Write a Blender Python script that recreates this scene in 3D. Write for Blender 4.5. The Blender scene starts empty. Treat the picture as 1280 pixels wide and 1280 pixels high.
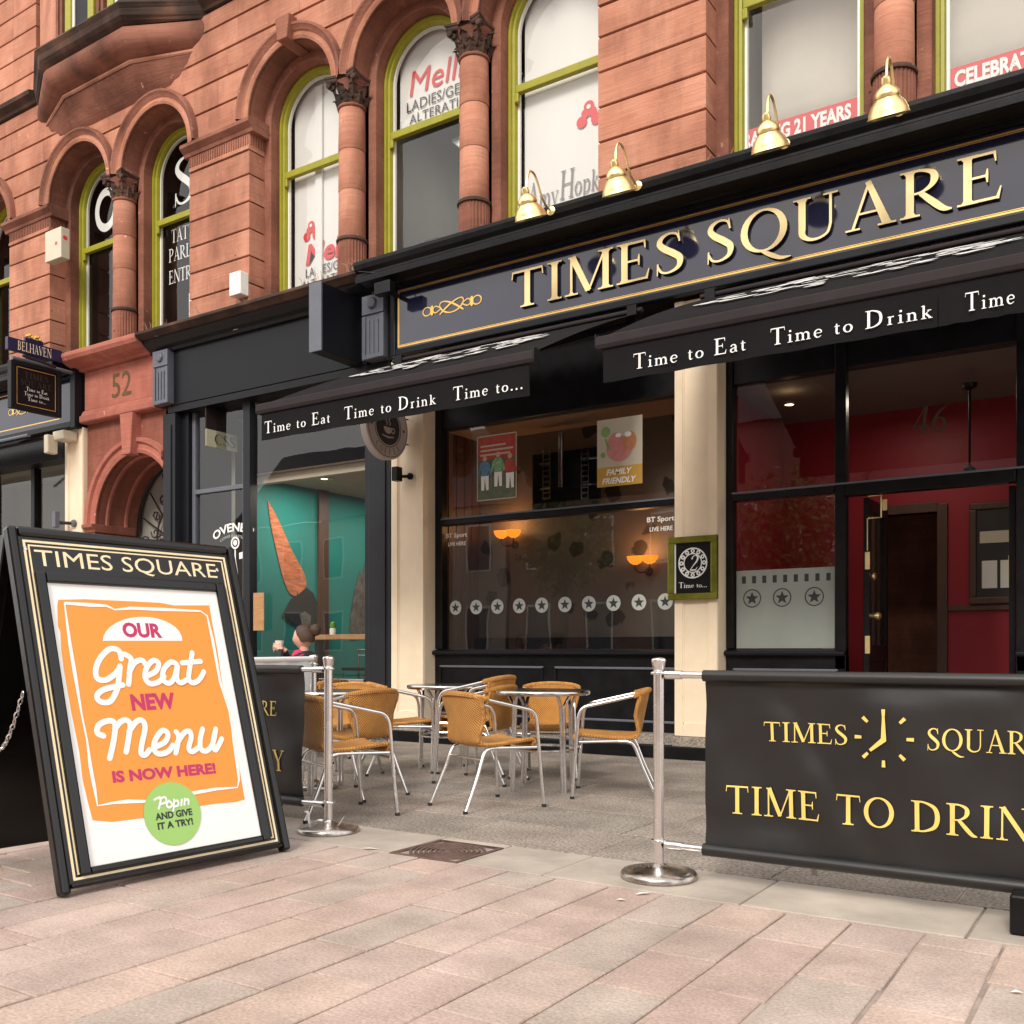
import bpy, bmesh, math, random
from mathutils import Vector, Matrix

# ---------------------------------------------------------------- camera, world, sun
SC = bpy.context.scene
COL = SC.collection
random.seed(7)
FPX, TH, CX, HY, EYE = 1221.0, math.radians(33.2), 640.0, 813.0, 1.05
cd = bpy.data.cameras.new('camera'); cam = bpy.data.objects.new('camera', cd); COL.objects.link(cam)
cam.location = (0, 0, EYE); cam.rotation_euler = (math.radians(90), 0, TH)
cd.sensor_width = 36; cd.lens = 36 * FPX / 1280; cd.shift_y = (HY - 640) / 1280
cd.clip_start = 0.05; cd.clip_end = 400
SC.camera = cam
SUN_EL, SUN_AZ = 38.0, 12.0          # azimuth measured from straight in front of the facade, negative = from the left
W = bpy.data.worlds.new('World'); SC.world = W; W.use_nodes = True
nt = W.node_tree; nt.nodes.clear()
o_ = nt.nodes.new('ShaderNodeOutputWorld')
sky = nt.nodes.new('ShaderNodeTexSky'); sky.sky_type = 'NISHITA'; sky.sun_disc = False
sky.sun_elevation = math.radians(SUN_EL); sky.sun_rotation = math.radians(180 + SUN_AZ)
sky.air_density = 1.0; sky.dust_density = 4.0
b1 = nt.nodes.new('ShaderNodeBackground'); b1.inputs[1].default_value = 0.06
b2 = nt.nodes.new('ShaderNodeBackground'); b2.inputs[1].default_value = .98
tc = nt.nodes.new('ShaderNodeTexCoord'); nz = nt.nodes.new('ShaderNodeTexNoise'); nz.inputs['Scale'].default_value = 2.2; nz.inputs['Detail'].default_value = 6
cr = nt.nodes.new('ShaderNodeValToRGB')
cr.color_ramp.elements[0].color = (0.66, 0.655, 0.66, 1); cr.color_ramp.elements[1].color = (1.0, 0.965, 0.92, 1)
cr.color_ramp.elements[0].position = .3; cr.color_ramp.elements[1].position = .7
mx = nt.nodes.new('ShaderNodeMixShader'); mx.inputs[0].default_value = 0.8
L = nt.links.new
L(tc.outputs['Generated'], nz.inputs['Vector']); L(nz.outputs[0], cr.inputs[0]); L(cr.outputs[0], b2.inputs[0])
L(sky.outputs[0], b1.inputs[0]); L(b1.outputs[0], mx.inputs[1]); L(b2.outputs[0], mx.inputs[2]); L(mx.outputs[0], o_.inputs[0])
sl = bpy.data.lights.new('sun', 'SUN'); sl.energy = 1.15; sl.angle = math.radians(16); sl.color = (1.0, 0.94, 0.85)
sun = bpy.data.objects.new('sun', sl); COL.objects.link(sun)
e_, a_ = math.radians(SUN_EL), math.radians(SUN_AZ)
sd = Vector((-math.sin(a_) * math.cos(e_), math.cos(a_) * math.cos(e_), -math.sin(e_)))
sun.rotation_euler = sd.to_track_quat('-Z', 'Y').to_euler(); sun.location = (-8, -10, 20)
SC.view_settings.view_transform = 'Standard'; SC.view_settings.look = 'None'
SC.view_settings.exposure = 1.18; SC.view_settings.gamma = 1; SC.view_settings.use_curve_mapping = False
SC.render.engine = 'CYCLES'; SC.cycles.use_denoising = True; SC.cycles.max_bounces = 8; SC.cycles.transparent_max_bounces = 16
SC.cycles.sample_clamp_indirect = 6

# ---------------------------------------------------------------- survey helpers (a measured point of the photo -> metres on a known plane)
_s, _c = math.sin(TH), math.cos(TH)
def XR(px, Y):
    u = (px - CX) / FPX; return Y / (_c + u * _s) * (-_s + u * _c)
def ZR(px, py, Y):
    u = (px - CX) / FPX; return EYE + (HY - py) * Y / (_c + u * _s) / FPX
def ONX(px, py, X0):
    u = (px - CX) / FPX; Y = X0 * (_c + u * _s) / (-_s + u * _c); return Y, EYE + (HY - py) * (Y / (_c + u * _s)) / FPX
def GR(px, py):
    Z = EYE * FPX / (py - HY); u = (px - CX) / FPX; return Z * (-_s + u * _c), Z * (_c + u * _s)

# ---------------------------------------------------------------- materials
MAT = {}
def newmat(name):
    m = bpy.data.materials.new(name); m.use_nodes = True; MAT[name] = m
    return m, m.node_tree, m.node_tree.nodes['Principled BSDF']
def rgb(c): return (c[0], c[1], c[2], 1)
def mat(name, col, rough=.6, metal=0, var=.12, scale=6, bump=0, bscale=60, rnd=0, spec=None, coat=0, emit=None, es=0, stretch=None):
    m, t, b = newmat(name)
    N = t.nodes.new; K = t.links.new
    b.inputs['Roughness'].default_value = rough; b.inputs['Metallic'].default_value = metal
    if spec is not None: b.inputs['Specular IOR Level'].default_value = spec
    if coat: b.inputs['Coat Weight'].default_value = coat; b.inputs['Coat Roughness'].default_value = .06
    if emit: b.inputs['Emission Color'].default_value = rgb(emit); b.inputs['Emission Strength'].default_value = es
    co = N('ShaderNodeTexCoord').outputs['Object']
    if stretch:
        mp = N('ShaderNodeMapping'); mp.inputs['Scale'].default_value = stretch; K(co, mp.inputs[0]); co = mp.outputs[0]
    if var or rnd:
        n = N('ShaderNodeTexNoise'); n.inputs['Scale'].default_value = scale; n.inputs['Detail'].default_value = 5; n.inputs['Roughness'].default_value = .65
        K(co, n.inputs['Vector'])
        h = N('ShaderNodeHueSaturation'); h.inputs['Color'].default_value = rgb(col)
        mr = N('ShaderNodeMapRange'); mr.inputs[1].default_value = .25; mr.inputs[2].default_value = .75
        mr.inputs[3].default_value = 1 - var; mr.inputs[4].default_value = 1 + var
        K(n.outputs[0], mr.inputs[0])
        if rnd:
            oi = N('ShaderNodeObjectInfo'); m2 = N('ShaderNodeMapRange'); m2.inputs[3].default_value = 1 - rnd; m2.inputs[4].default_value = 1 + rnd
            K(oi.outputs['Random'], m2.inputs[0]); mu = N('ShaderNodeMath'); mu.operation = 'MULTIPLY'
            K(mr.outputs[0], mu.inputs[0]); K(m2.outputs[0], mu.inputs[1]); K(mu.outputs[0], h.inputs['Value'])
        else: K(mr.outputs[0], h.inputs['Value'])
        K(h.outputs[0], b.inputs['Base Color'])
        r2 = N('ShaderNodeMapRange'); r2.inputs[3].default_value = max(0, rough - .08); r2.inputs[4].default_value = min(1, rough + .08)
        K(n.outputs[0], r2.inputs[0]); K(r2.outputs[0], b.inputs['Roughness'])
    else: b.inputs['Base Color'].default_value = rgb(col)
    if bump:
        n = N('ShaderNodeTexNoise'); n.inputs['Scale'].default_value = bscale; n.inputs['Detail'].default_value = 4
        K(co, n.inputs['Vector'])
        bp = N('ShaderNodeBump'); bp.inputs['Strength'].default_value = bump; bp.inputs['Distance'].default_value = .01
        K(n.outputs[0], bp.inputs['Height']); K(bp.outputs[0], b.inputs['Normal'])
    return m

def stone_mat(name, c1, c2, c3, rnd=.10, bump=.35):
    """sandstone: bedded grain, cloudy patches, pale chips and dark pits"""
    m, t, b = newmat(name); N = t.nodes.new; K = t.links.new
    b.inputs['Roughness'].default_value = .88; b.inputs['Specular IOR Level'].default_value = .25
    co = N('ShaderNodeTexCoord').outputs['Object']
    oi = N('ShaderNodeObjectInfo')
    off = N('ShaderNodeVectorMath'); off.operation = 'SCALE'; off.inputs['Scale'].default_value = 23
    cx = N('ShaderNodeCombineXYZ'); K(oi.outputs['Random'], cx.inputs[0]); K(oi.outputs['Random'], cx.inputs[2]); K(cx.outputs[0], off.inputs[0])
    ad = N('ShaderNodeVectorMath'); ad.operation = 'ADD'; K(co, ad.inputs[0]); K(off.outputs[0], ad.inputs[1])
    n1 = N('ShaderNodeTexNoise'); n1.inputs['Scale'].default_value = 1.7; n1.inputs['Detail'].default_value = 6; K(ad.outputs[0], n1.inputs['Vector'])
    mp = N('ShaderNodeMapping'); mp.inputs['Scale'].default_value = (1.2, 1.2, 22); K(ad.outputs[0], mp.inputs[0])
    n2 = N('ShaderNodeTexNoise'); n2.inputs['Scale'].default_value = 2.0; n2.inputs['Detail'].default_value = 5; K(mp.outputs[0], n2.inputs['Vector'])
    cr = N('ShaderNodeValToRGB'); e = cr.color_ramp.elements
    e[0].position = .3; e[0].color = rgb(c1); e[1].position = .72; e[1].color = rgb(c3); q = e.new(.5); q.color = rgb(c2)
    K(n1.outputs[0], cr.inputs[0])
    h = N('ShaderNodeHueSaturation'); K(cr.outputs[0], h.inputs['Color'])
    v1 = N('ShaderNodeMapRange'); v1.inputs[1].default_value = .3; v1.inputs[2].default_value = .7; v1.inputs[3].default_value = .88; v1.inputs[4].default_value = 1.1
    K(n2.outputs[0], v1.inputs[0])
    v2 = N('ShaderNodeMapRange'); v2.inputs[3].default_value = 1 - rnd; v2.inputs[4].default_value = 1 + rnd; K(oi.outputs['Random'], v2.inputs[0])
    mu = N('ShaderNodeMath'); mu.operation = 'MULTIPLY'; K(v1.outputs[0], mu.inputs[0]); K(v2.outputs[0], mu.inputs[1]); K(mu.outputs[0], h.inputs['Value'])
    # pale chips
    n3 = N('ShaderNodeTexNoise'); n3.inputs['Scale'].default_value = 9; n3.inputs['Detail'].default_value = 2; K(ad.outputs[0], n3.inputs['Vector'])
    r3 = N('ShaderNodeValToRGB'); r3.color_ramp.elements[0].position = .71; r3.color_ramp.elements[1].position = .76; K(n3.outputs[0], r3.inputs[0])
    mm = N('ShaderNodeMixRGB'); mm.inputs[2].default_value = rgb([x * 1.5 + .08 for x in c2]); K(r3.outputs[0], mm.inputs[0]); K(h.outputs[0], mm.inputs[1])
    n4 = N('ShaderNodeTexVoronoi'); n4.inputs['Scale'].default_value = 2.6; K(ad.outputs[0], n4.inputs['Vector'])
    r4 = N('ShaderNodeValToRGB'); r4.color_ramp.elements[0].position = .02; r4.color_ramp.elements[0].color = (1, 1, 1, 1); r4.color_ramp.elements[1].position = .045; r4.color_ramp.elements[1].color = (0, 0, 0, 1)
    K(n4.outputs['Distance'], r4.inputs[0])
    m2 = N('ShaderNodeMixRGB'); m2.inputs[2].default_value = rgb([x * .35 for x in c1]); K(r4.outputs[0], m2.inputs[0]); K(mm.outputs[0], m2.inputs[1])
    gp = N('ShaderNodeNewGeometry'); mq = N('ShaderNodeMapping'); mq.inputs['Scale'].default_value = (.9, .9, .28); K(gp.outputs['Position'], mq.inputs[0])
    n6 = N('ShaderNodeTexNoise'); n6.inputs['Scale'].default_value = 1.5; n6.inputs['Detail'].default_value = 8; n6.inputs['Roughness'].default_value = .7; K(mq.outputs[0], n6.inputs['Vector'])
    r6 = N('ShaderNodeMapRange'); r6.inputs[1].default_value = .46; r6.inputs[2].default_value = .72; r6.inputs[3].default_value = 0; r6.inputs[4].default_value = .72; K(n6.outputs[0], r6.inputs[0])
    m6 = N('ShaderNodeMixRGB'); m6.inputs[2].default_value = rgb([x * .42 for x in c1]); K(r6.outputs[0], m6.inputs[0]); K(m2.outputs[0], m6.inputs[1])
    K(m6.outputs[0], b.inputs['Base Color'])
    n5 = N('ShaderNodeTexNoise'); n5.inputs['Scale'].default_value = 45; n5.inputs['Detail'].default_value = 6; K(co, n5.inputs['Vector'])
    bp = N('ShaderNodeBump'); bp.inputs['Strength'].default_value = bump; bp.inputs['Distance'].default_value = .012
    a2 = N('ShaderNodeMath'); K(n5.outputs[0], a2.inputs[0]); K(n2.outputs[0], a2.inputs[1]); K(a2.outputs[0], bp.inputs['Height']); K(bp.outputs[0], b.inputs['Normal'])
    return m

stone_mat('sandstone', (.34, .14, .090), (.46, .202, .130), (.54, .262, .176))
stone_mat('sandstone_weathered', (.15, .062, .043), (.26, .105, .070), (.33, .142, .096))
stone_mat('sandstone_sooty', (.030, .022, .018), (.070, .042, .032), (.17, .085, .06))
stone_mat('painted_stone', (.38, .125, .088), (.43, .15, .108), (.47, .18, .135), rnd=.03, bump=.15)
stone_mat('brown_painted_stone', (.23, .078, .052), (.27, .095, .064), (.30, .115, .078), rnd=.03, bump=.15)
mat('black_paint', (.0055, .0055, .0065), .38, var=.6, scale=7, bump=.14, bscale=16, spec=.22)
mat('sign_gloss', (.014, .015, .036), .06, var=.15, scale=2, spec=.75)
mat('slate_paint', (.013, .0145, .019), .5, spec=.3, var=.25, scale=3, bump=.05, bscale=14)
mat('dark_grey_paint', (.005, .0055, .0085), .45, spec=.25, var=.2, scale=3, bump=.05, bscale=14)
mat('grey_blue_paint', (.11, .118, .145), .5, var=.1, scale=8, bump=.1)
mat('cream_paint', (.80, .66, .48), .5, var=.09, scale=2.2, bump=.12, bscale=12)
mat('gold', (.85, .52, .13), .32, .55, var=.08, scale=9)
mat('letter_gold', (.95, .73, .36), .45, .05, var=.05, scale=6)
mat('letter_side', (.006, .005, .006), .4, var=0)
mat('brass', (.95, .76, .38), .36, 1, var=.12, scale=9)
mat('dull_brass', (.22, .22, .035), .32, .8, var=.35, scale=7)
mat('aluminium', (.80, .79, .78), .25, 1, var=.08, scale=20)
mat('steel', (.62, .60, .58), .18, 1, var=.15, scale=12)
mat('steel_base', (.50, .46, .42), .28, 1, var=.45, scale=14, bump=.1, bscale=30)
mat('green_paint', (.31, .295, .016), .5, var=.14, scale=7, bump=.2, bscale=30)
mat('white_paint', (.78, .77, .74), .5, var=.05, scale=6)
mat('white_board', (.80, .78, .76), .6, var=.05, scale=1.2, stretch=(1.5, 1, .25))
mat('white_plastic', (.80, .78, .74), .45, var=.05)
mat('red_print', (.70, .045, .05), .5, var=.05); mat('red_banner', (.66, .05, .06), .6, var=.06)
mat('black_print', (.03, .03, .035), .6, var=0); mat('white_print', (.82, .82, .80), .5, var=0)
mat('grey_print', (.22, .20, .20), .6, var=0)
mat('frosted_print', (.46, .48, .44), .6, var=.06, scale=2); mat('yellow_print', (.80, .60, .16), .5, var=.06)
mat('frosted_film', (.30, .33, .30), .35, var=.08, scale=2)
mat('awning_fabric', (.009, .008, .009), .9, spec=.15, var=.25, scale=3, bump=.2, bscale=90)
mat('awning_trim', (.030, .024, .025), .85, spec=.2, var=.2, scale=3)
mat('banner_cloth', (.012, .011, .011), .42, spec=.55, var=.3, scale=2.4, bump=.15, bscale=7)
mat('white_banner_cloth', (.85, .85, .84), .6, var=.06)
mat('table_top', (.055, .055, .06), .16, .3, var=.25, scale=6)
mat('dark_wood', (.075, .034, .020), .45, var=.3, scale=3, stretch=(6, 6, .6), bump=.1)
mat('bar_wood', (.42, .22, .09), .5, var=.25, scale=4, stretch=(1, 6, 8))
mat('red_wall', (.27, .004, .014), .55, var=.1, scale=2); mat('brown_ceiling', (.22, .17, .14), .8, var=.08, scale=2)
mat('teal_wall', (.006, .23, .21), .6, var=.12, scale=1.5); mat('cafe_ceiling', (.50, .43, .33), .8, var=.06)
mat('room_dark', (.035, .032, .030), .8, var=.2); mat('room_beige', (.80, .75, .68), .9, var=.1, scale=1)
mat('room_grey', (.30, .29, .25), .9, var=.1, scale=1)
mat('iron', (.045, .028, .024), .55, .6, var=.3, scale=20, bump=.3, bscale=90)
mat('manhole_iron', (.15, .095, .08), .6, .3, var=.35, scale=16, bump=.4, bscale=70)
mat('rubber_and_black', (.02, .02, .02), .7, var=0)
mat('carrot', (.60, .19, .085), .6, var=.6, scale=5, stretch=(1, 1, 5)); mat('leaf_black', (.012, .018, .018), .7, var=.3)
mat('fish_grey', (.12, .12, .11), .6, var=.7, scale=9); mat('sign_cream', (.50, .46, .32), .6, var=.06)
mat('poster_orange', (.80, .30, .045), .5, var=.02); mat('poster_white', (.86, .85, .83), .45, var=.01)
mat('poster_pink', (.50, .025, .12), .5, var=0); mat('poster_green', (.32, .56, .15), .5, var=.02); mat('poster_cream', (.95, .86, .68), .5, var=.02)
mat('board_black', (.0045, .004, .004), .24, spec=.5, var=.3, scale=12, bump=.08, bscale=30)
mat('board_line', (.88, .72, .45), .45, var=.08)
mat('lamp_glow', (.7, .3, .05), .5, var=0, emit=(1.0, .22, .012), es=.75)
mat('downlight', (.9, .8, .6), .5, var=0, emit=(1.0, .78, .45), es=4)
mat('tube_light', (.9, .9, .9), .5, var=0, emit=(1.0, .98, .95), es=5)
mat('skin', (.62, .36, .26), .55, var=.06); mat('hair', (.055, .027, .013), .6, var=.4, scale=60, bump=.6, bscale=120)
mat('pink_cloth', (.62, .02, .10), .8, var=.1); mat('black_cloth', (.02, .02, .025), .85, var=.1); mat('white_cloth', (.75, .73, .72), .8, var=.05)
mat('pottery', (.72, .68, .60), .4, var=.03); mat('bottle_green', (.12, .30, .03), .2, var=.1)
mat('poster_field', (.10, .13, .07), .5, var=.5, scale=9); mat('team_blue', (.10, .22, .36), .5, var=.4, scale=20); mat('team_green', (.20, .42, .22), .5, var=.6, scale=30)
mat('poster_red', (.42, .05, .03), .5, var=.4, scale=16); mat('poster_beige', (.52, .46, .36), .5, var=.05); mat('poster_ochre', (.52, .30, .05), .5, var=.05)
mat('faded_pink', (.55, .22, .20), .5, var=.2, scale=12); mat('faded_orange', (.50, .20, .09), .5, var=.2, scale=12); mat('faded_green', (.20, .36, .12), .5, var=.3)
mat('bronze_paint', (.055, .038, .022), .5, .3, var=.2); mat('number_brown', (.13, .075, .03), .6, .1, var=.3, scale=12); mat('navy', (.012, .014, .055), .3, var=.1)
mat('paper', (.74, .72, .66), .7, var=.04); mat('dry_grass', (.40, .30, .18), .9, var=.3)
mat('coffee_face', (.50, .44, .42), .4, var=.06, scale=3); mat('cream_plastic', (.58, .52, .40), .5, var=.05)
mat('far_brick', (.26, .15, .12), .9, var=.15); mat('far_slate', (.12, .11, .12), .8, var=.2, scale=3); mat('far_render', (.48, .41, .35), .9, var=.1)
mat('leaves', (.13, .19, .05), .7, var=.4, scale=2); mat('bark', (.12, .09, .06), .9, var=.2)
mat('worn_white', (.66, .64, .62), .9, var=.4, scale=14)
mat('grime', (.05, .04, .036), .9, var=.2)

def glass_mat(name, tint, ior=1.5, boost=1.0):
    m = bpy.data.materials.new(name); m.use_nodes = True; MAT[name] = m; t = m.node_tree; t.nodes.clear(); N = t.nodes.new; K = t.links.new
    o = N('ShaderNodeOutputMaterial'); mx = N('ShaderNodeMixShader'); tr = N('ShaderNodeBsdfTransparent'); tr.inputs[0].default_value = rgb(tint)
    gl = N('ShaderNodeBsdfGlossy'); gl.inputs['Roughness'].default_value = .0; lw = N('ShaderNodeLayerWeight'); lw.inputs[0].default_value = .5
    pw_ = N('ShaderNodeMath'); pw_.operation = 'POWER'; pw_.inputs[1].default_value = 5; K(lw.outputs['Facing'], pw_.inputs[0])
    mu = N('ShaderNodeMath'); mu.operation = 'MULTIPLY_ADD'; mu.inputs[1].default_value = .9; mu.inputs[2].default_value = .055*boost; mu.use_clamp = True
    nz = N('ShaderNodeTexNoise'); nz.inputs['Scale'].default_value = .9; bp = N('ShaderNodeBump'); bp.inputs['Strength'].default_value = .04; bp.inputs['Distance'].default_value = .05
    co = N('ShaderNodeTexCoord'); K(co.outputs['Object'], nz.inputs['Vector']); K(nz.outputs[0], bp.inputs['Height']); K(bp.outputs[0], gl.inputs['Normal'])
    K(pw_.outputs[0], mu.inputs[0]); K(mu.outputs[0], mx.inputs[0]); K(tr.outputs[0], mx.inputs[1]); K(gl.outputs[0], mx.inputs[2]); K(mx.outputs[0], o.inputs[0])
    return m
glass_mat('window_glass', (.92, .93, .92), 1.5, 1.3)
glass_mat('shop_glass', (.85, .87, .86), 1.5, 1.5)

def slab_mat(name, ramp, speck=.25, bump=.35, spk_scale=160):
    m, t, b = newmat(name); N = t.nodes.new; K = t.links.new
    b.inputs['Roughness'].default_value = .82; b.inputs['Specular IOR Level'].default_value = .3
    oi = N('ShaderNodeObjectInfo'); co = N('ShaderNodeTexCoord').outputs['Object']
    cr = N('ShaderNodeValToRGB'); cr.color_ramp.interpolation = 'CONSTANT'
    e = cr.color_ramp.elements
    for i, c in enumerate(ramp):
        if i < 2: e[i].position = i / len(ramp); e[i].color = rgb(c)
        else: q = e.new(i / len(ramp)); q.color = rgb(c)
    K(oi.outputs['Random'], cr.inputs[0])
    n1 = N('ShaderNodeTexNoise'); n1.inputs['Scale'].default_value = 3.2; n1.inputs['Detail'].default_value = 6; K(co, n1.inputs['Vector'])
    n2 = N('ShaderNodeTexNoise'); n2.inputs['Scale'].default_value = spk_scale; n2.inputs['Detail'].default_value = 2; K(co, n2.inputs['Vector'])
    v1 = N('ShaderNodeMapRange'); v1.inputs[1].default_value = .3; v1.inputs[2].default_value = .7; v1.inputs[3].default_value = .80; v1.inputs[4].default_value = 1.14; K(n1.outputs[0], v1.inputs[0])
    v2 = N('ShaderNodeMapRange'); v2.inputs[1].default_value = .3; v2.inputs[2].default_value = .7; v2.inputs[3].default_value = 1 - speck; v2.inputs[4].default_value = 1 + speck; K(n2.outputs[0], v2.inputs[0])
    mu = N('ShaderNodeMath'); mu.operation = 'MULTIPLY'; K(v1.outputs[0], mu.inputs[0]); K(v2.outputs[0], mu.inputs[1])
    h = N('ShaderNodeHueSaturation'); K(cr.outputs[0], h.inputs['Color']); K(mu.outputs[0], h.inputs['Value'])
    # chewing gum and stains
    v = N('ShaderNodeTexVoronoi'); v.inputs['Scale'].default_value = 1.6; K(co, v.inputs['Vector'])
    r4 = N('ShaderNodeValToRGB'); r4.color_ramp.elements[0].position = .018; r4.color_ramp.elements[0].color = (.55, .55, .55, 1); r4.color_ramp.elements[1].position = .035; r4.color_ramp.elements[1].color = (0, 0, 0, 1)
    K(v.outputs['Distance'], r4.inputs[0])
    m2 = N('ShaderNodeMixRGB'); m2.inputs[2].default_value = (.10, .08, .075, 1); K(r4.outputs[0], m2.inputs[0]); K(h.outputs[0], m2.inputs[1]); gp = N('ShaderNodeNewGeometry'); n6 = N('ShaderNodeTexNoise'); n6.inputs['Scale'].default_value = 1.1; n6.inputs['Detail'].default_value = 9; n6.inputs['Roughness'].default_value = .72; K(gp.outputs['Position'], n6.inputs['Vector'])
    r6 = N('ShaderNodeMapRange'); r6.inputs[1].default_value = .42; r6.inputs[2].default_value = .68; r6.inputs[3].default_value = 0; r6.inputs[4].default_value = .55; K(n6.outputs[0], r6.inputs[0])
    m6 = N('ShaderNodeMixRGB'); m6.blend_type = 'MULTIPLY'; m6.inputs[2].default_value = (.58, .55, .52, 1); K(r6.outputs[0], m6.inputs[0]); K(m2.outputs[0], m6.inputs[1])
    n7 = N('ShaderNodeTexNoise'); n7.inputs['Scale'].default_value = 7; n7.inputs['Detail'].default_value = 8; n7.inputs['Roughness'].default_value = .8; K(gp.outputs['Position'], n7.inputs['Vector'])
    r7 = N('ShaderNodeMapRange'); r7.inputs[1].default_value = .58; r7.inputs[2].default_value = .70; r7.inputs[3].default_value = 0; r7.inputs[4].default_value = .35; K(n7.outputs[0], r7.inputs[0])
    m7 = N('ShaderNodeMixRGB'); m7.inputs[2].default_value = (.52, .45, .39, 1); K(r7.outputs[0], m7.inputs[0]); K(m6.outputs[0], m7.inputs[1]); K(m7.outputs[0], b.inputs['Base Color'])
    n5 = N('ShaderNodeTexNoise'); n5.inputs['Scale'].default_value = 55; n5.inputs['Detail'].default_value = 7; K(co, n5.inputs['Vector'])
    bp = N('ShaderNodeBump'); bp.inputs['Strength'].default_value = bump; bp.inputs['Distance'].default_value = .008; K(n5.outputs[0], bp.inputs['Height']); K(bp.outputs[0], b.inputs['Normal'])
slab_mat('pink_slab', [tuple(c*k for c, k in zip(q, (1.0, 1.03, 1.035))) for q in ((.475, .36, .31), (.455, .345, .30), (.49, .365, .315), (.445, .355, .305), (.47, .34, .295), (.435, .35, .30), (.50, .375, .32), (.465, .345, .30), (.49, .36, .30), (.45, .335, .29))], .17, .6, 90)
slab_mat('pale_kerb', [(.44, .38, .32), (.47, .41, .345), (.42, .365, .31), (.45, .385, .33)], .07, .2)
slab_mat('granite_slab', [(.285, .245, .208), (.32, .27, .228), (.26, .225, .192), (.30, .255, .215)], .5, .7, 62)
mat('joint_sand', (.33, .265, .225), .95, var=.7, scale=2.2, bump=.4)
mat('far_paving', (.40, .31, .26), .9, var=.15, scale=2, bump=.3)

def wicker_mat():
    m, t, b = newmat('wicker'); N = t.nodes.new; K = t.links.new
    b.inputs['Roughness'].default_value = .45
    co = N('ShaderNodeTexCoord').outputs['UV']; sp = N('ShaderNodeSeparateXYZ'); K(co, sp.inputs[0])
    def sn(sock, k, ph=0):
        a = N('ShaderNodeMath'); a.operation = 'MULTIPLY'; a.inputs[1].default_value = k; K(sock, a.inputs[0])
        s = N('ShaderNodeMath'); s.operation = 'SINE'; K(a.outputs[0], s.inputs[0]); return s.outputs[0]
    p = N('ShaderNodeMath'); p.operation = 'MULTIPLY'; K(sn(sp.outputs[0], 330), p.inputs[0]); K(sn(sp.outputs[1], 300), p.inputs[1])
    n = N('ShaderNodeTexNoise'); n.inputs['Scale'].default_value = 14; K(N('ShaderNodeTexCoord').outputs['Object'], n.inputs['Vector'])
    a = N('ShaderNodeMath'); K(p.outputs[0], a.inputs[0]); K(n.outputs[0], a.inputs[1])
    cr = N('ShaderNodeValToRGB'); e = cr.color_ramp.elements; e[0].position = .0; e[0].color = (.36, .13, .024, 1); e[1].position = 1.0; e[1].color = (.82, .41, .10, 1)
    mr = N('ShaderNodeMapRange'); mr.inputs[1].default_value = -.5; mr.inputs[2].default_value = 1.5; K(a.outputs[0], mr.inputs[0]); K(mr.outputs[0], cr.inputs[0]); K(cr.outputs[0], b.inputs['Base Color'])
    bp = N('ShaderNodeBump'); bp.inputs['Strength'].default_value = .9; bp.inputs['Distance'].default_value = .006; K(p.outputs[0], bp.inputs['Height']); K(bp.outputs[0], b.inputs['Normal'])
wicker_mat()

def wallpaper_mat():
    m, t, b = newmat('wallpaper'); N = t.nodes.new; K = t.links.new; b.inputs['Roughness'].default_value = .7
    co = N('ShaderNodeTexCoord').outputs['Object']
    w = N('ShaderNodeTexNoise'); w.inputs['Scale'].default_value = 5; w.inputs['Detail'].default_value = 6; K(co, w.inputs['Vector'])
    sc_ = N('ShaderNodeVectorMath'); sc_.operation = 'SCALE'; sc_.inputs['Scale'].default_value = .22; K(w.outputs['Color'], sc_.inputs[0])
    ad = N('ShaderNodeVectorMath'); K(co, ad.inputs[0]); K(sc_.outputs[0], ad.inputs[1])
    v = N('ShaderNodeTexVoronoi'); v.inputs['Scale'].default_value = 2.7; K(ad.outputs[0], v.inputs['Vector'])
    r = N('ShaderNodeValToRGB'); e = r.color_ramp.elements; e[0].position = .24; e[0].color = (.018, .011, .008, 1); e[1].position = .29; e[1].color = (.125, .098, .078, 1); K(v.outputs['Distance'], r.inputs[0]); K(r.outputs[0], b.inputs['Base Color'])
wallpaper_mat()

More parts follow.
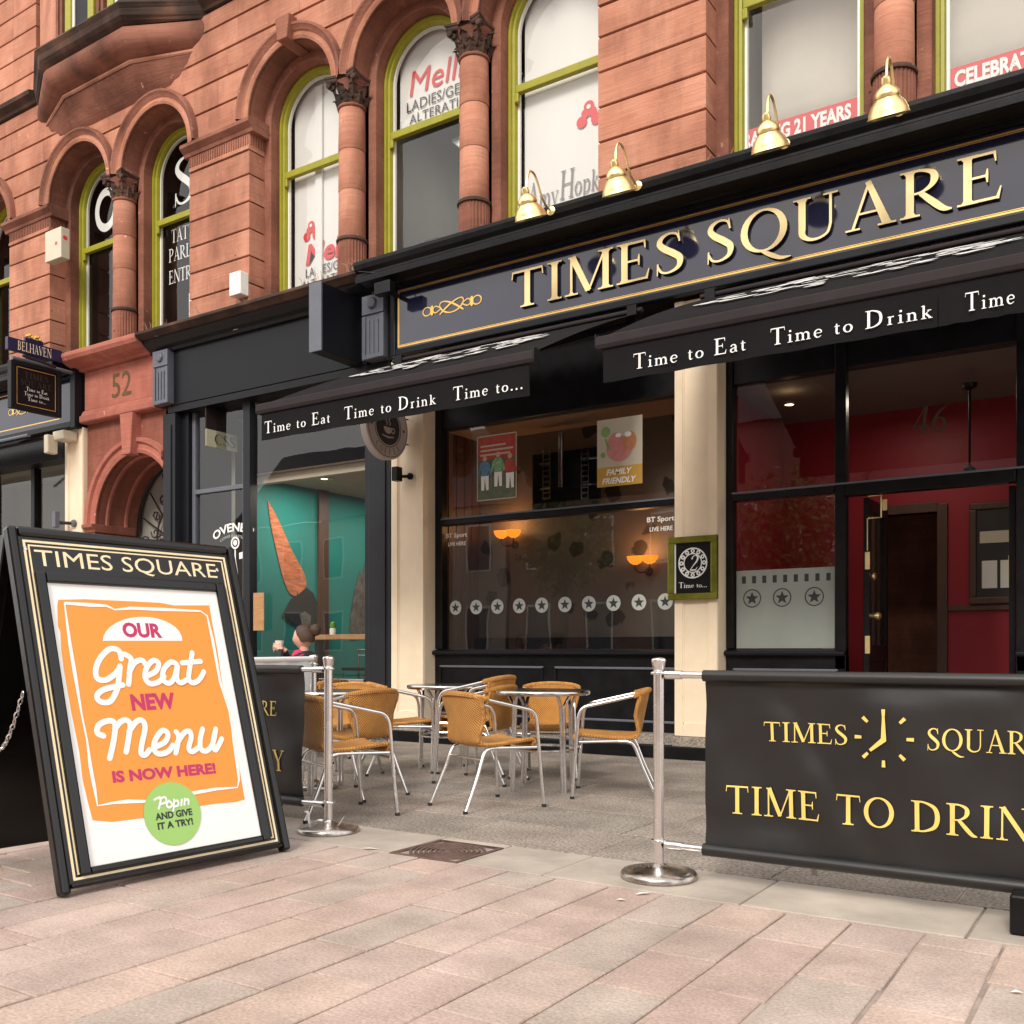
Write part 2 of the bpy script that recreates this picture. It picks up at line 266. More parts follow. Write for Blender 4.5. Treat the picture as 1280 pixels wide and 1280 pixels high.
# ---------------------------------------------------------------- objects and mesh building
def thing(name, label, cat, loc=(0, 0, 0), rotz=0, group=None):
    o = bpy.data.objects.new(name, None); COL.objects.link(o); o.location = loc; o.rotation_euler = (0, 0, rotz); o.empty_display_size = .2
    o['label'] = label; o['category'] = cat
    if group: o['group'] = group
    return o
def struct(o): o['kind'] = 'structure'; return o
def stuff(o): o['kind'] = 'stuff'; return o
def wloc(o):
    v = Vector((0, 0, 0))
    while o is not None: v += Vector(o.location); o = o.parent
    return v
class MB:
    def __init__(s): s.v = []; s.f = []; s.m = []; s.uv = {}; s.cur = 0
    def add(s, vs, fs):
        n = len(s.v); s.v += [tuple(p) for p in vs]
        for f in fs: s.f.append(tuple(n + i for i in f)); s.m.append(s.cur)
        return s
    def box(s, x0, x1, y0, y1, z0, z1):
        return s.add([(x0,y0,z0),(x1,y0,z0),(x1,y1,z0),(x0,y1,z0),(x0,y0,z1),(x1,y0,z1),(x1,y1,z1),(x0,y1,z1)],
                     [(0,3,2,1),(4,5,6,7),(0,1,5,4),(1,2,6,5),(2,3,7,6),(3,0,4,7)])
    def quad(s, *p): return s.add(p, [tuple(range(len(p)))])
    def grid(s, rows, closed=False):
        n = len(rows[0]); vs = [p for r in rows for p in r]; fs = []
        for i in range(len(rows) - 1):
            for j in range(n if closed else n - 1):
                k = (j + 1) % n; fs.append((i*n+j, i*n+k, (i+1)*n+k, (i+1)*n+j))
        return s.add(vs, fs)
    def tube(s, pts, r, n=8, cap=True, rs=None):
        P = [Vector(p) for p in pts]; rows = []; up = None
        for i, p in enumerate(P):
            d = (P[min(i+1, len(P)-1)] - P[max(i-1, 0)]).normalized()
            if up is None:
                up = Vector((0, 0, 1)) if abs(d.z) < .9 else Vector((1, 0, 0))
            a = d.cross(up)
            if a.length < 1e-4: a = d.cross(Vector((1, .3, .2)))
            a.normalize(); b = a.cross(d).normalized(); up = b
            rr = rs[i] if rs else r
            rows.append([p + a * math.cos(t) * rr + b * math.sin(t) * rr for t in [2*math.pi*k/n for k in range(n)]])
        s.grid(rows, True)
        if cap:
            s.add(rows[0], [tuple(range(n))]); s.add(rows[-1], [tuple(reversed(range(n)))])
        return s
    def lathe(s, prof, c=(0, 0, 0), n=24, axis='z'):
        rows = []
        for r, h in prof:
            row = []
            for k in range(n):
                t = 2*math.pi*k/n; a, b = r*math.cos(t), r*math.sin(t)
                row.append((c[0]+a, c[1]+b, c[2]+h) if axis == 'z' else ((c[0]+h, c[1]+a, c[2]+b) if axis == 'x' else (c[0]+a, c[1]+h, c[2]+b)))
            rows.append(row)
        return s.grid(rows, True)
    def extr(s, prof, x0, x1, cap=True):                    # profile [(y,z)] pulled along x
        a = [(x0, y, z) for y, z in prof]; b = [(x1, y, z) for y, z in prof]; s.grid([a, b], True)
        if cap: s.add(a, [tuple(range(len(a)))]); s.add(b, [tuple(reversed(range(len(b))))])
        return s
    def prism(s, poly, o, ex, ey, ed, d0, d1, back=False):    # flat outline in a plane (o, ex, ey), pulled from d0 to d1 along ed
        o, ex, ey, ed = Vector(o), Vector(ex), Vector(ey), Vector(ed); n = len(poly)
        A = [o + ex*x + ey*y + ed*d0 for x, y in poly]; B = [o + ex*x + ey*y + ed*d1 for x, y in poly]
        s.add(A, [tuple(range(n))])
        s.add(A + B, [(i, (i+1) % n, n+(i+1) % n, n+i) for i in range(n)])
        if back: s.add(B, [tuple(range(n))])
        return s
    def build(s, name, m, parent=None, local=False, smooth=False, bevel=0, solid=0, off=None, label=None, sub=0):
        me = bpy.data.meshes.new(name); off = Vector((0, 0, 0)) if (local or parent is None) else wloc(parent)
        me.from_pydata([(p[0]-off.x, p[1]-off.y, p[2]-off.z) for p in s.v], [], s.f)
        for q in (m if isinstance(m, (list, tuple)) else [m]): me.materials.append(MAT[q])
        me.polygons.foreach_set('material_index', s.m)
        if not isinstance(smooth, bool) or smooth: me.polygons.foreach_set('use_smooth', [True] * len(s.f))
        me.update()
        bm = bmesh.new(); bm.from_mesh(me); bmesh.ops.remove_doubles(bm, verts=bm.verts, dist=1e-5); bmesh.ops.recalc_face_normals(bm, faces=bm.faces); bm.to_mesh(me); bm.free()
        if smooth: me.set_sharp_from_angle(angle=math.radians(40))
        o = bpy.data.objects.new(name, me); COL.objects.link(o); o.parent = parent
        if bevel:
            q = o.modifiers.new('bevel', 'BEVEL'); q.width = bevel; q.segments = 2; q.limit_method = 'ANGLE'; q.angle_limit = math.radians(40)
        if label: o['label'] = label
        return o
def B(x0, x1, y0, y1, z0, z1): return MB().box(x0, x1, y0, y1, z0, z1)
def box_part(name, m, parent, x0, x1, y0, y1, z0, z1, bevel=.004, **k): return B(x0, x1, y0, y1, z0, z1).build(name, m, parent, bevel=bevel, **k)
def copy_tree(o, parent=None):
    c = o.copy(); COL.objects.link(c); c.parent = parent
    for ch in o.children: copy_tree(ch, c)
    return c
def put(proto, label, x, y, rot, z=0, group=None, used=set()):
    o = copy_tree(proto) if proto.name in used else proto
    used.add(proto.name); o.location = (x, y, z); o.rotation_euler = (0, 0, rot); o['label'] = label
    if group: o['group'] = group
    return o
def smooth_path(P, n=6):
    P = [tuple(p) for p in P]; out = []; k = len(P[0])
    for i in range(len(P) - 1):
        p0, p1, p2, p3 = P[max(i-1, 0)], P[i], P[i+1], P[min(i+2, len(P)-1)]
        for j in range(n):
            t = j / n
            out.append(tuple(.5*((2*p1[a]) + (-p0[a]+p2[a])*t + (2*p0[a]-5*p1[a]+4*p2[a]-p3[a])*t*t + (-p0[a]+3*p1[a]-3*p2[a]+p3[a])*t**3) for a in range(k)))
    out.append(P[-1]); return out

# ---------------------------------------------------------------- lettering: a pen-drawn roman alphabet; each stroke is (x, y, pen width)
T_, t_ = .135, .045
def st(x, y0, y1, w=T_, top=1, bot=1, fl=.28):
    p = []; out = []
    p += [(x, y0, w + .13 if bot else w)] + ([(x, y0+.035, w+.07), (x, y0+.09, w)] if bot else [])
    p += ([(x, y1-.09, w), (x, y1-.035, w+.07)] if top else []) + [(x, y1, w + .13 if top else w)]
    out.append(p)
    if bot: out.append([(x-fl/2-w*.2, y0+.018, .04), (x+fl/2+w*.2, y0+.018, .04)])
    if top: out.append([(x-fl/2-w*.2, y1-.018, .04), (x+fl/2+w*.2, y1-.018, .04)])
    return out
def ring(cx, cy, rx, ry, w0=.05, w1=.09, n=28):
    return [(cx+rx*math.cos(a), cy+ry*math.sin(a), w0+w1*abs(math.cos(a))**1.4) for a in [2*math.pi*i/n for i in range(n+1)]]
c_ = lambda *p: smooth_path(p, 5)
sb = lambda x, y, l: [(x-l/2, y, .04), (x+l/2, y, .04)]
GL = {
 'T': (.82, st(.41, 0, .97, top=0) + [[(.04,.965,.06),(.78,.965,.06)], [(.06,.99,.03),(.035,.78,.02)], [(.76,.99,.03),(.785,.78,.02)]]),
 'I': (.40, st(.2, 0, 1)),
 'M': (1.10, st(.15, 0, 1, .05, top=0) + [[(.08,.98,.04),(.26,.98,.04)], [(.17,1,.14),(.54,.04,.13)], [(.54,.03,.045),(.90,1,.045)]] + st(.92, 0, 1)),
 'E': (.78, st(.19, 0, 1) + [[(.19,.968,.055),(.62,.968,.055)], [(.61,.99,.05),(.63,.78,.02)], [(.19,.52,.05),(.50,.52,.05)], [(.50,.66,.02),(.49,.52,.05),(.50,.38,.02)], [(.19,.03,.055),(.66,.03,.055)], [(.65,.0,.06),(.71,.25,.02)]]),
 'S': (.64, [c_((.50,.80,.03),(.45,.93,.05),(.30,.975,.055),(.15,.90,.09),(.11,.76,.12),(.21,.62,.145),(.39,.47,.15),(.52,.32,.135),(.49,.12,.09),(.31,.022,.05),(.15,.06,.05),(.07,.22,.04)), [(.49,1.0,.02),(.51,.74,.035)], [(.07,.28,.035),(.06,-.01,.02)]]),
 'O': (.98, [ring(.49,.5,.39,.475)]),
 'Q': (.98, [ring(.49,.5,.39,.475), c_((.46,.02,.06),(.62,-.10,.10),(.82,-.22,.08),(1.02,-.23,.02))]),
 'U': (.92, st(.19,.30,1,bot=0) + [c_((.19,.31,T_),(.20,.16,.115),(.32,.045,.075),(.49,.025,.055),(.66,.11,.05),(.72,.31,.05)), [(.72,.30,.05),(.72,.98,.05)], sb(.72,.98,.27)]),
 'A': (.88, [[(.14,.02,.05),(.43,1.0,.045)], [(.41,1.02,.10),(.74,.02,.15)], [(.25,.34,.045),(.62,.34,.045)], sb(.14,.02,.26), sb(.74,.02,.32)]),
 'R': (.88, st(.19, 0, 1) + [c_((.18,.968,.05),(.38,.965,.055),(.56,.88,.10),(.60,.74,.13),(.54,.60,.09),(.38,.50,.05),(.18,.49,.045)), c_((.36,.50,.09),(.56,.26,.125),(.74,.06,.11),(.88,.015,.03))]),
 'P': (.74, st(.19, 0, 1) + [c_((.18,.968,.05),(.38,.965,.055),(.58,.88,.10),(.62,.72,.13),(.56,.56,.09),(.38,.46,.05),(.18,.46,.045))]),
 'D': (.96, st(.19, 0, 1) + [c_((.18,.968,.05),(.42,.955,.065),(.70,.80,.12),(.78,.5,.14),(.70,.20,.12),(.42,.045,.065),(.18,.032,.05))]),
 'N': (.98, st(.16, 0, 1, .05, top=0) + st(.82, 0, 1, .05, bot=0) + [[(.08,.98,.04),(.26,.98,.04)], [(.17,1,.13),(.81,.0,.13)]]),
 'K': (.88, st(.19, 0, 1) + [[(.22,.42,.045),(.66,.97,.045)], [(.34,.60,.11),(.74,.02,.14)], sb(.66,.98,.24), sb(.75,.02,.26)]),
 'Y': (.84, [[(.12,.98,.14),(.43,.44,.12)], [(.43,.44,.045),(.72,.98,.045)], sb(.12,.98,.28), sb(.72,.98,.24)] + st(.43, 0, .48, top=0)),
 'L': (.72, st(.19, 0, 1) + [[(.19,.03,.055),(.62,.03,.055)], [(.61,.0,.06),(.67,.25,.02)]]),
 'H': (.98, st(.19, 0, 1) + st(.79, 0, 1) + [[(.19,.5,.05),(.79,.5,.05)]]),
 'B': (.78, st(.19, 0, 1) + [c_((.18,.968,.05),(.38,.96,.06),(.54,.86,.10),(.54,.68,.11),(.40,.54,.05),(.18,.52,.045)), c_((.36,.53,.05),(.56,.44,.1),(.61,.26,.13),(.52,.08,.09),(.36,.035,.06),(.18,.032,.05))]),
 'V': (.84, [[(.12,.98,.14),(.43,.0,.13)], [(.43,.0,.045),(.74,.98,.045)], sb(.12,.98,.28), sb(.74,.98,.24)]),
 'C': (.86, [c_((.76,.76,.03),(.66,.92,.05),(.46,.975,.055),(.24,.88,.10),(.11,.62,.13),(.11,.38,.13),(.24,.12,.10),(.46,.025,.055),(.66,.08,.05),(.78,.25,.03)), [(.76,1.0,.02),(.78,.72,.035)]]),
 'F': (.72, st(.19, 0, 1) + [[(.19,.968,.055),(.62,.968,.055)], [(.61,.99,.05),(.63,.78,.02)], [(.19,.52,.05),(.48,.52,.05)], [(.48,.65,.02),(.47,.52,.05),(.48,.39,.02)]]),
 'i': (.30, [[(.15,0,.10),(.15,.46,.10)], sb(.15,.018,.26), [(.04,.43,.04),(.16,.46,.05)], [(.10,.66,.11),(.21,.66,.11)]]),
 'm': (.86, [[(.14,0,.10),(.14,.46,.10)], sb(.14,.018,.24), [(.03,.43,.04),(.15,.46,.05)], c_((.14,.34,.04),(.24,.44,.05),(.36,.42,.09),(.42,.30,.10),(.42,.0,.10)), c_((.43,.34,.04),(.53,.44,.05),(.65,.42,.09),(.71,.30,.10),(.71,.0,.10)), sb(.42,.018,.22), sb(.71,.018,.22)]),
 'n': (.58, [[(.14,0,.10),(.14,.46,.10)], sb(.14,.018,.24), [(.03,.43,.04),(.15,.46,.05)], c_((.14,.34,.04),(.24,.44,.05),(.36,.42,.09),(.42,.30,.10),(.42,.0,.10)), sb(.42,.018,.22)]),
 'e': (.48, [c_((.09,.26,.04),(.40,.27,.045),(.38,.40,.07),(.25,.465,.05),(.11,.38,.08),(.08,.22,.105),(.14,.06,.08),(.27,.01,.05),(.41,.09,.03))]),
 't': (.34, [c_((.15,.60,.05),(.15,.40,.10),(.15,.12,.10),(.19,.02,.07),(.31,.05,.03)), [(.04,.45,.04),(.30,.45,.04)]]),
 'o': (.54, [ring(.27,.235,.185,.215,.04,.07, 20)]),
 'a': (.50, [c_((.10,.35,.08),(.17,.45,.05),(.30,.44,.07),(.36,.32,.10),(.36,.08,.10),(.45,.02,.04)), c_((.36,.28,.04),(.20,.23,.06),(.09,.14,.10),(.13,.02,.07),(.25,.01,.04),(.36,.10,.04))]),
 'r': (.40, [[(.14,0,.10),(.14,.46,.10)], sb(.14,.018,.24), [(.03,.43,.04),(.15,.46,.05)], c_((.14,.32,.04),(.22,.43,.05),(.33,.44,.08))]),
 'k': (.54, [[(.14,0,.10),(.14,.72,.10)], sb(.14,.018,.24), [(.03,.69,.04),(.15,.72,.05)], [(.16,.20,.04),(.40,.44,.04)], [(.24,.28,.09),(.44,.02,.10)], sb(.45,.018,.18), sb(.39,.445,.18)]),
 'p': (.56, [[(.14,-.24,.10),(.14,.46,.10)], sb(.14,-.23,.24), [(.03,.43,.04),(.15,.46,.05)], c_((.14,.36,.04),(.27,.45,.05),(.43,.38,.09),(.46,.22,.10),(.40,.06,.08),(.26,.01,.04),(.14,.07,.04))]),
 's': (.40, [c_((.32,.36,.03),(.22,.45,.045),(.10,.38,.07),(.16,.27,.09),(.30,.18,.09),(.30,.06,.07),(.18,.01,.045),(.06,.11,.03))]),
 'y': (.50, [[(.08,.44,.10),(.26,.02,.09)], c_((.44,.44,.04),(.28,.0,.04),(.20,-.18,.05),(.08,-.20,.07)), sb(.08,.445,.2), sb(.43,.445,.18)]),
 '.': (.26, [[(.07,.06,.12),(.19,.06,.12)]]),
 '/': (.40, [[(.05,-.1,.05),(.35,1.0,.05)]]),
 ',': (.26, [[(.14,.07,.1),(.08,-.12,.03)]]),
 ' ': (.36, []),
 '5': (.6, [[(.16,.95,.09),(.50,.97,.09)], [(.15,.97,.05),(.13,.56,.04)], c_((.13,.55,.04),(.30,.60,.07),(.48,.48,.12),(.50,.26,.13),(.38,.06,.08),(.20,.02,.05),(.08,.12,.1))]),
 '2': (.6, [c_((.10,.74,.10),(.16,.92,.06),(.32,.98,.06),(.47,.86,.12),(.44,.62,.11),(.26,.34,.06),(.10,.08,.04)), [(.09,.05,.09),(.46,.05,.09)], [(.44,.03,.06),(.52,.24,.03)]]),
 '4': (.66, [[(.42,0,.12),(.42,1,.12)], [(.42,.98,.05),(.06,.30,.04)], [(.05,.28,.07),(.58,.28,.07)], sb(.42,.02,.3)]),
 '6': (.64, [c_((.52,.98,.03),(.28,.78,.08),(.13,.48,.13),(.13,.22,.13),(.26,.03,.06),(.42,.05,.08),(.50,.25,.12),(.42,.48,.08),(.26,.52,.05),(.14,.40,.05))]),
}
def ribbon(P):
    l, r = [], []; n = len(P); closed = n > 3 and abs(P[0][0]-P[-1][0]) < 1e-6 and abs(P[0][1]-P[-1][1]) < 1e-6
    for i, (x, y, w) in enumerate(P):
        if closed: a, b = P[(i-1) % (n-1)], P[(i+1) % (n-1)]
        else: a, b = P[max(i-1, 0)], P[min(i+1, n-1)]
        dx, dy = b[0]-a[0], b[1]-a[1]; d = math.hypot(dx, dy) or 1
        l.append((x-dy/d*w/2, y+dx/d*w/2)); r.append((x+dy/d*w/2, y-dx/d*w/2))
    return l, r
_k = [0]
def put_strokes(mb, strokes, o, ex, ey, ed, sx, sy, ox, depth=0, slant=0, lift=.0008):
    """strokes laid on a plane; ed points out of the surface; depth>0 gives raised letters with dark sides"""
    o, ex, ey, ed = Vector(o), Vector(ex), Vector(ey), Vector(ed)
    for S in strokes:
        l, r = ribbon(S); _k[0] = (_k[0] + 1) % 7; h = depth + lift + _k[0] * .00025
        tr = lambda p, hh: o + ex*(ox + (p[0] + slant*p[1])*sx) + ey*(p[1]*sy) + ed*hh
        A = [tr(p, h+i*.00003) for i, p in enumerate(l)]; Bq = [tr(p, h+i*.00003) for i, p in enumerate(r)]; n = len(A)
        mb.cur = 0; mb.add(A + Bq, [(i, i+1, n+i+1, n+i) for i in range(n-1)])
        if depth:
            A2 = [tr(p, 0) for p in l]; B2 = [tr(p, 0) for p in r]; mb.cur = 1
            mb.grid([A, A2]); mb.grid([Bq, B2]); mb.add([A[0], Bq[0], B2[0], A2[0]], [(0, 1, 2, 3)]); mb.add([A[-1], Bq[-1], B2[-1], A2[-1]], [(0, 1, 2, 3)]); mb.cur = 0
def roman_width(s, track=0): return sum(GL[c][0] + track for c in s) - track
def roman(mb, s, o, ex, ey, ed, w, h, track=0, depth=0, slant=0, each=None):
    """text s from o along ex, w wide and h tall (capitals)"""
    sx = w / roman_width(s, track); x = 0
    for c in s:
        m = MB() if each else mb
        put_strokes(m, GL[c][1], o, ex, ey, ed, sx, h, x*sx, depth, slant)
        if each and c != ' ': each(m, c)
        x += GL[c][0] + track
_tc = {}
def sans_mesh(s, bold=0.0):
    key = (s, bold)
    if key not in _tc:
        cu = bpy.data.curves.new('lettering', 'FONT'); cu.body = s; cu.offset = bold; cu.resolution_u = 3; cu.fill_mode = 'FRONT'
        ob = bpy.data.objects.new('lettering', cu); COL.objects.link(ob)
        dg = bpy.context.evaluated_depsgraph_get(); me = bpy.data.meshes.new_from_object(ob.evaluated_get(dg))
        vs = [tuple(v.co) for v in me.vertices]; fs = [tuple(p.vertices) for p in me.polygons]
        bpy.data.objects.remove(ob); bpy.data.curves.remove(cu); bpy.data.meshes.remove(me)
        xs = [v[0] for v in vs]; ys = [v[1] for v in vs]
        _tc[key] = (vs, fs, min(xs), max(xs), min(ys), max(ys))
    return _tc[key]
def sans(mb, s, o, ex, ey, ed, w, h, bold=.0, slant=0, lift=.001, clip=None, arc=None):
    vs, fs, x0, x1, y0, y1 = sans_mesh(s, bold); o, ex, ey, ed = Vector(o), Vector(ex), Vector(ey), Vector(ed)
    out = []
    for v in vs:
        a = (v[0]-x0)/(x1-x0)*w; b = (v[1]-y0)/(y1-y0)*h; a += slant*b
        if clip is not None: a = min(max(a, clip[0]), clip[1])
        if arc:                                       # bend over a circle of radius arc
            t = (a - w/2)/arc; a, b = math.sin(t)*(arc+b) + w/2, math.cos(t)*(arc+b) - arc
        out.append(o + ex*a + ey*b + ed*lift)
    mb.add(out, fs)
EX, EZ, OUT = (1, 0, 0), (0, 0, 1), (0, -1, 0)
def disc(mb, o, ex, ey, ed, r, n=28, lift=.001, rx=None, t0=0, t1=2*math.pi, r0=0):
    o, ex, ey, ed = Vector(o), Vector(ex), Vector(ey), Vector(ed); rx = rx or r
    A = [o + ex*math.cos(t0+(t1-t0)*i/n)*rx + ey*math.sin(t0+(t1-t0)*i/n)*r + ed*lift for i in range(n+1)]
    if r0:
        Bq = [o + ex*math.cos(t0+(t1-t0)*i/n)*rx*r0/r + ey*math.sin(t0+(t1-t0)*i/n)*r0 + ed*lift for i in range(n+1)]; mb.grid([A, Bq])
    else: mb.add(A[:-1] if abs(t1-t0) > 6.2 else A, [tuple(range(n if abs(t1-t0) > 6.2 else n+1))])
def star(mb, o, ex, ey, ed, r, lift=.002):
    o, ex, ey, ed = Vector(o), Vector(ex), Vector(ey), Vector(ed)
    P = [o + (ex*math.sin(k*math.pi/5) + ey*math.cos(k*math.pi/5)) * (r if k % 2 == 0 else r*.42) + ed*lift for k in range(10)]
    mb.add([o + ed*lift] + P, [(0, 1+k, 1+(k+1) % 10) for k in range(10)])
def line2(mb, P, w, o, ex, ey, ed, lift=.001, round_=False):
    put_strokes(mb, [[(p[0], p[1], p[2] if len(p) > 2 else w) for p in P]], o, ex, ey, ed, 1, 1, 0, lift=lift)
    if round_:
        for p in (P[0], P[-1]): disc(mb, Vector(o)+Vector(ex)*p[0]+Vector(ey)*p[1], ex, ey, ed, w/2, 10, lift)

# ================================================================ the ground
g = struct(MB().quad((-150,-150,-.06),(150,-150,-.06),(150,150,-.06),(-150,150,-.06)).build('ground', 'far_paving'))
pav = struct(MB().box(-16, 4, -4, 9.4, -.05, -.009).build('pavement', 'joint_sand'))
def slab(x0, x1, y0, y1, m, name='paving_slab', tilt=.0016, bev=.004, ch=.0):
    z = [random.uniform(-tilt, tilt) for _ in range(4)]; mb = MB(); b = .004
    j = [random.uniform(0, ch) for _ in range(8)]
    P = [(x0+j[0], y0+j[1]), (x1-j[2], y0+j[3]), (x1-j[4], y1-j[5]), (x0+j[6], y1-j[7])]
    q = [(x0+b, y0+b), (x1-b, y0+b), (x1-b, y1-b), (x0+b, y1-b)]; q = [(a[0]+j[2*i]*(1 if i in (0,3) else -1), a[1]+j[2*i+1]*(1 if i < 2 else -1)) for i, a in enumerate(q)]
    lo = [(p[0], p[1], -.03) for p in P]; md = [(p[0], p[1], z[i]-.004) for i, p in enumerate(P)]; hi = [(p[0], p[1], z[i]) for i, p in enumerate(q)]
    mb.grid([lo, md, hi], True); mb.add(hi, [(0, 1, 2, 3)])
    o = mb.build(name, m, pav); return o
MX0, MX1, MY0, MY1 = -3.31, -2.88, 3.895, 4.325       # the drain cover's square
x = -7.9; k = 0
while x < 1.7:
    wd = .268 + random.uniform(-.012, .012); y = 3.885
    y -= random.uniform(-.2, .3) * 0
    first = True
    while y > .9:
        ln = random.choice((.40, .48, .55, .62, .70, .56)) * (random.uniform(.4, 1) if first else 1); first = False
        gq = random.choice((.0015, .002, .003, .0045)); slab(x+gq, x+wd-gq, y-ln+.002, y-.002, 'pink_slab', ch=random.choice((.003, .005, .008)), tilt=.0028); y -= ln
    x += wd
x = -9.0
while x < 2.2:
    ln = random.uniform(.75, 1.05)
    a, b = x, x + ln
    if a < MX1 and b > MX0:
        if MX0 - a > .12: slab(a, MX0-.01, 3.895, 4.395, 'pale_kerb')
        slab(MX0+.005, MX1-.005, MY1+.01, 4.395, 'pale_kerb')
        b = max(b, MX1 + .5); slab(MX1+.01, b-.006, 3.895, 4.395, 'pale_kerb')
    else: slab(a, b-.006, 3.895, 4.395, 'pale_kerb', ch=.004)
    x = b
y = 4.402
while y < 8.7:
    dp = .62; x = -11.5 + random.uniform(0, .5)
    while x < 1.9:
        ln = random.uniform(.7, 1.0); slab(x, x+ln-.007, y, min(y+dp-.007, 8.76), 'granite_slab', tilt=.0012, ch=.002); x += ln
    y += dp
# drain cover
mh = thing('drain_cover', 'square rusty brown drain cover with round ridges set in the pale kerb row', 'drain cover', ((MX0+MX1)/2, (MY0+MY1)/2, 0))
cxm, cym = (MX0+MX1)/2, (MY0+MY1)/2
f = MB()
for a in ((MX0, MX1, MY0, MY0+.022), (MX0, MX1, MY1-.022, MY1), (MX0, MX0+.022, MY0+.022, MY1-.022), (MX1-.022, MX1, MY0+.022, MY1-.022)): f.box(a[0], a[1], a[2], a[3], -.03, .001)
f.build('frame', 'manhole_iron', mh, bevel=.003)
box_part('cover_plate', 'rubber_and_black', mh, MX0+.024, MX1-.024, MY0+.024, MY1-.024, -.03, -.016)  # grooves coloured near-black to deepen the relief between the ridges
for i in range(7):
    r = .028 + i*.0265
    MB().lathe([(r, -.016), (r+.002, .001), (r+.013, .001), (r+.015, -.016)], (cxm, cym, 0), 40).build('ridge', 'manhole_iron', mh, smooth=True)

# ================================================================ the sandstone building above the shops
YW = 8.95
bld = thing('sandstone_building', 'red sandstone upper storeys with round arched windows, carved columns and an oriel', 'building', (-8, YW, 5.5))
BAYS = [(-17.29, -15.77), (-14.62, -13.10), (-12.76, -11.24), (-10.03, -8.52), (-8.18, -6.65), (-6.31, -4.79), (-3.61, -2.08), (-1.74, -.21)]
COLS = [-12.93, -8.35, -6.48, -1.91]
PIERS = [(-15.77, -14.62), (-11.24, -10.03), (-4.79, -3.61), (-.21, 1.05)]
SPR = 8.12; RI = .755; ROWS = [5.2, 5.59, 5.95, 6.3125, 6.675, 7.0375, 7.40, 7.72]
# pier blocks: one stone per course, chamfered into the joints
def stone_block(x0, x1, z0, z1, y=YW, d=.30, m='sandstone', ends=(0, 0)):
    c = .006; t = z1-.022; prof = [(y+d, z0), (y+c, z0), (y, z0+c), (y, t-c), (y+c, t), (y+d, t)]
    MB().extr(prof, x0, x1).build('stone_block', m, bld)
for a, b in PIERS:
    for z0, z1 in zip(ROWS[:-1], ROWS[1:]): stone_block(a, b, z0, z1)
    # impost: fluted necking and moulded cap
    MB().extr([(YW+.3, 7.72), (YW-.012, 7.72), (YW-.012, 7.76), (YW, 7.775), (YW, 7.93), (YW+.3, 7.93)], a, b).build('impost_neck', 'sandstone', bld)
    fl = MB(); n = int((b-a)/.045)
    for i in range(n): fl.box(a+(i+.25)*(b-a)/n, a+(i+.7)*(b-a)/n, YW-.010, YW+.01, 7.785, 7.92)
    for i in range(6): fl.box(b-.01, b+.009, YW+.02+i*.045, YW+.045+i*.045, 7.785, 7.92)
    stuff(fl.build('impost_flute', 'sandstone_weathered', bld))
    MB().extr([(YW+.33, 7.93), (YW-.02, 7.93), (YW-.035, 7.97), (YW-.09, 8.02), (YW-.10, 8.03), (YW-.10, 8.075), (YW-.07, 8.10), (YW, SPR), (YW+.33, SPR)], a-.09, b+.09).build('impost_cap', 'sandstone_weathered', bld)
# wall courses over the arches: stones cut to the curve
def arch_z(x):
    z = SPR
    for a, b in BAYS:
        c = (a+b)/2
        if abs(x-c) < RI+.08: z = max(z, SPR + math.sqrt(max((RI+.08)**2 - (x-c)**2, 0)))
    return z
def cut_block(x0, x1, z0, z1):
    n = max(2, int((x1-x0)/.05)); xs = [x0+(x1-x0)*i/n for i in range(n+1)]; run = []
    def flush():
        if len(run) > 1:
            A = [(q, YW, max(z0+.006, arch_z(q))) for q in run]; T = [(q, YW, z1-.028) for q in run]; D = [(q, YW+.07, max(z0, arch_z(q)-.01)) for q in run]; U = [(q, YW+.07, z1-.022) for q in run]
            mb = MB().grid([D, A, T, U]); mb.quad(A[0], T[0], U[0], D[0]).quad(A[-1], T[-1], U[-1], D[-1]); mb.build('stone_block', 'sandstone', bld)
    for q in xs:
        if arch_z(q) < z1-.06: run.append(q)
        else: flush(); run = []
    flush()
HR = [SPR, 8.485, 8.85, 9.2125, 9.575, 9.83]
for i, (z0, z1) in enumerate(zip(HR[:-1], HR[1:])):
    x = -18.2 + (i % 2)*.55
    while x < 1.05:
        ln = random.choice((.95, 1.15, 1.3)); cut_block(x, min(x+ln, 1.05)-.003, z0, z1); x += ln
for i in range(6):
    z0 = 10.02 + i*.3625
    for a, b in ((-18.2, -17.3), (-16.3, -15.65), (-15.65, -15.0), (-10.95, -9.7), (-9.7, -8.4), (-8.4, -7.1), (-7.1, -5.8), (-5.8, -4.5), (-4.5, -3.2), (-3.2, -1.9), (-1.9, -.6), (-.6, 1.05)): stone_block(a, b-.003, z0, z0+.3625, d=.1)
# mass of the wall behind the stones (joints read dark against it)
back = MB()
back.box(-18.4, 1.2, YW+.065, YW+.45, 9.21, 12.4)
back.box(-18.4, 1.2, YW+.0655, YW+.0655+.001, 9.0, 9.3)
for a, b in PIERS: back.box(a+.002, b-.002, YW+.25, YW+.62, 5.2, 9.0)
back.box(-18.4, 1.2, YW+3.1, YW+3.3, 0, 12.4).box(-18.4, 1.2, YW+.46, YW+3.1, 12.3, 12.4).box(-18.6,-18.41,YW+.03,YW+3.3,0,12.4).box(1.21,1.4,YW+.03,YW+3.3,0,12.4)
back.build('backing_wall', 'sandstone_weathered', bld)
MB().extr([(YW+.2, 9.83), (YW-.04, 9.83), (YW-.06, 9.87), (YW-.15, 9.92), (YW-.16, 9.98), (YW-.05, 10.02), (YW+.2, 10.02)], -18.2, -14.95).build('string_course', 'sandstone_sooty', bld)
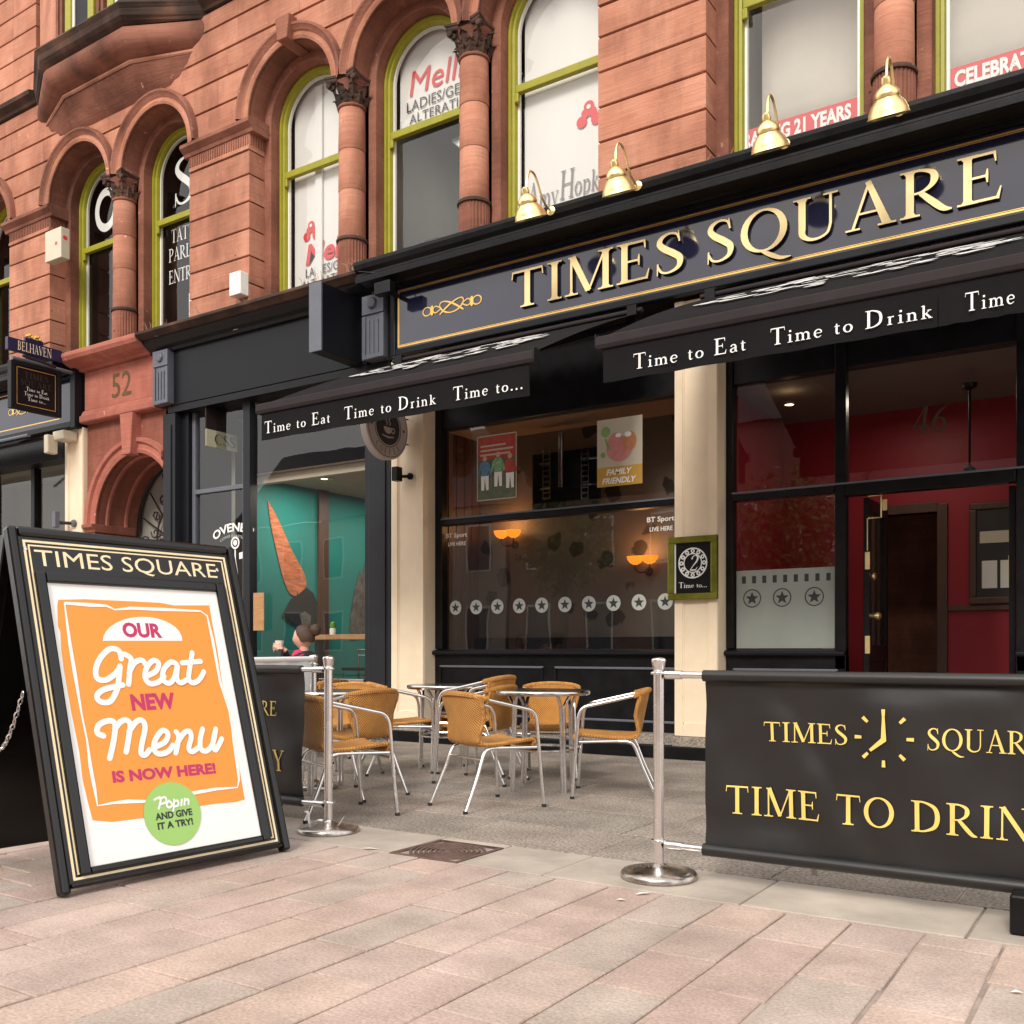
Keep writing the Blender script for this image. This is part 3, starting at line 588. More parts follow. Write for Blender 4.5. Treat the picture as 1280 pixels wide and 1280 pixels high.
MB().extr([(YW+.2, 9.83), (YW-.04, 9.83), (YW-.06, 9.87), (YW-.15, 9.92), (YW-.16, 9.98), (YW-.05, 10.02), (YW+.2, 10.02)], -10.9, 1.05).build('string_course', 'sandstone_sooty', bld)
def U(c, r, zb, y, n=24): return [(c-r, y, zb)] + [(c-r*math.cos(math.pi*i/n), y, SPR+r*math.sin(math.pi*i/n)) for i in range(n+1)] + [(c+r, y, zb)]
def A_(c, r, y, n=24): return [(c-r*math.cos(math.pi*i/n), y, SPR+r*math.sin(math.pi*i/n)) for i in range(n+1)]
CORINTH = {}
for bi, (a, b) in enumerate(BAYS):
    c = (a+b)/2; zb = 5.2
    hood = [A_(c, r, YW-d) for r, d in ((RI+.0, -.02), (RI, .03), (RI+.035, .045), (RI+.05, .03), (RI+.085, .03), (RI+.10, .05), (RI+.135, .065), (RI+.155, .085), (RI+.185, .085), (RI+.195, .05), (RI+.2, -.02))]
    MB().grid(hood[:6]).build('arch_ring', 'sandstone', bld, smooth=True)
    MB().grid(hood[5:]).build('hood_mould', 'sandstone_weathered', bld, smooth=True)
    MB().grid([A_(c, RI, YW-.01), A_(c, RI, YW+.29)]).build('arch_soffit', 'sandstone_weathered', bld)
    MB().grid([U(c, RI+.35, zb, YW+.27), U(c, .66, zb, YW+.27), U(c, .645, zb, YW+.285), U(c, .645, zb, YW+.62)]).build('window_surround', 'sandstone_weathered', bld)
    if 3 <= bi <= 5:
        k = MB(); h0, h1 = SPR+RI-.03, SPR+RI+.27
        k.add([(c-.085, YW-.14, h0), (c+.085, YW-.14, h0), (c+.13, YW-.14, h1), (c-.13, YW-.14, h1), (c-.085, YW+.27, h0), (c+.085, YW+.27, h0), (c+.13, YW+.27, h1), (c-.13, YW+.27, h1)], [(0,1,2,3),(0,4,5,1),(1,5,6,2),(2,6,7,3),(3,7,4,0)])
        k.build('keystone', 'sandstone_weathered', bld, bevel=.012)
    # sash window
    w = thing('window', '', '', (c, YW+.5, 5.6)); w.parent = bld; w.location = Vector((c, YW+.5, 5.6)) - Vector(bld.location); del w['label']; del w['category']
    y = YW+.46
    MB().grid([U(c, .65, zb, y-.02), U(c, .635, zb, y-.035), U(c, .605, zb, y-.035), U(c, .598, zb, y-.005), U(c, .57, zb, y), U(c, .562, zb, y+.03), U(c, .555, zb, y+.09)]).build('frame', 'green_paint', w)
    MB().grid([U(c, .562, zb, y+.05), U(c, .535, zb, y+.05), U(c, .53, zb, y+.08)]).build('sash', 'white_paint', w)
    box_part('meeting_rail', 'green_paint', w, c-.56, c+.56, y-.012, y+.06, 7.44, 7.53, bevel=.008)
    for s in (-1, 1): box_part('sash_horn', 'green_paint', w, c+s*.54-.028, c+s*.54+.028, y-.02, y+.03, 7.33, 7.44, bevel=.012)
    MB().quad((c-.55, y+.07, zb), (c+.55, y+.07, zb), (c+.55, y+.07, 7.44), (c-.55, y+.07, 7.44)).build('lower_pane', 'window_glass', w)
    up = [(c-.555, y+.03, 7.52), (c+.555, y+.03, 7.52)] + [(c+.555*math.cos(math.pi*i/20), y+.03, SPR+.555*math.sin(math.pi*i/20)) for i in range(21)]
    MB().quad(*up).build('upper_pane', 'window_glass', w)
    # the room behind
    ym = 'room_dark' if bi in (0, 1, 2) else ('room_grey' if bi in (3, 4, 5) else 'room_beige')
    r = MB(); r.quad((a-.15, YW+.56, 5.2), (a-.15, YW+3, 5.2), (a-.15, YW+3, 9.2), (a-.15, YW+.56, 9.2)).quad((b+.15, YW+.56, 5.2), (b+.15, YW+3, 5.2), (b+.15, YW+3, 9.2), (b+.15, YW+.56, 9.2)).quad((a-.15, YW+3, 5.2), (b+.15, YW+3, 5.2), (b+.15, YW+3, 9.2), (a-.15, YW+3, 9.2)).quad((a-.15, YW+.56, 9.2), (b+.15, YW+.56, 9.2), (b+.15, YW+3, 9.2), (a-.15, YW+3, 9.2)).quad((a-.15, YW+.56, 5.25), (b+.15, YW+.56, 5.25), (b+.15, YW+3, 5.25), (a-.15, YW+3, 5.25))
    r.build('room', ym, w)
    yb = YW+.60
    if bi in (6, 7): MB().box(c-.72, c+.72, YW+1.5, YW+1.54, 5.3, 9.1).build('brightening_panel', 'room_beige', w)  # pale panel added behind the glass so these rooms look brighter
    if bi in (3, 5):      # white boards close behind the glass
        MB().quad((c-.52, yb, zb), (c+.53, yb, zb), (c+.53, yb, 8.9), (c-.52, yb, 8.9)).build('white_board', 'white_board', w)
        if bi == 3: MB().box(c-.10, c+.02, yb-.04, yb-.01, zb, 8.6).build('blind_fold', 'white_board', w)
    if bi == 4: MB().quad((c-.52, yb, 7.50), (c+.53, yb, 7.50), (c+.53, yb, 8.9), (c-.52, yb, 8.9)).build('white_board', 'white_board', w)
    if bi == 4:
        MB().box(c-.02, c+.06, YW+1.2, YW+2.4, 7.52, 7.56).build('tube_light', 'tube_light', w)
        MB().box(c-.08, c+.12, YW+1.1, YW+2.5, 7.56, 7.60).build('light_fitting', 'white_paint', w)
        m_ = MB(); m_.box(c-.45, c-.25, YW+1.0, YW+1.2, 5.3, 6.35).box(c-.25, c+.1, YW+1.05, YW+1.12, 6.1, 6.16).box(c-.05, c+.35, YW+1.0, YW+1.15, 5.3, 6.0); m_.build('machine', 'room_dark', w)
    if bi in (6, 7):
        MB().box(c-.15, c+.55, YW+2.90, YW+2.95, 5.4, 7.2).build('cupboard', 'room_grey', w); MB().box(c-.25, c+.2, YW+1.0, YW+1.4, 5.3, 5.98).build('machine', 'white_paint', w)
    yl = YW+(.555 if bi in (3, 4, 5) else .515)
    if bi == 1:
        q = MB(); disc(q, (XR(119, yl)+.29, yl, 8.06), EX, EZ, OUT, .35, 30, r0=.22, rx=.29); q.build('letter', 'white_print', w)
        box_part('notice', 'paper', w, c+.1, c+.3, yl+.1, yl+.11, 6.45, 6.75, bevel=0)
    if bi == 2:
        q = MB(); roman(q, 'S', (XR(217, yl), yl, 7.68), EX, EZ, OUT, .50, .70); q.build('letter', 'white_print', w)
        for i_, tx in enumerate(('TATTOO', 'PARLOUR', 'ENTRANCE')):
            q = MB(); roman(q, tx if tx != 'PARLOUR' else 'PARLOUR', (XR((214, 211, 211)[i_], yl+.04), yl+.04, (7.18, 6.90, 6.57)[i_]), EX, EZ, OUT, (.82, .95, 1.05)[i_], .2); q.build('lettering', 'white_print', w)
        q = MB(); q.quad((c+.05, yl+.04, 6.35), (c+.12, yl+.04, 6.35), (c+.12, yl+.04, 5.95), (c+.18, yl+.04, 5.95), (c+.08, yl+.04, 5.75), (c-.02, yl+.04, 5.95), (c+.05, yl+.04, 5.95)); q.build('arrow', 'white_print', w)
        box_part('red_card', 'red_print', w, c+.28, c+.4, yl+.08, yl+.1, 7.6, 7.9, bevel=0)
    if bi in (0,):
        q = MB(); disc(q, (c+.36, yl, 6.9), EX, EZ, OUT, .34, 26, r0=.2, rx=.26); q.build('letter', 'white_print', w)
        q = MB(); roman(q, 'OOO', (c+.2, yl+.04, 6.0), EX, EZ, OUT, .6, .2); q.build('lettering', 'white_print', w)
    def cherries(cx, cz, s, w=w):
        q = MB()
        for dx, dz, r in ((-.42, -.38, .30), (.42, -.42, .30), (0, .30, .30), (-.2, .0, .24), (.22, -.02, .24)): disc(q, (cx+dx*s, yl+.03, cz+dz*s), EX, EZ, OUT, r*s, 16, lift=.001+random.random()*.001)
        q.build('cherry_print', 'red_print', w)
        q = MB(); disc(q, (cx, yl+.024, cz+.28*s), EX, EZ, OUT, .12*s, 12); q.build('highlight', 'white_print', w)
    if bi == 3:
        cherries(c-.20, 6.72, .20)
        q = MB(); put_script(q, 'Mellis', (c-.28, yl+.03, 5.85), EX, EZ, OUT, 1.0, .32) if 'put_script' in globals() else sans(q, 'Mellis', (c-.30, yl+.03, 6.25), EX, EZ, OUT, .95, .28, bold=.03, slant=.18)
        q.build('lettering', 'red_print', w)
        q = MB(); sans(q, 'LADIES/GENTS', (c-.30, yl+.03, 6.09), EX, EZ, OUT, .95, .12); q.build('lettering', 'black_print', w); q = MB(); sans(q, 'ALTERATIONS', (c-.38, yl+.03, 5.93), EX, EZ, OUT, .98, .12); q.build('lettering', 'black_print', w)
    if bi == 4:
        q = MB(); sans(q, 'Mellis', (c-.36, yl+.03, 7.98), EX, EZ, OUT, .98, .30, bold=.0, slant=.18); q.build('lettering', 'red_print', w)
        q = MB(); roman(q, 'LADIES/GENTS', (c-.40, yl, 7.74), EX, EZ, OUT, 1.15, .13) if False else sans(q, 'LADIES/GENTS', (c-.40, yl+.03, 7.79), EX, EZ, OUT, 1.15, .13); q.build('lettering', 'black_print', w); q = MB(); sans(q, 'ALTERATIONS', (c-.36, yl+.03, 7.63), EX, EZ, OUT, 1.12, .12); q.build('lettering', 'black_print', w)
    if bi == 5:
        cherries(c+.33, 7.02, .22)
        q = MB(); roman(q, 'Hopkins', (c-.05, yl+.03, 6.14), EX, EZ, OUT, .75, .32, slant=.1); q.build('lettering', 'grey_print', w); q = MB(); roman(q, 'Amy', (c-.49, yl+.03, 6.12), EX, EZ, OUT, .42, .30, slant=.1); q.build('lettering', 'grey_print', w)
    if bi in (6, 7):
        MB().quad((c-.55, yl+.03, 6.05), (c+.55, yl+.03, 6.05), (c+.55, yl+.03, 6.27), (c-.55, yl+.03, 6.27)).build('banner', 'red_banner', w)
        q = MB(); sans(q, 'CELEBRATING 21 YEARS', (c-(.95 if bi == 6 else .50), yl+.026, 6.085), EX, EZ, OUT, 1.42, .15, bold=.04, clip=((.42, 1.42) if bi == 6 else (0, 1.03))); q.build('lettering', 'white_print', w)
        q = MB(); sans(q, 'LADIES/GENTS', (c-.45, yl, 7.62), EX, EZ, OUT, 1.0, .12); q.build('lettering', 'black_print', w)
# columns
def leaf(mb, a, r0, z0, h, w, curl):
    """an acanthus leaf: a curling ribbed blade standing off the bell"""
    rows = []
    for i in range(7):
        t = i/6; rr = r0 + curl*(t**2.6)*1.2 + .012*math.sin(t*3); z = z0 + h*(t if t < .85 else .85 - (t-.85)*.9); ww = w*(math.sin(math.pi*(.18+.72*t))**.7)
        if i == 6: ww *= .5
        rows.append([((rr + d*.012*(1-abs(k)))*math.cos(a) - k*ww*math.sin(a), (rr + d*.012*(1-abs(k)))*math.sin(a) + k*ww*math.cos(a), z - abs(k)*.02*((i % 2)*1.6)) for k, d in ((-1, 0), (-.55, 1.5), (0, 3), (.55, 1.5), (1, 0))])
    mb.grid(rows)
for c in COLS:
    cy = YW+.165; zt = 7.80
    o = thing('column', '', '', (c, cy, 5.2)); o.parent = bld; o.location = Vector((c, cy, 5.2)) - Vector(bld.location); del o['label']; del o['category']
    fr = MB(); rows = []
    for z in (5.2, 6.12):
        rows.append([(c+(.182 if k % 2 else .170)*math.cos(2*math.pi*k/56), cy+(.182 if k % 2 else .170)*math.sin(2*math.pi*k/56), z) for k in range(56)])
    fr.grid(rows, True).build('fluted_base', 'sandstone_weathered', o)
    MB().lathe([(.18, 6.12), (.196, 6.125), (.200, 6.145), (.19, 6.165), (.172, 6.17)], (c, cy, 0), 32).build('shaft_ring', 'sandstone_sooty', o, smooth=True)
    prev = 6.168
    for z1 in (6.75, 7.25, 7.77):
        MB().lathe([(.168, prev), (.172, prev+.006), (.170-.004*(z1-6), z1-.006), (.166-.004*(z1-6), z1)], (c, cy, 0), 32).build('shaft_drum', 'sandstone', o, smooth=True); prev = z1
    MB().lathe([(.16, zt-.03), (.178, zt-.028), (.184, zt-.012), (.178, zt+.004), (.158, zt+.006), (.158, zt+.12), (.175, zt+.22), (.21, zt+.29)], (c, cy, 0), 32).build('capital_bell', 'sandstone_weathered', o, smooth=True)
    lf = MB()
    q = MB()
    for k in range(8): leaf(q, 2*math.pi*(k+.5)/8, .158, zt+.005, .16, .062, .055)
    for k in range(8): leaf(q, 2*math.pi*k/8, .165, zt+.07, .20, .058, .075)
    for k in range(4):
        a = math.pi/4+math.pi/2*k
        for t in range(2):
            rr = .235+.05*t; q.lathe([(0, -.02), (.034, -.018), (.04, 0), (.034, .018), (0, .02)], (c+rr*math.cos(a)-c, rr*math.sin(a), zt+.235+.03*t), 10, 'y')
    q.v = [(x+c, y+cy, z) for x, y, z in q.v]
    q.build('capital_leaves', 'sandstone_sooty', o)
    ab = MB(); rows = []
    for z, k in ((zt+.285, .94), (zt+.30, 1.0), (zt+.325, 1.0), (zt+.335, 1.06), (zt+.36, 1.06)):
        row = []
        for s in range(4):
            for t in range(6):
                u = t/6; a0 = math.pi/4+math.pi/2*s; p0 = Vector((math.cos(a0), math.sin(a0)))*.33; p1 = Vector((math.cos(a0+math.pi/2), math.sin(a0+math.pi/2)))*.33
                p = p0.lerp(p1, u); p *= 1-.20*math.sin(math.pi*u); row.append((c+p.x*k, cy+p.y*k, z))
        rows.append(row)
    ab.grid(rows, True); ab.add(rows[0], [tuple(range(24))]); ab.add(rows[-1], [tuple(range(24))]); ab.build('abacus', 'sandstone_sooty', o)
    box_part('springer_block', 'sandstone', bld, c-.17, c+.17, YW+.003, YW+.27, 8.12, 8.30, bevel=0)
    box_part('backing_pier', 'sandstone_weathered', bld, c-.26, c+.26, YW+.272, YW+.5, 5.2, 8.2, bevel=.01)
# oriel
def plan(z, p, e=0): return [(-15.02-e, YW+.02, z), (-13.88-e*.6, YW-p, z), (-11.98+e*.6, YW-p, z), (-10.88+e, YW+.02, z)]
og = lambda rows, nm, m, **k: MB().grid([plan(*r) for r in rows]).build(nm, m, bld, **k)
og([(10.06, .40, -.1), (10.05, .62, .06), (9.99, .66, .10), (9.96, .64, .08), (9.93, .62, .06), (9.86, .60, .04), (9.82, .56, .0), (9.78, .50, -.05)], 'oriel_cornice', 'sandstone_sooty')
og([(9.78, .46, -.09), (9.755, .52, -.04), (9.69, .555, -.01), (9.62, .555, -.01), (9.55, .52, -.04), (9.49, .44, -.12), (9.44, .31, -.25)], 'oriel_cove', 'sandstone_weathered', smooth=True)
og([(9.44, .31, -.25), (9.43, .33, -.23), (9.40, .335, -.225), (9.38, .31, -.25)], 'oriel_bead', 'sandstone', smooth=True)
og([(9.38, .30, -.26), (9.25, .20, -.36), (9.12, .08, -.5), (9.06, .0, -.6)], 'oriel_underside', 'sandstone_weathered', smooth=True)
og([(10.05, .44, -.1), (12.4, .44, -.1)], 'oriel_wall', 'sandstone')
MB().quad(*plan(12.4, .44, -.1)).build('oriel_top', 'sandstone', bld)
for x0, x1 in ((-13.42, -12.72), (-12.40, -11.85)):
    w = thing('oriel_window', '', '', ((x0+x1)/2, YW-.45, 10.1)); w.parent = bld; w.location = Vector(w.location) - Vector(bld.location); del w['label']; del w['category']
    box_part('frame', 'green_paint', w, x0, x0+.14, YW-.50, YW-.44, 10.06, 12.3); box_part('frame', 'green_paint', w, x1-.14, x1, YW-.50, YW-.44, 10.06, 12.3)
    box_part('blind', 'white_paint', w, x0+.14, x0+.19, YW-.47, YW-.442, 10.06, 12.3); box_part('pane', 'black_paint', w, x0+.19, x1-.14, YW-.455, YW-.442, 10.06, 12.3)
for x0 in (-13.62, -13.52, -12.62, -12.52): box_part('mullion', 'sandstone_weathered', bld, x0, x0+.06, YW-.52, YW-.43, 10.06, 12.3)
w = thing('side_window', '', '', (-16.8, YW, 10.1)); w.parent = bld; w.location = Vector(w.location) - Vector(bld.location); del w['label']; del w['category']
box_part('pane', 'white_board', w, -17.3, -16.36, YW-.01, YW+.02, 10.02, 12.3, bevel=0); box_part('frame', 'green_paint', w, -17.3, -16.36, YW-.02, YW-.01, 10.82, 10.9)
box_part('jamb', 'sandstone_weathered', bld, -16.36, -16.29, YW-.04, YW+.05, 10.02, 12.3)

# ================================================================ the pub's shopfront
YP, YG = 8.80, 9.07
pub = thing('pub_shopfront', 'black pub shopfront with cream pilasters, dark panels below and big glass windows', 'shopfront', (-3.6, 8.8, 0))
def pilaster(par, x0, x1, ztop=4.42, m='cream_paint', zb=.22, nm='pilaster', y=YP):
    p = MB(); p.box(x0, x1, y, YG+.12, zb, ztop)
    o = p.build(nm, m, par, bevel=.004)
    w = x1-x0; a, b = x0+w*.20, x1-w*.20
    fr = MB()                                              # raised frame round a sunk panel
    for q in ((x0+.004, a, zb+.005, ztop), (b, x1-.004, zb+.005, ztop), (a, b, zb+.005, zb+.12)): fr.box(q[0], q[1], y-.016, y+.005, q[2], q[3])
    f_ = fr.build('panel_frame', m, o, local=True, bevel=.003); f_.location = Vector((0, 0, 0)) - wloc(o)
    be = MB()
    for q in ((a, a+.014), (b-.014, b)): be.box(q[0], q[1], y-.008, y+.004, zb+.12, ztop)
    be.box(a, b, y-.008, y+.004, zb+.12, zb+.134)
    f_ = be.build('panel_bead', m, o, local=True, bevel=.003); f_.location = Vector((0, 0, 0)) - wloc(o)
    return o
pilaster(pub, -3.87, -3.43); pilaster(pub, -7.44, -6.96); pilaster(pub, .34, .8)
for x0, x1 in ((-7.46, -6.94), (-3.89, -3.41), (.32, .82)):
    box_part('pilaster_plinth', 'granite_slab', pub, x0, x1, YP-.02, YG+.1, .12, .218, bevel=.006)
# granite step and dark base
box_part('plinth_course', 'granite_slab', pub, -3.41, -2.3, YP+.03, YG+.05, .121, .226, bevel=.006)
box_part('base_course', 'black_paint', pub, -7.47, -2.3, YP-.03, YG+.05, -.02, .118, bevel=.006)
box_part('plinth_course', 'granite_slab', pub, -6.94, -3.89, YP+.03, YG+.05, .121, .226, bevel=.006)
box_part('plinth_course', 'granite_slab', pub, -.93, .318, YP+.03, YG+.05, .121, .226, bevel=.006)
box_part('base_course', 'black_paint', pub, -.93, .9, YP-.03, YG+.05, -.02, .118, bevel=.006)
# stall riser under the left window
def riser(x0, x1, n=2, z0=.228, z1=1.0, y=9.0):
    box_part('stall_riser', 'black_paint', pub, x0, x1, y+.012, YG+.05, z0, z1, bevel=0)
    rails = MB(); rails.box(x0, x1, y, y+.02, z1-.12, z1).box(x0, x1, y, y+.02, z0, z0+.09)
    w = (x1-x0)/n
    for i in range(n+1):
        c = x0+w*i; rails.box(max(x0, c-.07), min(x1, c+.07), y+.001, y+.02, z0+.09, z1-.12)
    rails.build('riser_rails', 'black_paint', pub, bevel=.003)
    for i in range(n):
        a, b = x0+w*i+.07, x0+w*(i+1)-.07
        for q in ((a, b, z1-.145, z1-.12), (a, b, z0+.09, z0+.115), (a, a+.022, z0+.1, z1-.13), (b-.022, b, z0+.1, z1-.13)): box_part('panel_moulding', 'grey_blue_paint' if q[3]-q[2] < .05 and q[2] > .5 or q[2] < .4 and q[3]-q[2] < .05 else 'black_paint', pub, q[0], q[1], y-.006, y+.012, q[2], q[3], bevel=.006)
    MB().extr([(YG+.03, z1), (y-.05, z1), (y-.06, z1+.015), (y-.06, z1+.035), (y-.03, z1+.05), (YG+.03, z1+.065)], x0, x1).build('sill', 'dark_grey_paint', pub, bevel=.004)
riser(-6.96, -3.872); riser(-3.428, -2.30, 1); riser(-.93, .338, 1)
def bar(x0, x1, z0, z1, y0=9.0, y1=9.11, m='black_paint', par=None, nm='frame_bar'): return box_part(nm, m, par or pub, x0, x1, y0, y1, z0, z1, bevel=.008)
# window bars
bar(-6.96, -6.86, 1.065, 4.42); bar(-3.955, -3.872, 1.065, 4.42)
bar(-6.86, -3.955, 2.49, 2.56, 8.985); bar(-6.86, -3.955, 3.60, 4.42, 9.02)
bar(-3.428, -3.36, 1.065, 4.42); bar(-2.40, -2.30, .0, 4.42); bar(-.93, -.86, .0, 4.42); bar(.25, .338, 1.065, 4.42)
bar(-3.36, -2.402, 2.48, 2.54, 8.985); bar(-2.298, -.932, 2.44, 2.55, 8.985); bar(-.858, .248, 2.48, 2.54, 8.985)
bar(-3.36, .248, 3.60, 4.42, 9.02); box_part('upper_backing', 'room_dark', pub, -6.95, .9, 9.112, 9.16, 3.6, 4.42, bevel=0)
MB().box(-6.86, -3.955, 8.976, 8.99, 2.553, 2.57).box(-3.36, .248, 8.976, 8.99, 2.543, 2.56).build('transom_bead', 'grey_blue_paint', pub)
for x0, x1, z0, z1 in ((-6.86, -3.955, 1.06, 2.49), (-6.86, -3.955, 2.56, 3.60), (-3.36, -2.40, 1.06, 2.48), (-3.36, -2.40, 2.54, 3.60), (-2.30, -.93, 2.55, 3.60), (-.86, .25, 1.06, 2.48), (-.86, .25, 2.54, 3.6)):
    MB().quad((x0, YG, z0), (x1, YG, z0), (x1, YG, z1), (x0, YG, z1)).build('glass_pane', 'shop_glass', pub)
# stickers on the glass
for i in range(10):
    x = -6.71 + .291*i; s = MB(); disc(s, (x, YG-.004, 1.542), EX, EZ, OUT, .082, 28); s = s.build('star_disc', 'frosted_print', pub)
    q = MB(); star(q, (x, YG-.004, 1.540), EX, EZ, OUT, .062); q = q.build('star', 'black_print', s, local=True); q.location = -wloc(s)
q = MB(); q.quad((-3.345, YG-.004, 1.07), (-2.405, YG-.004, 1.07), (-2.405, YG-.004, 1.815), (-3.345, YG-.004, 1.815)); q.build('frosted_band', 'frosted_film', pub)
for i in range(9):
    x = -3.29 + i*.1; MB().quad((x, YG-.006, 1.69), (x+.038, YG-.006, 1.69), (x+.038, YG-.006, 1.76), (x, YG-.006, 1.76)).build('band_square', 'black_print', pub)
for x in (-3.19, -2.90, -2.60):
    s = MB(); disc(s, (x, YG-.006, 1.547), EX, EZ, OUT, .088, 28, r0=.078); s = s.build('star_ring', 'black_print', pub); q = MB(); star(q, (x, YG-.006, 1.545), EX, EZ, OUT, .066); q.build('star', 'black_print', pub)
for x, cl in ((-6.845, None), (-4.29, None)):
    q = MB(); sans(q, 'BT Sport', (x, YG-.006, 2.335), EX, EZ, OUT, .30, .068, bold=.02); q.build('sticker_text', 'white_print', pub); q = MB(); sans(q, 'LIVE HERE', (x+.03, YG-.006, 2.255), EX, EZ, OUT, .25, .045, bold=.02); q.build('sticker_text', 'white_print', pub)
q = MB(); roman(q, '46', (-1.76, YG-.006, 2.93), EX, EZ, OUT, .30, .24, slant=.12); q.build('number', 'bronze_paint', pub)
# inside
MB().quad((-6.94, 9.85, 0), (-3.5, 9.85, 0), (-3.5, 9.85, 3.62), (-6.94, 9.85, 3.62)).build('papered_wall', 'wallpaper', pub)
box_part('bench_back', 'black_paint', pub, -6.9, -3.6, 9.72, 9.84, 0, 1.2)
box_part('window_ledge', 'dark_grey_paint', pub, -6.9, -3.96, 9.13, 9.35, .98, 1.03)
for i in range(9): box_part('panelling', 'dark_wood', pub, -6.945, -6.925+.01*(i % 2), 9.13+i*.08, 9.205+i*.08, .4, 3.61, bevel=.004)
MB().quad((-6.94, 9.12, 3.62), (-3.5, 9.12, 3.62), (-3.5, 9.85, 3.62), (-6.94, 9.85, 3.62)).build('ceiling', 'brown_ceiling', pub)
MB().quad((-3.5, 9.13, 0), (-3.5, 11.0, 0), (-3.5, 11.0, 3.62), (-3.5, 9.13, 3.62)).build('side_wall', 'red_wall', pub)
MB().quad((-3.5, 9.12, 3.62), (.9, 9.12, 3.62), (.9, 11.0, 3.62), (-3.5, 11.0, 3.62)).build('ceiling', 'brown_ceiling', pub)
YI = 11.0; dx0, dx1 = XR(1094, YI), XR(1172, YI)
w = MB(); w.box(-3.5, dx0, YI, YI+.1, 0, 3.62).box(dx1, .9, YI, YI+.1, 0, 3.62).box(dx0, dx1, YI, YI+.1, 2.5, 3.62); w.build('inner_wall', 'red_wall', pub)
MB().quad((.9, 9.13, 0), (.9, 11.0, 0), (.9, 11.0, 3.62), (.9, 9.13, 3.62)).build('side_wall', 'red_wall', pub)
box_part('door_lining', 'dark_wood', pub, dx0-.10, dx0, YI-.04, YI+.1, 0, 2.58); box_part('door_lining', 'dark_wood', pub, dx1, dx1+.10, YI-.04, YI+.1, 0, 2.58); box_part('door_lining', 'dark_wood', pub, dx0, dx1, YI-.04, YI+.1, 2.5, 2.6)
MB().box(dx0-.5, dx1+.5, YI+2.5, YI+2.55, 0, 3.2).build('far_wall', 'room_dark', pub)
MB().quad((dx0-.5, YI+.1, 0), (dx1+.6, YI+.1, 0), (dx1+.6, YI+2.5, 0), (dx0-.5, YI+2.5, 0)).build('inner_floor', 'room_dark', pub)
box_part('dado_rail', 'dark_wood', pub, dx1+.1, .9, YI-.03, YI-.001, 1.46, 1.51)
MB().quad((-3.5, 8.82, .004), (.9, 8.82, .004), (.9, 11.0, .004), (-3.5, 11.0, .004)).build('lobby_floor', 'granite_slab', pub)
for x0, x1 in ((-2.29, -2.02),):
    pass
# entrance doors, folded back against the jambs
def door_leaf(nm, lab, x, y0, y1, zt=2.43, glass=True):
    d = thing('entrance_door', lab, 'door', (x, y0, 0), 0, 'open entrance doors')
    for a, b, z0, z1 in ((y0, y0+.10, .02, zt), (y1-.10, y1, .02, zt), (y0+.1, y1-.1, .02, .35), (y0+.1, y1-.1, .95, 1.1), (y0+.1, y1-.1, zt-.12, zt)): box_part('rail', 'black_paint', d, x, x+.05, a, b, z0, z1)
    box_part('lower_panel', 'black_paint', d, x+.012, x+.038, y0+.1, y1-.1, .35, .95)
    MB().quad((x+.025, y0+.1, 1.1), (x+.025, y1-.1, 1.1), (x+.025, y1-.1, zt-.12), (x+.025, y0+.1, zt-.12)).build('glass_pane', 'shop_glass', d)
    return d
d = door_leaf('d', 'black glazed entrance door folded back by the frosted window', -2.18, 9.14, 9.9)
MB().lathe([(.0, 0), (.02, .0), (.022, .03), (.035, .05), (.036, .075), (.02, .09), (0, .092)], (-2.13, 9.20, 1.36), 14, 'x').build('brass_knob', 'brass', d, smooth=True)
MB().lathe([(.0, 0), (.02, .0), (.03, .02), (.03, .04), (0, .05)], (-2.13, 9.20, 1.72), 14, 'x').build('brass_lock', 'brass', d, smooth=True)
for z in (1.02, 1.78): box_part('hinge', 'brass', d, -2.165, -2.12, 9.125, 9.139, z, z+.16)
hk = MB(); hk.tube([(-2.13, 9.12, 2.44), (-2.02, 9.12, 2.44), (-2.02, 9.12, 2.24), (-2.13, 9.12, 2.24)], .008); hk.tube([(-2.14, 9.12, 2.24), (-2.14, 9.12, 1.95)], .006); hk.build('door_hook', 'brass', d); box_part('brass_plate', 'brass', d, -2.01, -1.97, 9.115, 9.13, 2.30, 2.40)
d = door_leaf('d', 'black glazed entrance door with brass plate standing open at the right', -1.0, 9.14, 9.9)
box_part('push_plate', 'brass', d, -1.005, -1.0, 9.16, 9.22, 1.62, 1.85)
# framed notice board on the red wall
nx0, nx1, nz0, nz1 = XR(1212, YI), XR(1290, YI), ZR(1240, 755, YI), ZR(1240, 628, YI)
nb = thing('notice_frame', 'brown wooden notice frame with white papers on the red lobby wall', 'frame', (nx0, YI, nz0))
box_part('glass_front', 'room_dark', nb, nx0+.05, nx1-.05, YI-.03, YI-.012, nz0+.05, nz1-.05)
for q in ((nx0, nx1, nz0, nz0+.07), (nx0, nx1, nz1-.07, nz1), (nx0, nx0+.07, nz0+.07, nz1-.07), (nx1-.07, nx1, nz0+.07, nz1-.07)): box_part('frame_side', 'dark_wood', nb, q[0], q[1], YI-.05, YI-.002, q[2], q[3], bevel=.012)
for i in range(3): box_part('paper', 'paper', nb, nx0+.12+i*.17, nx0+.26+i*.17, YI-.036, YI-.031, nz0+.16, nz0+.44, bevel=0)
box_part('paper', 'cream_plastic', nb, nx0+.1, nx1-.1, YI-.036, YI-.031, nz0+.62, nz0+.74, bevel=0)
pl = thing('pendant_light', 'black pendant rod light hanging from the lobby ceiling behind the transom glass', 'lamp', (XR(1212, 9.8), 9.8, 3.5))
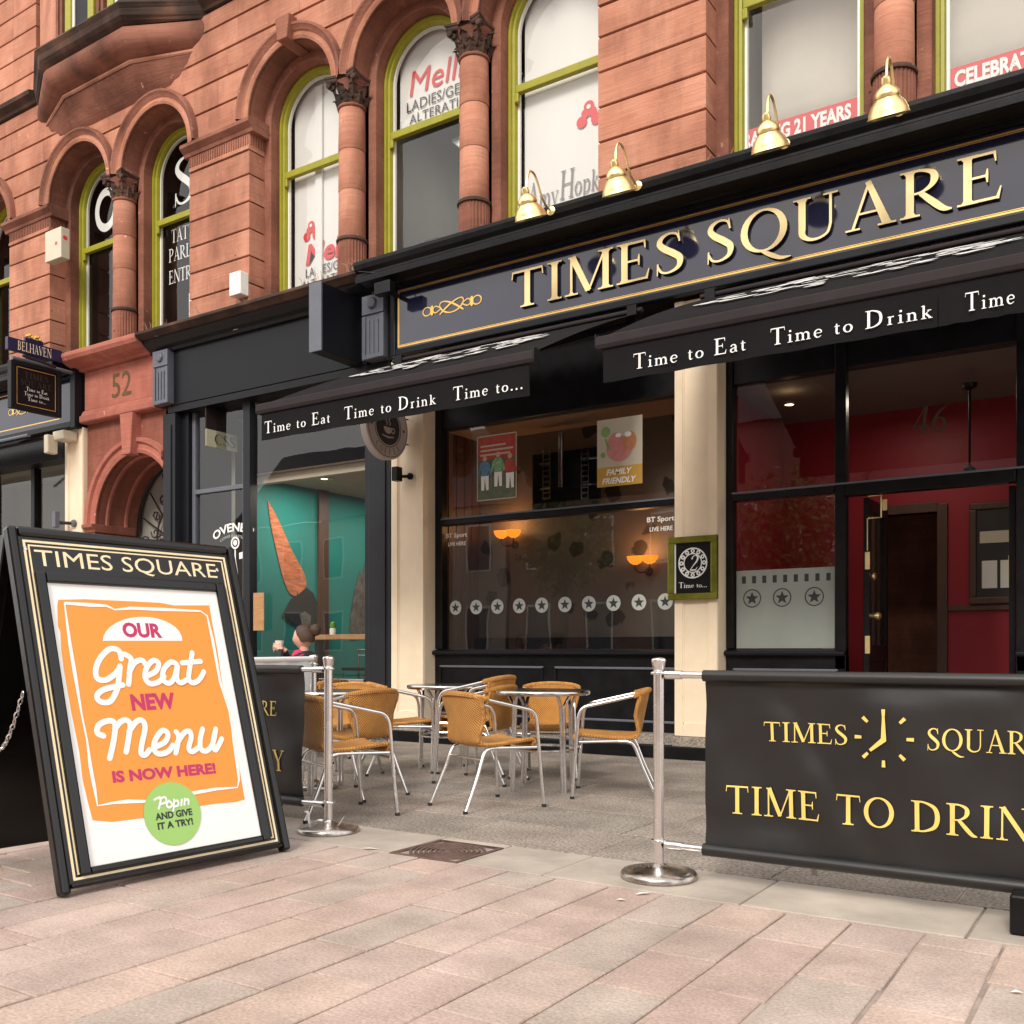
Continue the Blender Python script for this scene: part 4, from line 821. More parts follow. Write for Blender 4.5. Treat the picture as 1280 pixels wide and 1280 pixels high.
lx = XR(1212, 9.8); MB().lathe([(0, 3.5), (.07, 3.499), (.06, 3.46), (.012, 3.44), (.010, 2.75), (.05, 2.72), (.06, 2.62), (0, 2.60)], (lx, 9.8, 0), 16).build('rod', 'black_paint', pl, smooth=True)
dl = thing('ceiling_downlight', 'small lit downlight in the brown ceiling above the frosted band window', 'lamp', (-3.0, 9.6, 3.49))
MB().lathe([(0, 3.485), (.045, 3.485)], (-3.0, 9.6, 0), 16).build('lamp_disc', 'downlight', dl); MB().lathe([(.045, 3.48), (.06, 3.48), (.06, 3.499)], (-3.0, 9.6, 0), 16).build('rim', 'brass', dl)
al = bpy.data.lights.new('downlight_and_fill', 'AREA'); al.energy = 4; al.size = .2; al.color = (1, .86, .7); ao = bpy.data.objects.new('downlight_and_fill', al); COL.objects.link(ao); ao.parent = dl; ao.location = Vector((-2.0, 9.9, 3.5)) - Vector(dl.location)  # area light stands apart from the lamp disc, added to brighten the red lobby
# wall lamps
def sconce(px, py, lab, single=False):
    x, z = XR(px, 9.78), ZR(px, py, 9.78); s = thing('wall_lamp', lab, 'lamp', (x, 9.84, z-.15), 0, 'lit wall lamps inside the pub')
    for k, dx in enumerate((-.085, .085)):
        MB().lathe([(.02, -.055), (.06, -.035), (.085, .0), (.095, .035), (.088, .036), (.02, -.04)], (x+dx, 9.68, z), 16).build('lamp_shade', 'lamp_glow', s, smooth=True)
        MB().tube(smooth_path([(x, 9.82, z-.12), (x+dx*.6, 9.72, z-.14), (x+dx, 9.68, z-.10), (x+dx, 9.68, z-.05)]), .009).build('arm', 'iron', s, smooth=True)
    MB().lathe([(0, 0), (.05, 0), (.04, -.02), (0, -.03)], (x, 9.845, z-.12), 14, 'y').build('wall_plate', 'iron', s, smooth=True)
    pl_ = bpy.data.lights.new('lamp_glow', 'POINT'); pl_.energy = 3; pl_.color = (1, .5, .18); pl_.shadow_soft_size = .06; po = bpy.data.objects.new('lamp_glow', pl_); COL.objects.link(po); po.parent = s; po.location = Vector((x, 9.66, z+.10)) - Vector(s.location)
sconce(640, 668, 'lit amber double wall lamp below the football poster'); sconce(808, 700, 'lit amber double wall lamp nearest the right cream pilaster')
# screen bracket seen through the upper pane
YT = 9.55
tv = thing('screen_bracket', 'black screen on a perforated grey ceiling bracket behind the upper pub window', 'bracket', (XR(700, YT), YT, 3.5))
xx = lambda p: XR(p, YT); zz = lambda p, q: ZR(p, q, YT)
box_part('screen', 'black_paint', tv, xx(662), xx(746), YT+.06, YT+.1, zz(705, 636), zz(705, 562))
box_part('mount_plate', 'dark_grey_paint', tv, xx(687), xx(728), YT+.02, YT+.05, zz(705, 610), zz(705, 574))
for p in (683, 731): 
    m_ = MB(); z0, z1 = zz(p, 624), zz(p, 562); m_.box(xx(p-5), xx(p-3.6), YT, YT+.02, z0, z1).box(xx(p+3.6), xx(p+5), YT, YT+.02, z0, z1)
    for i in range(9): m_.box(xx(p-3.6), xx(p+3.6), YT, YT+.02, z0+(z1-z0)*i/9, z0+(z1-z0)*i/9+.02)
    m_.build('perforated_strip', 'steel', tv)
for q in (576, 608): box_part('cross_bar', 'steel', tv, xx(673), xx(748), YT+.022, YT+.04, zz(705, q)-.012, zz(705, q)+.012)
MB().tube([(xx(704), YT-.05, 3.5), (xx(704), YT-.05, zz(704, 610))], .035, 10).build('ceiling_pole', 'steel', tv, smooth=True)
# posters on the glass
fp = thing('football_poster', 'football poster with players in blue, green and red on the pub window', 'poster', (-6.13, YG-.01, 2.74))
x0, x1, z0, z1 = -6.39, -5.87, 2.745, 3.46
box_part('sheet', 'poster_field', fp, x0, x1, YG-.012, YG-.009, z0, z1, bevel=0)
MB().quad((x0+.01, YG-.014, z1-.26), (x1-.01, YG-.014, z1-.26), (x1-.01, YG-.014, z1-.01), (x0+.01, YG-.014, z1-.01)).build('red_header', 'poster_red', fp)
q = MB()
for i, ww in enumerate((.34, .44, .40)): q.quad((x0+.04, YG-.016, z1-.12-i*.05), (x0+.04+ww, YG-.016, z1-.12-i*.05), (x0+.04+ww, YG-.016, z1-.10-i*.05), (x0+.04, YG-.016, z1-.10-i*.05))
q.build('small_print', 'poster_beige', fp)
for i, (xc, m_, hh) in enumerate(((x0+.10, 'team_blue', .36), (x0+.28, 'team_green', .42), (x0+.44, 'poster_red', .36))):
    zc = z0+.10+hh*.5; q = MB(); oo = (xc, YG-.0155-.001*i, zc)
    line2(q, [(-.03, -.17, .04), (-.025, .0, .055)], .04, oo, EX, EZ, OUT); line2(q, [(.035, -.17, .035), (.025, .0, .055)], .04, oo, EX, EZ, OUT, lift=.0012); q.build('player_legs', 'poster_white', fp)
    q = MB(); line2(q, [(0, -.01, .09), (0, .05, .10), (0, .13, .12), (0, .15, .06)], .1, oo, EX, EZ, OUT, lift=.002); line2(q, [(-.05, .12, .035), (-.085, .0, .03)], .03, oo, EX, EZ, OUT, lift=.0026); line2(q, [(.05, .12, .035), (.085, .0, .03)], .03, oo, EX, EZ, OUT, lift=.003); q.build('player_shirt', m_, fp)
    q = MB(); disc(q, (xc, oo[1], zc+.185), EX, EZ, OUT, .03, 12, lift=.002); q.build('player_head', 'skin', fp)
q = MB()
for a in ((x0-.008, x0+.004, z0, z1), (x1-.004, x1+.008, z0, z1), (x0, x1, z0-.008, z0+.004), (x0, x1, z1-.004, z1+.008)): q.quad((a[0], YG-.018, a[2]), (a[1], YG-.018, a[2]), (a[1], YG-.018, a[3]), (a[0], YG-.018, a[3]))
q.build('poster_sleeve', 'poster_beige', fp)
pp = thing('family_poster', 'beige poster with pink and orange fruit above an ochre band reading FAMILY FRIENDLY', 'poster', (-4.6, YG-.01, 2.75))
x0, x1, z0, z1 = -4.86, -4.34, 2.755, 3.455
box_part('sheet', 'poster_beige', pp, x0, x1, YG-.012, YG-.009, z0, z1, bevel=0)
MB().quad((x0, YG-.014, z0), (x1, YG-.014, z0), (x1, YG-.014, z0+.20), (x0, YG-.014, z0+.20)).build('ochre_band', 'poster_ochre', pp)
q = MB(); sans(q, 'FAMILY', (x0+.11, YG-.015, z0+.115), EX, EZ, OUT, .28, .062, bold=.03, slant=.25); sans(q, 'FRIENDLY', (x0+.06, YG-.015, z0+.025), EX, EZ, OUT, .38, .062, bold=.03, slant=.25); q.build('lettering', 'poster_white', pp)
q = MB(); disc(q, (x0+.26, YG-.014, z0+.38), EX, EZ, OUT, .13, 20, rx=.15); disc(q, (x0+.22, YG-.0145, z0+.46), EX, EZ, OUT, .09, 16); q.build('pink_fruit', 'faded_pink', pp)
q = MB(); disc(q, (x0+.38, YG-.0155, z0+.45), EX, EZ, OUT, .10, 16, rx=.075); q.build('orange_fruit', 'faded_orange', pp)
q = MB(); disc(q, (x0+.10, YG-.0155, z0+.57), EX, EZ, OUT, .055, 12); disc(q, (x0+.07, YG-.016, z0+.33), EX, EZ, OUT, .03, 10); line2(q, [(.1, .5, .02), (.14, .38, .03)], .02, (x0, YG-.016, z0), EX, EZ, OUT); q.build('green_leaf', 'faded_green', pp)
q = MB(); disc(q, (x0+.36, YG-.017, z0+.52), EX, EZ, OUT, .028, 12, rx=.04); disc(q, (x0+.25, YG-.017, z0+.52), EX, EZ, OUT, .022, 12, rx=.035); q.build('highlight', 'poster_white', pp)
# clock frame on the cream pilaster
cf = thing('wall_display', 'dull brass frame round a black clock panel on the cream pilaster', 'frame', (-3.65, YP-.02, 1.54))
x0, x1, z0, z1 = -3.915, -3.415, 1.535, 2.14; y = YP-.02
for q in ((x0, x1, z0, z0+.062), (x0, x1, z1-.062, z1), (x0, x0+.062, z0+.062, z1-.062), (x1-.062, x1, z0+.062, z1-.062)): box_part('frame_side', 'dull_brass', cf, q[0], q[1], y-.05, y, q[2], q[3], bevel=.006)
box_part('face', 'black_paint', cf, x0+.064, x1-.064, y-.025, y-.004, z0+.064, z1-.064)
q = MB(); cc = ((x0+x1)/2, y-.026, z0+.35); disc(q, cc, EX, EZ, OUT, .148, 40, r0=.135); disc(q, cc, EX, EZ, OUT, .095, 36, r0=.085)
for k in range(12): disc(q, (cc[0]+.115*math.cos(k*math.pi/6), cc[1], cc[2]+.115*math.sin(k*math.pi/6)), EX, EZ, OUT, .021, 12, r0=.008, lift=.0015)
q.build('clock_ring', 'white_print', cf)
q = MB(); roman(q, '2', (cc[0]-.042, cc[1], cc[2]-.075), EX, EZ, OUT, .095, .15, slant=.15); roman(q, 'Time to...', (x0+.105, cc[1], z0+.115), EX, EZ, OUT, .29, .055); q.build('lettering', 'white_print', cf)
box_part('white_edge', 'white_paint', cf, x0+.0645, x0+.078, y-.030, y-.0255, z0+.064, z1-.064, bevel=0)

# ================================================================ the long fascia sign
YS = 8.70
CPROF = [(YW+.06, 5.22), (8.66, 5.22), (8.66, 5.245), (8.62, 5.25), (8.60, 5.265), (8.44, 5.27), (8.43, 5.245), (8.38, 5.245), (8.375, 5.31), (8.40, 5.33), (8.40, 5.355), (8.36, 5.39), (8.345, 5.44), (8.345, 5.475), (8.37, 5.49), (YW+.06, 5.56)]
cn = thing('shop_cornice', 'glossy black moulded cornice running above the long gold lettered fascia', 'cornice', (-3.3, 8.5, 5.2))
MB().extr(CPROF, -7.63, 1.05).build('moulding', 'black_paint', cn, bevel=.004)
for i in range(26):
    x = random.uniform(-7.6, .9); gb = MB()
    for k in range(random.choice((3, 5, 7))):
        a = random.uniform(-.5, .5); h_ = random.uniform(.04, .13); xx_ = x+random.uniform(-.05, .05); yy_ = random.uniform(8.45, 8.85)
        gb.tube([(xx_, yy_, 5.48), (xx_+a*h_*.5, yy_, 5.48+h_*.6), (xx_+a*h_*1.3, yy_-.01, 5.48+h_)], .0022, 3, False)
    stuff(gb.build('dry_weeds', 'dry_grass', cn))
fs = thing('fascia_sign', 'black fascia board with raised gold letters TIMES SQUARE and a gold knot', 'sign', (-3.3, YS, 4.4))
X0, X1, Z0, Z1 = -7.36, .70, 4.44, 5.215
box_part('board', 'sign_gloss', fs, X0+.07, X1-.07, YS, YS+.06, Z0+.07, Z1, bevel=0)
for q in ((X0, X0+.075, Z0, Z1), (X1-.075, X1, Z0, Z1), (X0+.075, X1-.075, Z0, Z0+.075)):
    box_part('outer_frame', 'dark_grey_paint', fs, q[0], q[1], YS-.03, YS+.05, q[2], q[3], bevel=.012)
GBx0, GBx1, GBz0, GBz1 = -7.265, .60, 4.538, 5.193
for i, d in enumerate((0, .020)):
    w_ = .014 if i == 0 else .005
    for q in ((GBx0+d, GBx0+d+w_, GBz0+d, GBz1-d), (GBx1-d-w_, GBx1-d, GBz0+d, GBz1-d), (GBx0+d+w_, GBx1-d-w_, GBz0+d, GBz0+d+w_), (GBx0+d+w_, GBx1-d-w_, GBz1-d-w_, GBz1-d)):
        box_part('gold_line', 'gold', fs, q[0], q[1], YS-.0025, YS+.001, q[2], q[3], bevel=0)
def letter3d(m_, ch): m_.build('letter', ['letter_gold', 'letter_side'], fs)
roman(None, 'TIMES', (-5.685, YS-.004, 4.665), EX, EZ, OUT, 1.99, .39, track=.04, depth=.035, each=letter3d)
roman(None, 'SQUARE', (-3.50, YS-.004, 4.665), EX, EZ, OUT, 2.53, .39, track=.06, depth=.035, each=letter3d)
def knot(par, xc, zc, w, yy, m='gold'):
    q = MB(); P = []
    for i in range(97):
        t = 2*math.pi*i/96; P.append((w*.20*math.sin(t*3), w*.085*math.sin(t*4+.6), .011))
    line2(q, P, .011, (xc, yy, zc), EX, EZ, OUT, lift=.002)
    for s in (-1, 1):
        line2(q, [(xq*s, zq, .012) for xq, zq in smooth_path([(.17*w, .0), (.27*w, .045*w), (.32*w, .0), (.27*w, -.045*w), (.17*w, .0)])], .011, (xc, yy, zc), EX, EZ, OUT, lift=.003)
        disc(q, (xc+s*.335*w, yy, zc), EX, EZ, OUT, .07*w, 14, lift=.004, rx=.03*w)
        disc(q, (xc+s*.42*w, yy, zc), EX, EZ, OUT, .065*w, 20, lift=.003, rx=.08*w, r0=.05*w)
    q.build('gold_knot', m, par)
knot(fs, -6.49, 4.87, .82, YS-.003); knot(fs, -.17, 4.87, .82, YS-.003)
# brass swan-neck lamps on the cornice
lamp = thing('swan_neck_lamp', '', 'lamp', (0, 0, 0), 0, 'brass swan neck lamps along the cornice')
MB().lathe([(0, 0), (.045, 0), (.048, -.012), (.03, -.022), (.012, -.03), (0, -.03)], (0, 0, 0), 18, 'y').build('wall_plate', 'brass', lamp, local=True, smooth=True)
MB().tube(smooth_path([(0, -.01, 0), (0, -.10, .01), (0, -.19, .07), (0, -.26, .17), (0, -.33, .235), (0, -.41, .225), (0, -.455, .13), (0, -.46, .03)], 6), .011, 8).build('neck', 'brass', lamp, local=True, smooth=True)
sh = MB(); sh.lathe([(.015, .09), (.028, .08), (.034, .05), (.030, .035), (.055, .02), (.078, -.005), (.084, -.03), (.078, -.045), (.086, -.055), (.112, -.085), (.130, -.125), (.134, -.15), (.142, -.158), (.136, -.160), (.128, -.15)], (0, 0, 0), 28)
t = math.radians(24); sh.v = [(x*1.14, -.46 + (y*math.cos(t) - z*math.sin(t))*1.14, -.055 + (y*math.sin(t) + z*math.cos(t))*1.14) for x, y, z in sh.v]
inn = MB(); inn.lathe([(.130, -.152), (.112, -.125), (.084, -.080), (.04, -.034), (0, -.028)], (0, 0, 0), 28); inn.v = [(x*1.14, -.46 + (y*math.cos(t) - z*math.sin(t))*1.14, -.055 + (y*math.sin(t) + z*math.cos(t))*1.14) for x, y, z in inn.v]
inn.build('dark_inside', 'rubber_and_black', lamp, local=True, smooth=True)  # black inner surface added so the shade reads dark in the sign's reflection
sh.build('lamp_shade', 'brass', lamp, local=True, smooth=True)
for x, lab in ((-5.0, 'brass swan neck lamp leftmost, before the white boarded window'), (-4.05, 'brass swan neck lamp against the ribbed sandstone pier'), (-2.65, 'brass swan neck lamp below the 21 YEARS banner window'), (-1.71, 'brass swan neck lamp below the thick fluted column at right')):
    put(lamp, lab, x, 8.36, 0, 5.43)
fl = thing('floodlight', 'small black floodlight clamped at the left top corner of the gold bordered sign', 'floodlight', (-7.2, 8.5, 5.1))
box_part('housing', 'black_paint', fl, -7.33, -7.10, 8.36, 8.46, 5.05, 5.19, bevel=.01); box_part('bracket', 'iron', fl, -7.26, -7.22, 8.46, 8.69, 5.1, 5.14); MB().tube(smooth_path([(-7.2, 8.46, 5.18), (-7.3, 8.4, 5.3), (-7.7, 8.38, 5.42), (-7.75, 8.5, 5.55)]), .006, 5).build('cable', 'rubber_and_black', fl)

# ================================================================ awnings
def awning(x0, x1, yf, zf, lab, txt, th=.185, split=None, txtz=None, patch=True):
    a = thing('awning', lab, 'awning', ((x0+x1)/2, 8.66, 4.3), 0, 'black awnings with white lettering')
    n = 14; rows = []
    for j in range(n+1):
        t = j/n; y = 8.62 + (yf-8.62)*t; z = 4.33 + (zf-.005-4.33)*t + .03*math.sin(math.pi*t)
        rows.append([(x0+(x1-x0)*i/24, y, z + .0) for i in range(25)])
    MB().grid(rows).build('canopy', 'awning_fabric', a, smooth=True)
    MB().extr([(yf+.05, zf+.005), (yf+.0, zf+.015), (yf-.03, zf+.003), (yf-.035, zf-.06), (yf-.02, zf-.09), (yf+.05, zf-.09)], x0-.02, x1+.02).build('front_bar', 'awning_trim', a, bevel=.006)
    for x in (x0-.028, x1+.020): box_part('end_cap', 'dark_grey_paint', a, x, x+.008, yf-.03, yf+.06, zf-.08, zf+.03)
    sp = [x0+.03] + (split or []) + [x1-.03]
    for p, q_ in zip(sp[:-1], sp[1:]):
        rows = [[(p+.003+(q_-p-.006)*i/30, yf-.004+.010*math.sin(i*1.1)*(k/4)**1.5, zf-.09-k*.064) for i in range(31)] for k in range(5)]
        v = MB().grid(rows).build('valance', 'awning_fabric', a, smooth=True)
    q = MB()
    for s, xa, xb in txt: roman(q, s, (xa, yf-.016, zf-.288), EX, EZ, OUT, xb-xa, .115, track=.10)
    stuff(q.build('valance_lettering', 'white_print', a))
    MB().tube([(x0, 8.60, 4.35), (x1, 8.60, 4.35)], .024, 10).build('roller', 'awning_trim', a, smooth=True)
    for x in (x0+.10, x1-.10):
        k = .55 if x < (x0+x1)/2 else -.55
        MB().tube([(x, 8.62, 4.22), (x+k, (8.62+yf)/2, (4.22+zf)/2-.04)], .018, 8).build('arm', 'dark_grey_paint', a, smooth=True)
        MB().tube([(x+k, (8.62+yf)/2, (4.22+zf)/2-.04), (x, yf+.04, zf-.04)], .018, 8).build('arm', 'dark_grey_paint', a, smooth=True)
        box_part('wall_bracket', 'black_paint', a, x-.05, x+.05, 8.56, 8.68, 4.16, 4.40)
    if patch:                                             # worn white emblem printed on the canopy top
        rnd = random.Random(3); L_ = x1-x0
        q = MB(); o = Vector((x0, 8.62, 4.337)); ey = Vector((0, yf-8.62, zf-4.33)); ln = ey.length; ey /= ln; nn = Vector((0, -(zf-4.33), (yf-8.62))); nn = -nn.normalized() if nn.z < 0 else nn.normalized()
        for i in range(105):
            u = rnd.uniform(.16, .88); k_ = max(0, 1-((u-.52)/.36)**2); vv = .56 + rnd.uniform(-.22, .22)*math.sqrt(k_)
            if k_ > 0: disc(q, o+Vector((1, 0, 0))*(u*L_)+ey*(vv*ln)+Vector((0, 0, .034*math.sin(math.pi*vv)+.003)), (1, 0, 0), ey, nn, rnd.uniform(.015, .05), 9, lift=.002+.0002*(i % 9), rx=rnd.uniform(.03, .12))
        stuff(q.build('worn_print', 'worn_white', a))
    return a
awning(-7.25, -4.12, 6.6, 3.43, 'left black awning reading Time to Eat, Time to Drink, Time to over the window', [('Time to Eat', -7.165, -6.30), ('Time to Drink', -6.13, -5.08), ('Time to...', -4.90, -4.20)])
awning(-3.52, -.33, 6.6, 3.43, 'right black awning reading Time to Eat, Time to Drink over the entrance', [('Time to Eat', -3.23, -2.36), ('Time to Drink', -2.19, -1.15), ('Time to...', -.965, -.42)], split=[-1.12])

# ================================================================ cafe shopfront
cafe = thing('cafe_shopfront', 'dark grey cafe shopfront with plain fascia and large panes beside the cream pilaster', 'shopfront', (-9.5, 8.8, 0))
box_part('fascia_panel', 'dark_grey_paint', cafe, -11.36, -7.81, YP-.02, YP+.06, 4.46, 5.25)
MB().extr([(YW+.05, 5.20), (8.73, 5.20), (8.71, 5.24), (8.66, 5.27), (8.60, 5.33), (8.585, 5.36), (YW+.05, 5.36)], -11.80, -7.64).build('cornice', 'black_paint', cafe, bevel=.004)
MB().extr([(YW+.05, 5.362), (8.55, 5.362), (8.50, 5.40), (8.47, 5.42), (8.47, 5.455), (8.50, 5.47), (YW+.05, 5.52)], -11.80, -7.64).build('cornice_cap', 'sandstone_sooty', cafe, bevel=.004)
for i in range(14):
    x = random.choice((random.uniform(-8.6, -7.5), random.uniform(-11.6, -7.6))); gb = MB()
    for k in range(6):
        a = random.uniform(-.6, .6); h_ = random.uniform(.05, .17); xx_ = x+random.uniform(-.07, .07); yy_ = random.uniform(8.5, 8.7)
        gb.tube([(xx_, yy_, 5.46), (xx_+a*h_*.5, yy_-.01, 5.46+h_*.7), (xx_+a*h_*1.2, yy_-.03, 5.46+h_*.9)], .0024, 3, False)
    stuff(gb.build('dry_weeds', 'dry_grass', cafe))
box_part('soffit', 'black_paint', cafe, -11.5, -7.46, YP-.01, 9.1, 4.36, 4.455)
def console(x0, x1, y=8.68):
    c = box_part('console', 'grey_blue_paint', cafe, x0, x1, y+.02, 8.82, 4.48, 5.22, bevel=.004)
    m_ = MB(); w_ = x1-x0
    m_.box(x0, x1, y, y+.021, 5.0, 5.22).box(x0, x0+w_*.16, y+.001, y+.021, 4.48, 4.985).box(x1-w_*.16, x1, y+.001, y+.021, 4.48, 4.985).box(x0+w_*.16, x1-w_*.16, y+.001, y+.021, 4.48, 4.53)
    for i in range(3): m_.box(x0+w_*(.24+.2*i), x0+w_*(.34+.2*i), y+.004, y+.021, 4.53, 4.93)
    m_.build('console_flutes', 'grey_blue_paint', cafe, bevel=.003)
    MB().lathe([(.0, -.03), (.05, -.03), (.062, -.02), (.065, 0)], ((x0+x1)/2, y, 5.12), 20, 'y').build('rosette', 'grey_blue_paint', cafe, smooth=True)
console(-11.69, -11.37); console(-7.80, -7.47)
box_part('gap_filler', 'black_paint', cafe, -7.465, -7.37, 8.76, 8.9, 4.44, 5.24)
for x0, x1 in ((-11.62, -11.36), (-7.86, -7.46)):
    box_part('pier', 'slate_paint', cafe, x0, x1, YP, 9.1, 0, 4.36); box_part('pier_panel', 'slate_paint', cafe, x0+.07, x1-.07, YP-.02, YP, .5, 4.2, bevel=.008)
box_part('jamb', 'dark_grey_paint', cafe, -11.358, -11.2, 8.9, 9.1, 0, 4.36); box_part('frame_bar', 'grey_blue_paint', cafe, -11.198, -11.13, 8.96, 9.04, .7, 4.36)
box_part('frame_bar', 'slate_paint', cafe, -10.13, -10.0, 8.93, 9.06, .7, 4.36); box_part('frame_bar', 'grey_blue_paint', cafe, -10.16, -10.131, 8.95, 9.04, .7, 4.36)
box_part('frame_bar', 'slate_paint', cafe, -7.95, -7.862, 8.95, 9.06, .7, 4.36)
box_part('transom', 'grey_blue_paint', cafe, -11.13, -10.162, 8.955, 9.035, 3.22, 3.28)
box_part('sill', 'steel', cafe, -9.998, -7.952, 8.88, 9.08, .66, .70); box_part('riser_panel', 'dark_grey_paint', cafe, -11.2, -7.862, 9.0, 9.06, 0, .655)
for x0, x1, z0, z1 in ((-11.13, -10.16, .7, 3.22), (-11.13, -10.16, 3.28, 4.36), (-10.0, -7.95, .7, 4.36)):
    MB().quad((x0, 9.0, z0), (x1, 9.0, z0), (x1, 9.0, z1), (x0, 9.0, z1)).build('glass_pane', 'shop_glass', cafe)
# inside the cafe
XT = -10.3
MB().quad((XT, 9.15, 0), (XT, 13.5, 0), (XT, 13.5, 3.42), (XT, 9.15, 3.42)).build('teal_wall', 'teal_wall', cafe)
MB().quad((XT, 9.1, 3.42), (-7.6, 9.1, 3.42), (-7.6, 13.5, 3.42), (XT, 13.5, 3.42)).build('ceiling', 'cafe_ceiling', cafe)
MB().quad((XT, 13.5, 0), (-7.6, 13.5, 0), (-7.6, 13.5, 3.42), (XT, 13.5, 3.42)).build('end_wall', 'teal_wall', cafe)
MB().quad((-7.6, 9.1, 0), (-7.6, 13.5, 0), (-7.6, 13.5, 3.42), (-7.6, 9.1, 3.42)).build('party_wall', 'room_dark', cafe)
MB().quad((XT, 9.1, .01), (-7.6, 9.1, .01), (-7.6, 13.5, .01), (XT, 13.5, .01)).build('floor', 'dark_wood', cafe)
MB().box(-11.3, -11.2, 9.1, 11.5, 0, 4.4).box(-11.2, XT-.05, 11.4, 11.5, 0, 4.4).box(XT-.06, XT-.01, 9.15, 11.4, 0, 4.4).build('lobby_wall', 'room_dark', cafe)
box_part('door_strip', 'teal_wall', cafe, XT-.12, XT-.065, 9.25, 9.34, .7, 3.4, bevel=0)
box_part('wall_post', 'dark_wood', cafe, XT+.005, XT+.05, *[ONX(p, 650, XT)[0] for p in (396, 408)], 0, 3.42)
def on_wall(pts, name, m, lift=.012, par=cafe):
    q = MB(); P = []
    for px, py in pts: Y, z = ONX(px, py, XT+lift); P.append((XT+lift, Y, z))
    q.quad(*P); return q.build(name, m, par)
mu = thing('carrot_mural', 'giant orange carrot painted on the teal cafe wall', 'mural', (XT, 10, 2))
def wall_blob(pts, name, m, l0=.004, l1=.012):
    A = [(XT+l1,)+ONX(px, py, XT+l1) for px, py in pts]; q = MB(); q.add(A, [tuple(range(len(A)))]); return q.build(name, m, mu)
wall_blob(smooth_path([(335, 626), (341, 636), (352, 658), (366, 690), (379, 714), (383, 728), (380, 739), (371, 745), (362, 741), (354, 722), (346, 690), (338, 652), (335, 626)], 4)[:-1], 'carrot', 'carrot')
wall_blob([(383, 734), (392, 742), (396, 752), (396, 790), (378, 792), (366, 778), (362, 764), (352, 770), (364, 748), (372, 744)], 'carrot_leaves', 'leaf_black', l1=.016)
for k in range(9): wall_blob([(366+k*3.2, 748+(k % 3)*3), (369+k*3.2, 742-(k % 2)*3), (371+k*3.2, 762)] if k % 2 else [(352+k*1.5, 772+k*2), (368+k, 750+k*3), (372, 770+k)], 'carrot_leaf', 'leaf_black', l1=.0165+k*.0004)
wall_blob([(374, 768), (381, 764), (389, 770), (388, 782), (379, 784)], 'carrot_highlight', 'fish_grey', l1=.02)
fm = thing('fish_mural', 'tall grey leaf shape painted on the teal wall near the right cafe pier', 'mural', (XT, 11.5, 2))
A = [(XT+.015,)+ONX(px, py, XT+.015) for px, py in ((461, 680), (466, 700), (470, 712), (474, 790), (437, 800), (438, 770), (444, 735), (450, 712), (453, 722))]
MB().add(A, [tuple(range(len(A)))]).build('painted_leaf', 'fish_grey', fm)
cl = thing('recessed_light', 'lit round downlight in the pale cafe ceiling', 'lamp', (-9.5, 9.81, 3.41))
MB().lathe([(0, 3.405), (.05, 3.405)], (-9.5, 9.81, 0), 16).build('lamp_disc', 'downlight', cl); MB().lathe([(.05, 3.40), (.13, 3.405), (.13, 3.419)], (-9.5, 9.81, 0), 20).build('rim', 'brass', cl)
for x, y in ((-9.5, 9.81), (-9.2, 11.4)):
    al = bpy.data.lights.new('downlight_and_fill', 'AREA'); al.energy = 14; al.size = .3; al.color = (1, .9, .75); ao = bpy.data.objects.new('downlight_and_fill', al); COL.objects.link(ao); ao.parent = cl; ao.location = Vector((x, y, 3.38)) - Vector(cl.location)
box_part('ceiling_beam', 'cafe_ceiling', cafe, -10.25, -8.0, 9.2, 9.3, 3.30, 3.41)
ct = thing('window_counter', 'long oak bar counter just inside the cafe window', 'counter', (-8.8, 9.5, 0))
box_part('top', 'bar_wood', ct, -9.35, -7.98, 9.25, 9.65, 1.19, 1.255); box_part('leg', 'black_paint', ct, -9.28, -9.18, 9.4, 9.5, 0, 1.19); box_part('leg', 'black_paint', ct, -8.1, -8.0, 9.4, 9.5, 0, 1.19)
bo = thing('green_bottle', 'small sauce pot with a green lid on the oak counter', 'pot', (XR(416, 9.35), 9.35, 1.255))
xb = XR(416, 9.35); MB().lathe([(0, 1.256), (.04, 1.256), (.042, 1.32), (.035, 1.34)], (xb, 9.35, 0), 14).build('body', 'white_plastic', bo, smooth=True); MB().lathe([(.036, 1.34), (.042, 1.36), (.03, 1.41), (0, 1.43)], (xb, 9.35, 0), 14).build('lid', 'bottle_green', bo, smooth=True)
stool = thing('bar_stool', '', 'stool', (0, 0, 0), 0, 'chrome bar stools at the cafe counter')
s_ = MB()
for sx in (-.17, .17):
    for sy in (-.17, .17): s_.tube([(sx*1.15, sy*1.15, 0), (sx, sy, .78), (sx, sy, 1.08 if sy > 0 else .78)], .011, 6)
for z in (.25, .98, 1.06): s_.tube([(-.17*1.08, .17, z), (.17*1.08, .17, z)], .010, 6)
s_.tube([(-.19, -.19, .25), (.19, -.19, .25)], .01, 6); s_.build('frame', 'steel', stool, local=True, smooth=True)
MB().box(-.19, .19, -.19, .19, .78, .82).build('seat', 'black_paint', stool, local=True, bevel=.01)
put(stool, 'chrome bar stool nearer the window post behind the rear barrier', -8.95, 9.95, .1); put(stool, 'chrome bar stool closest to the right cafe pier', -8.35, 9.95, -.15)
cs = thing('css_sign', 'small cream sign with black letters CSS hanging inside the narrow cafe pane', 'sign', (-10.9, 9.2, 4.0))
(yA, zA), (yB, zB) = ONX(257, 545, -10.75), ONX(296, 547, -10.75)
ey_ = Vector((0, yB-yA, 0)); MB().prism([(0, -.13), (1, -.13), (1, .10), (0, .10)], (-10.75, yA, zA), ey_, (0, 0, 1), (1, 0, 0), .01, 0, True).build('plate', 'sign_cream', cs)
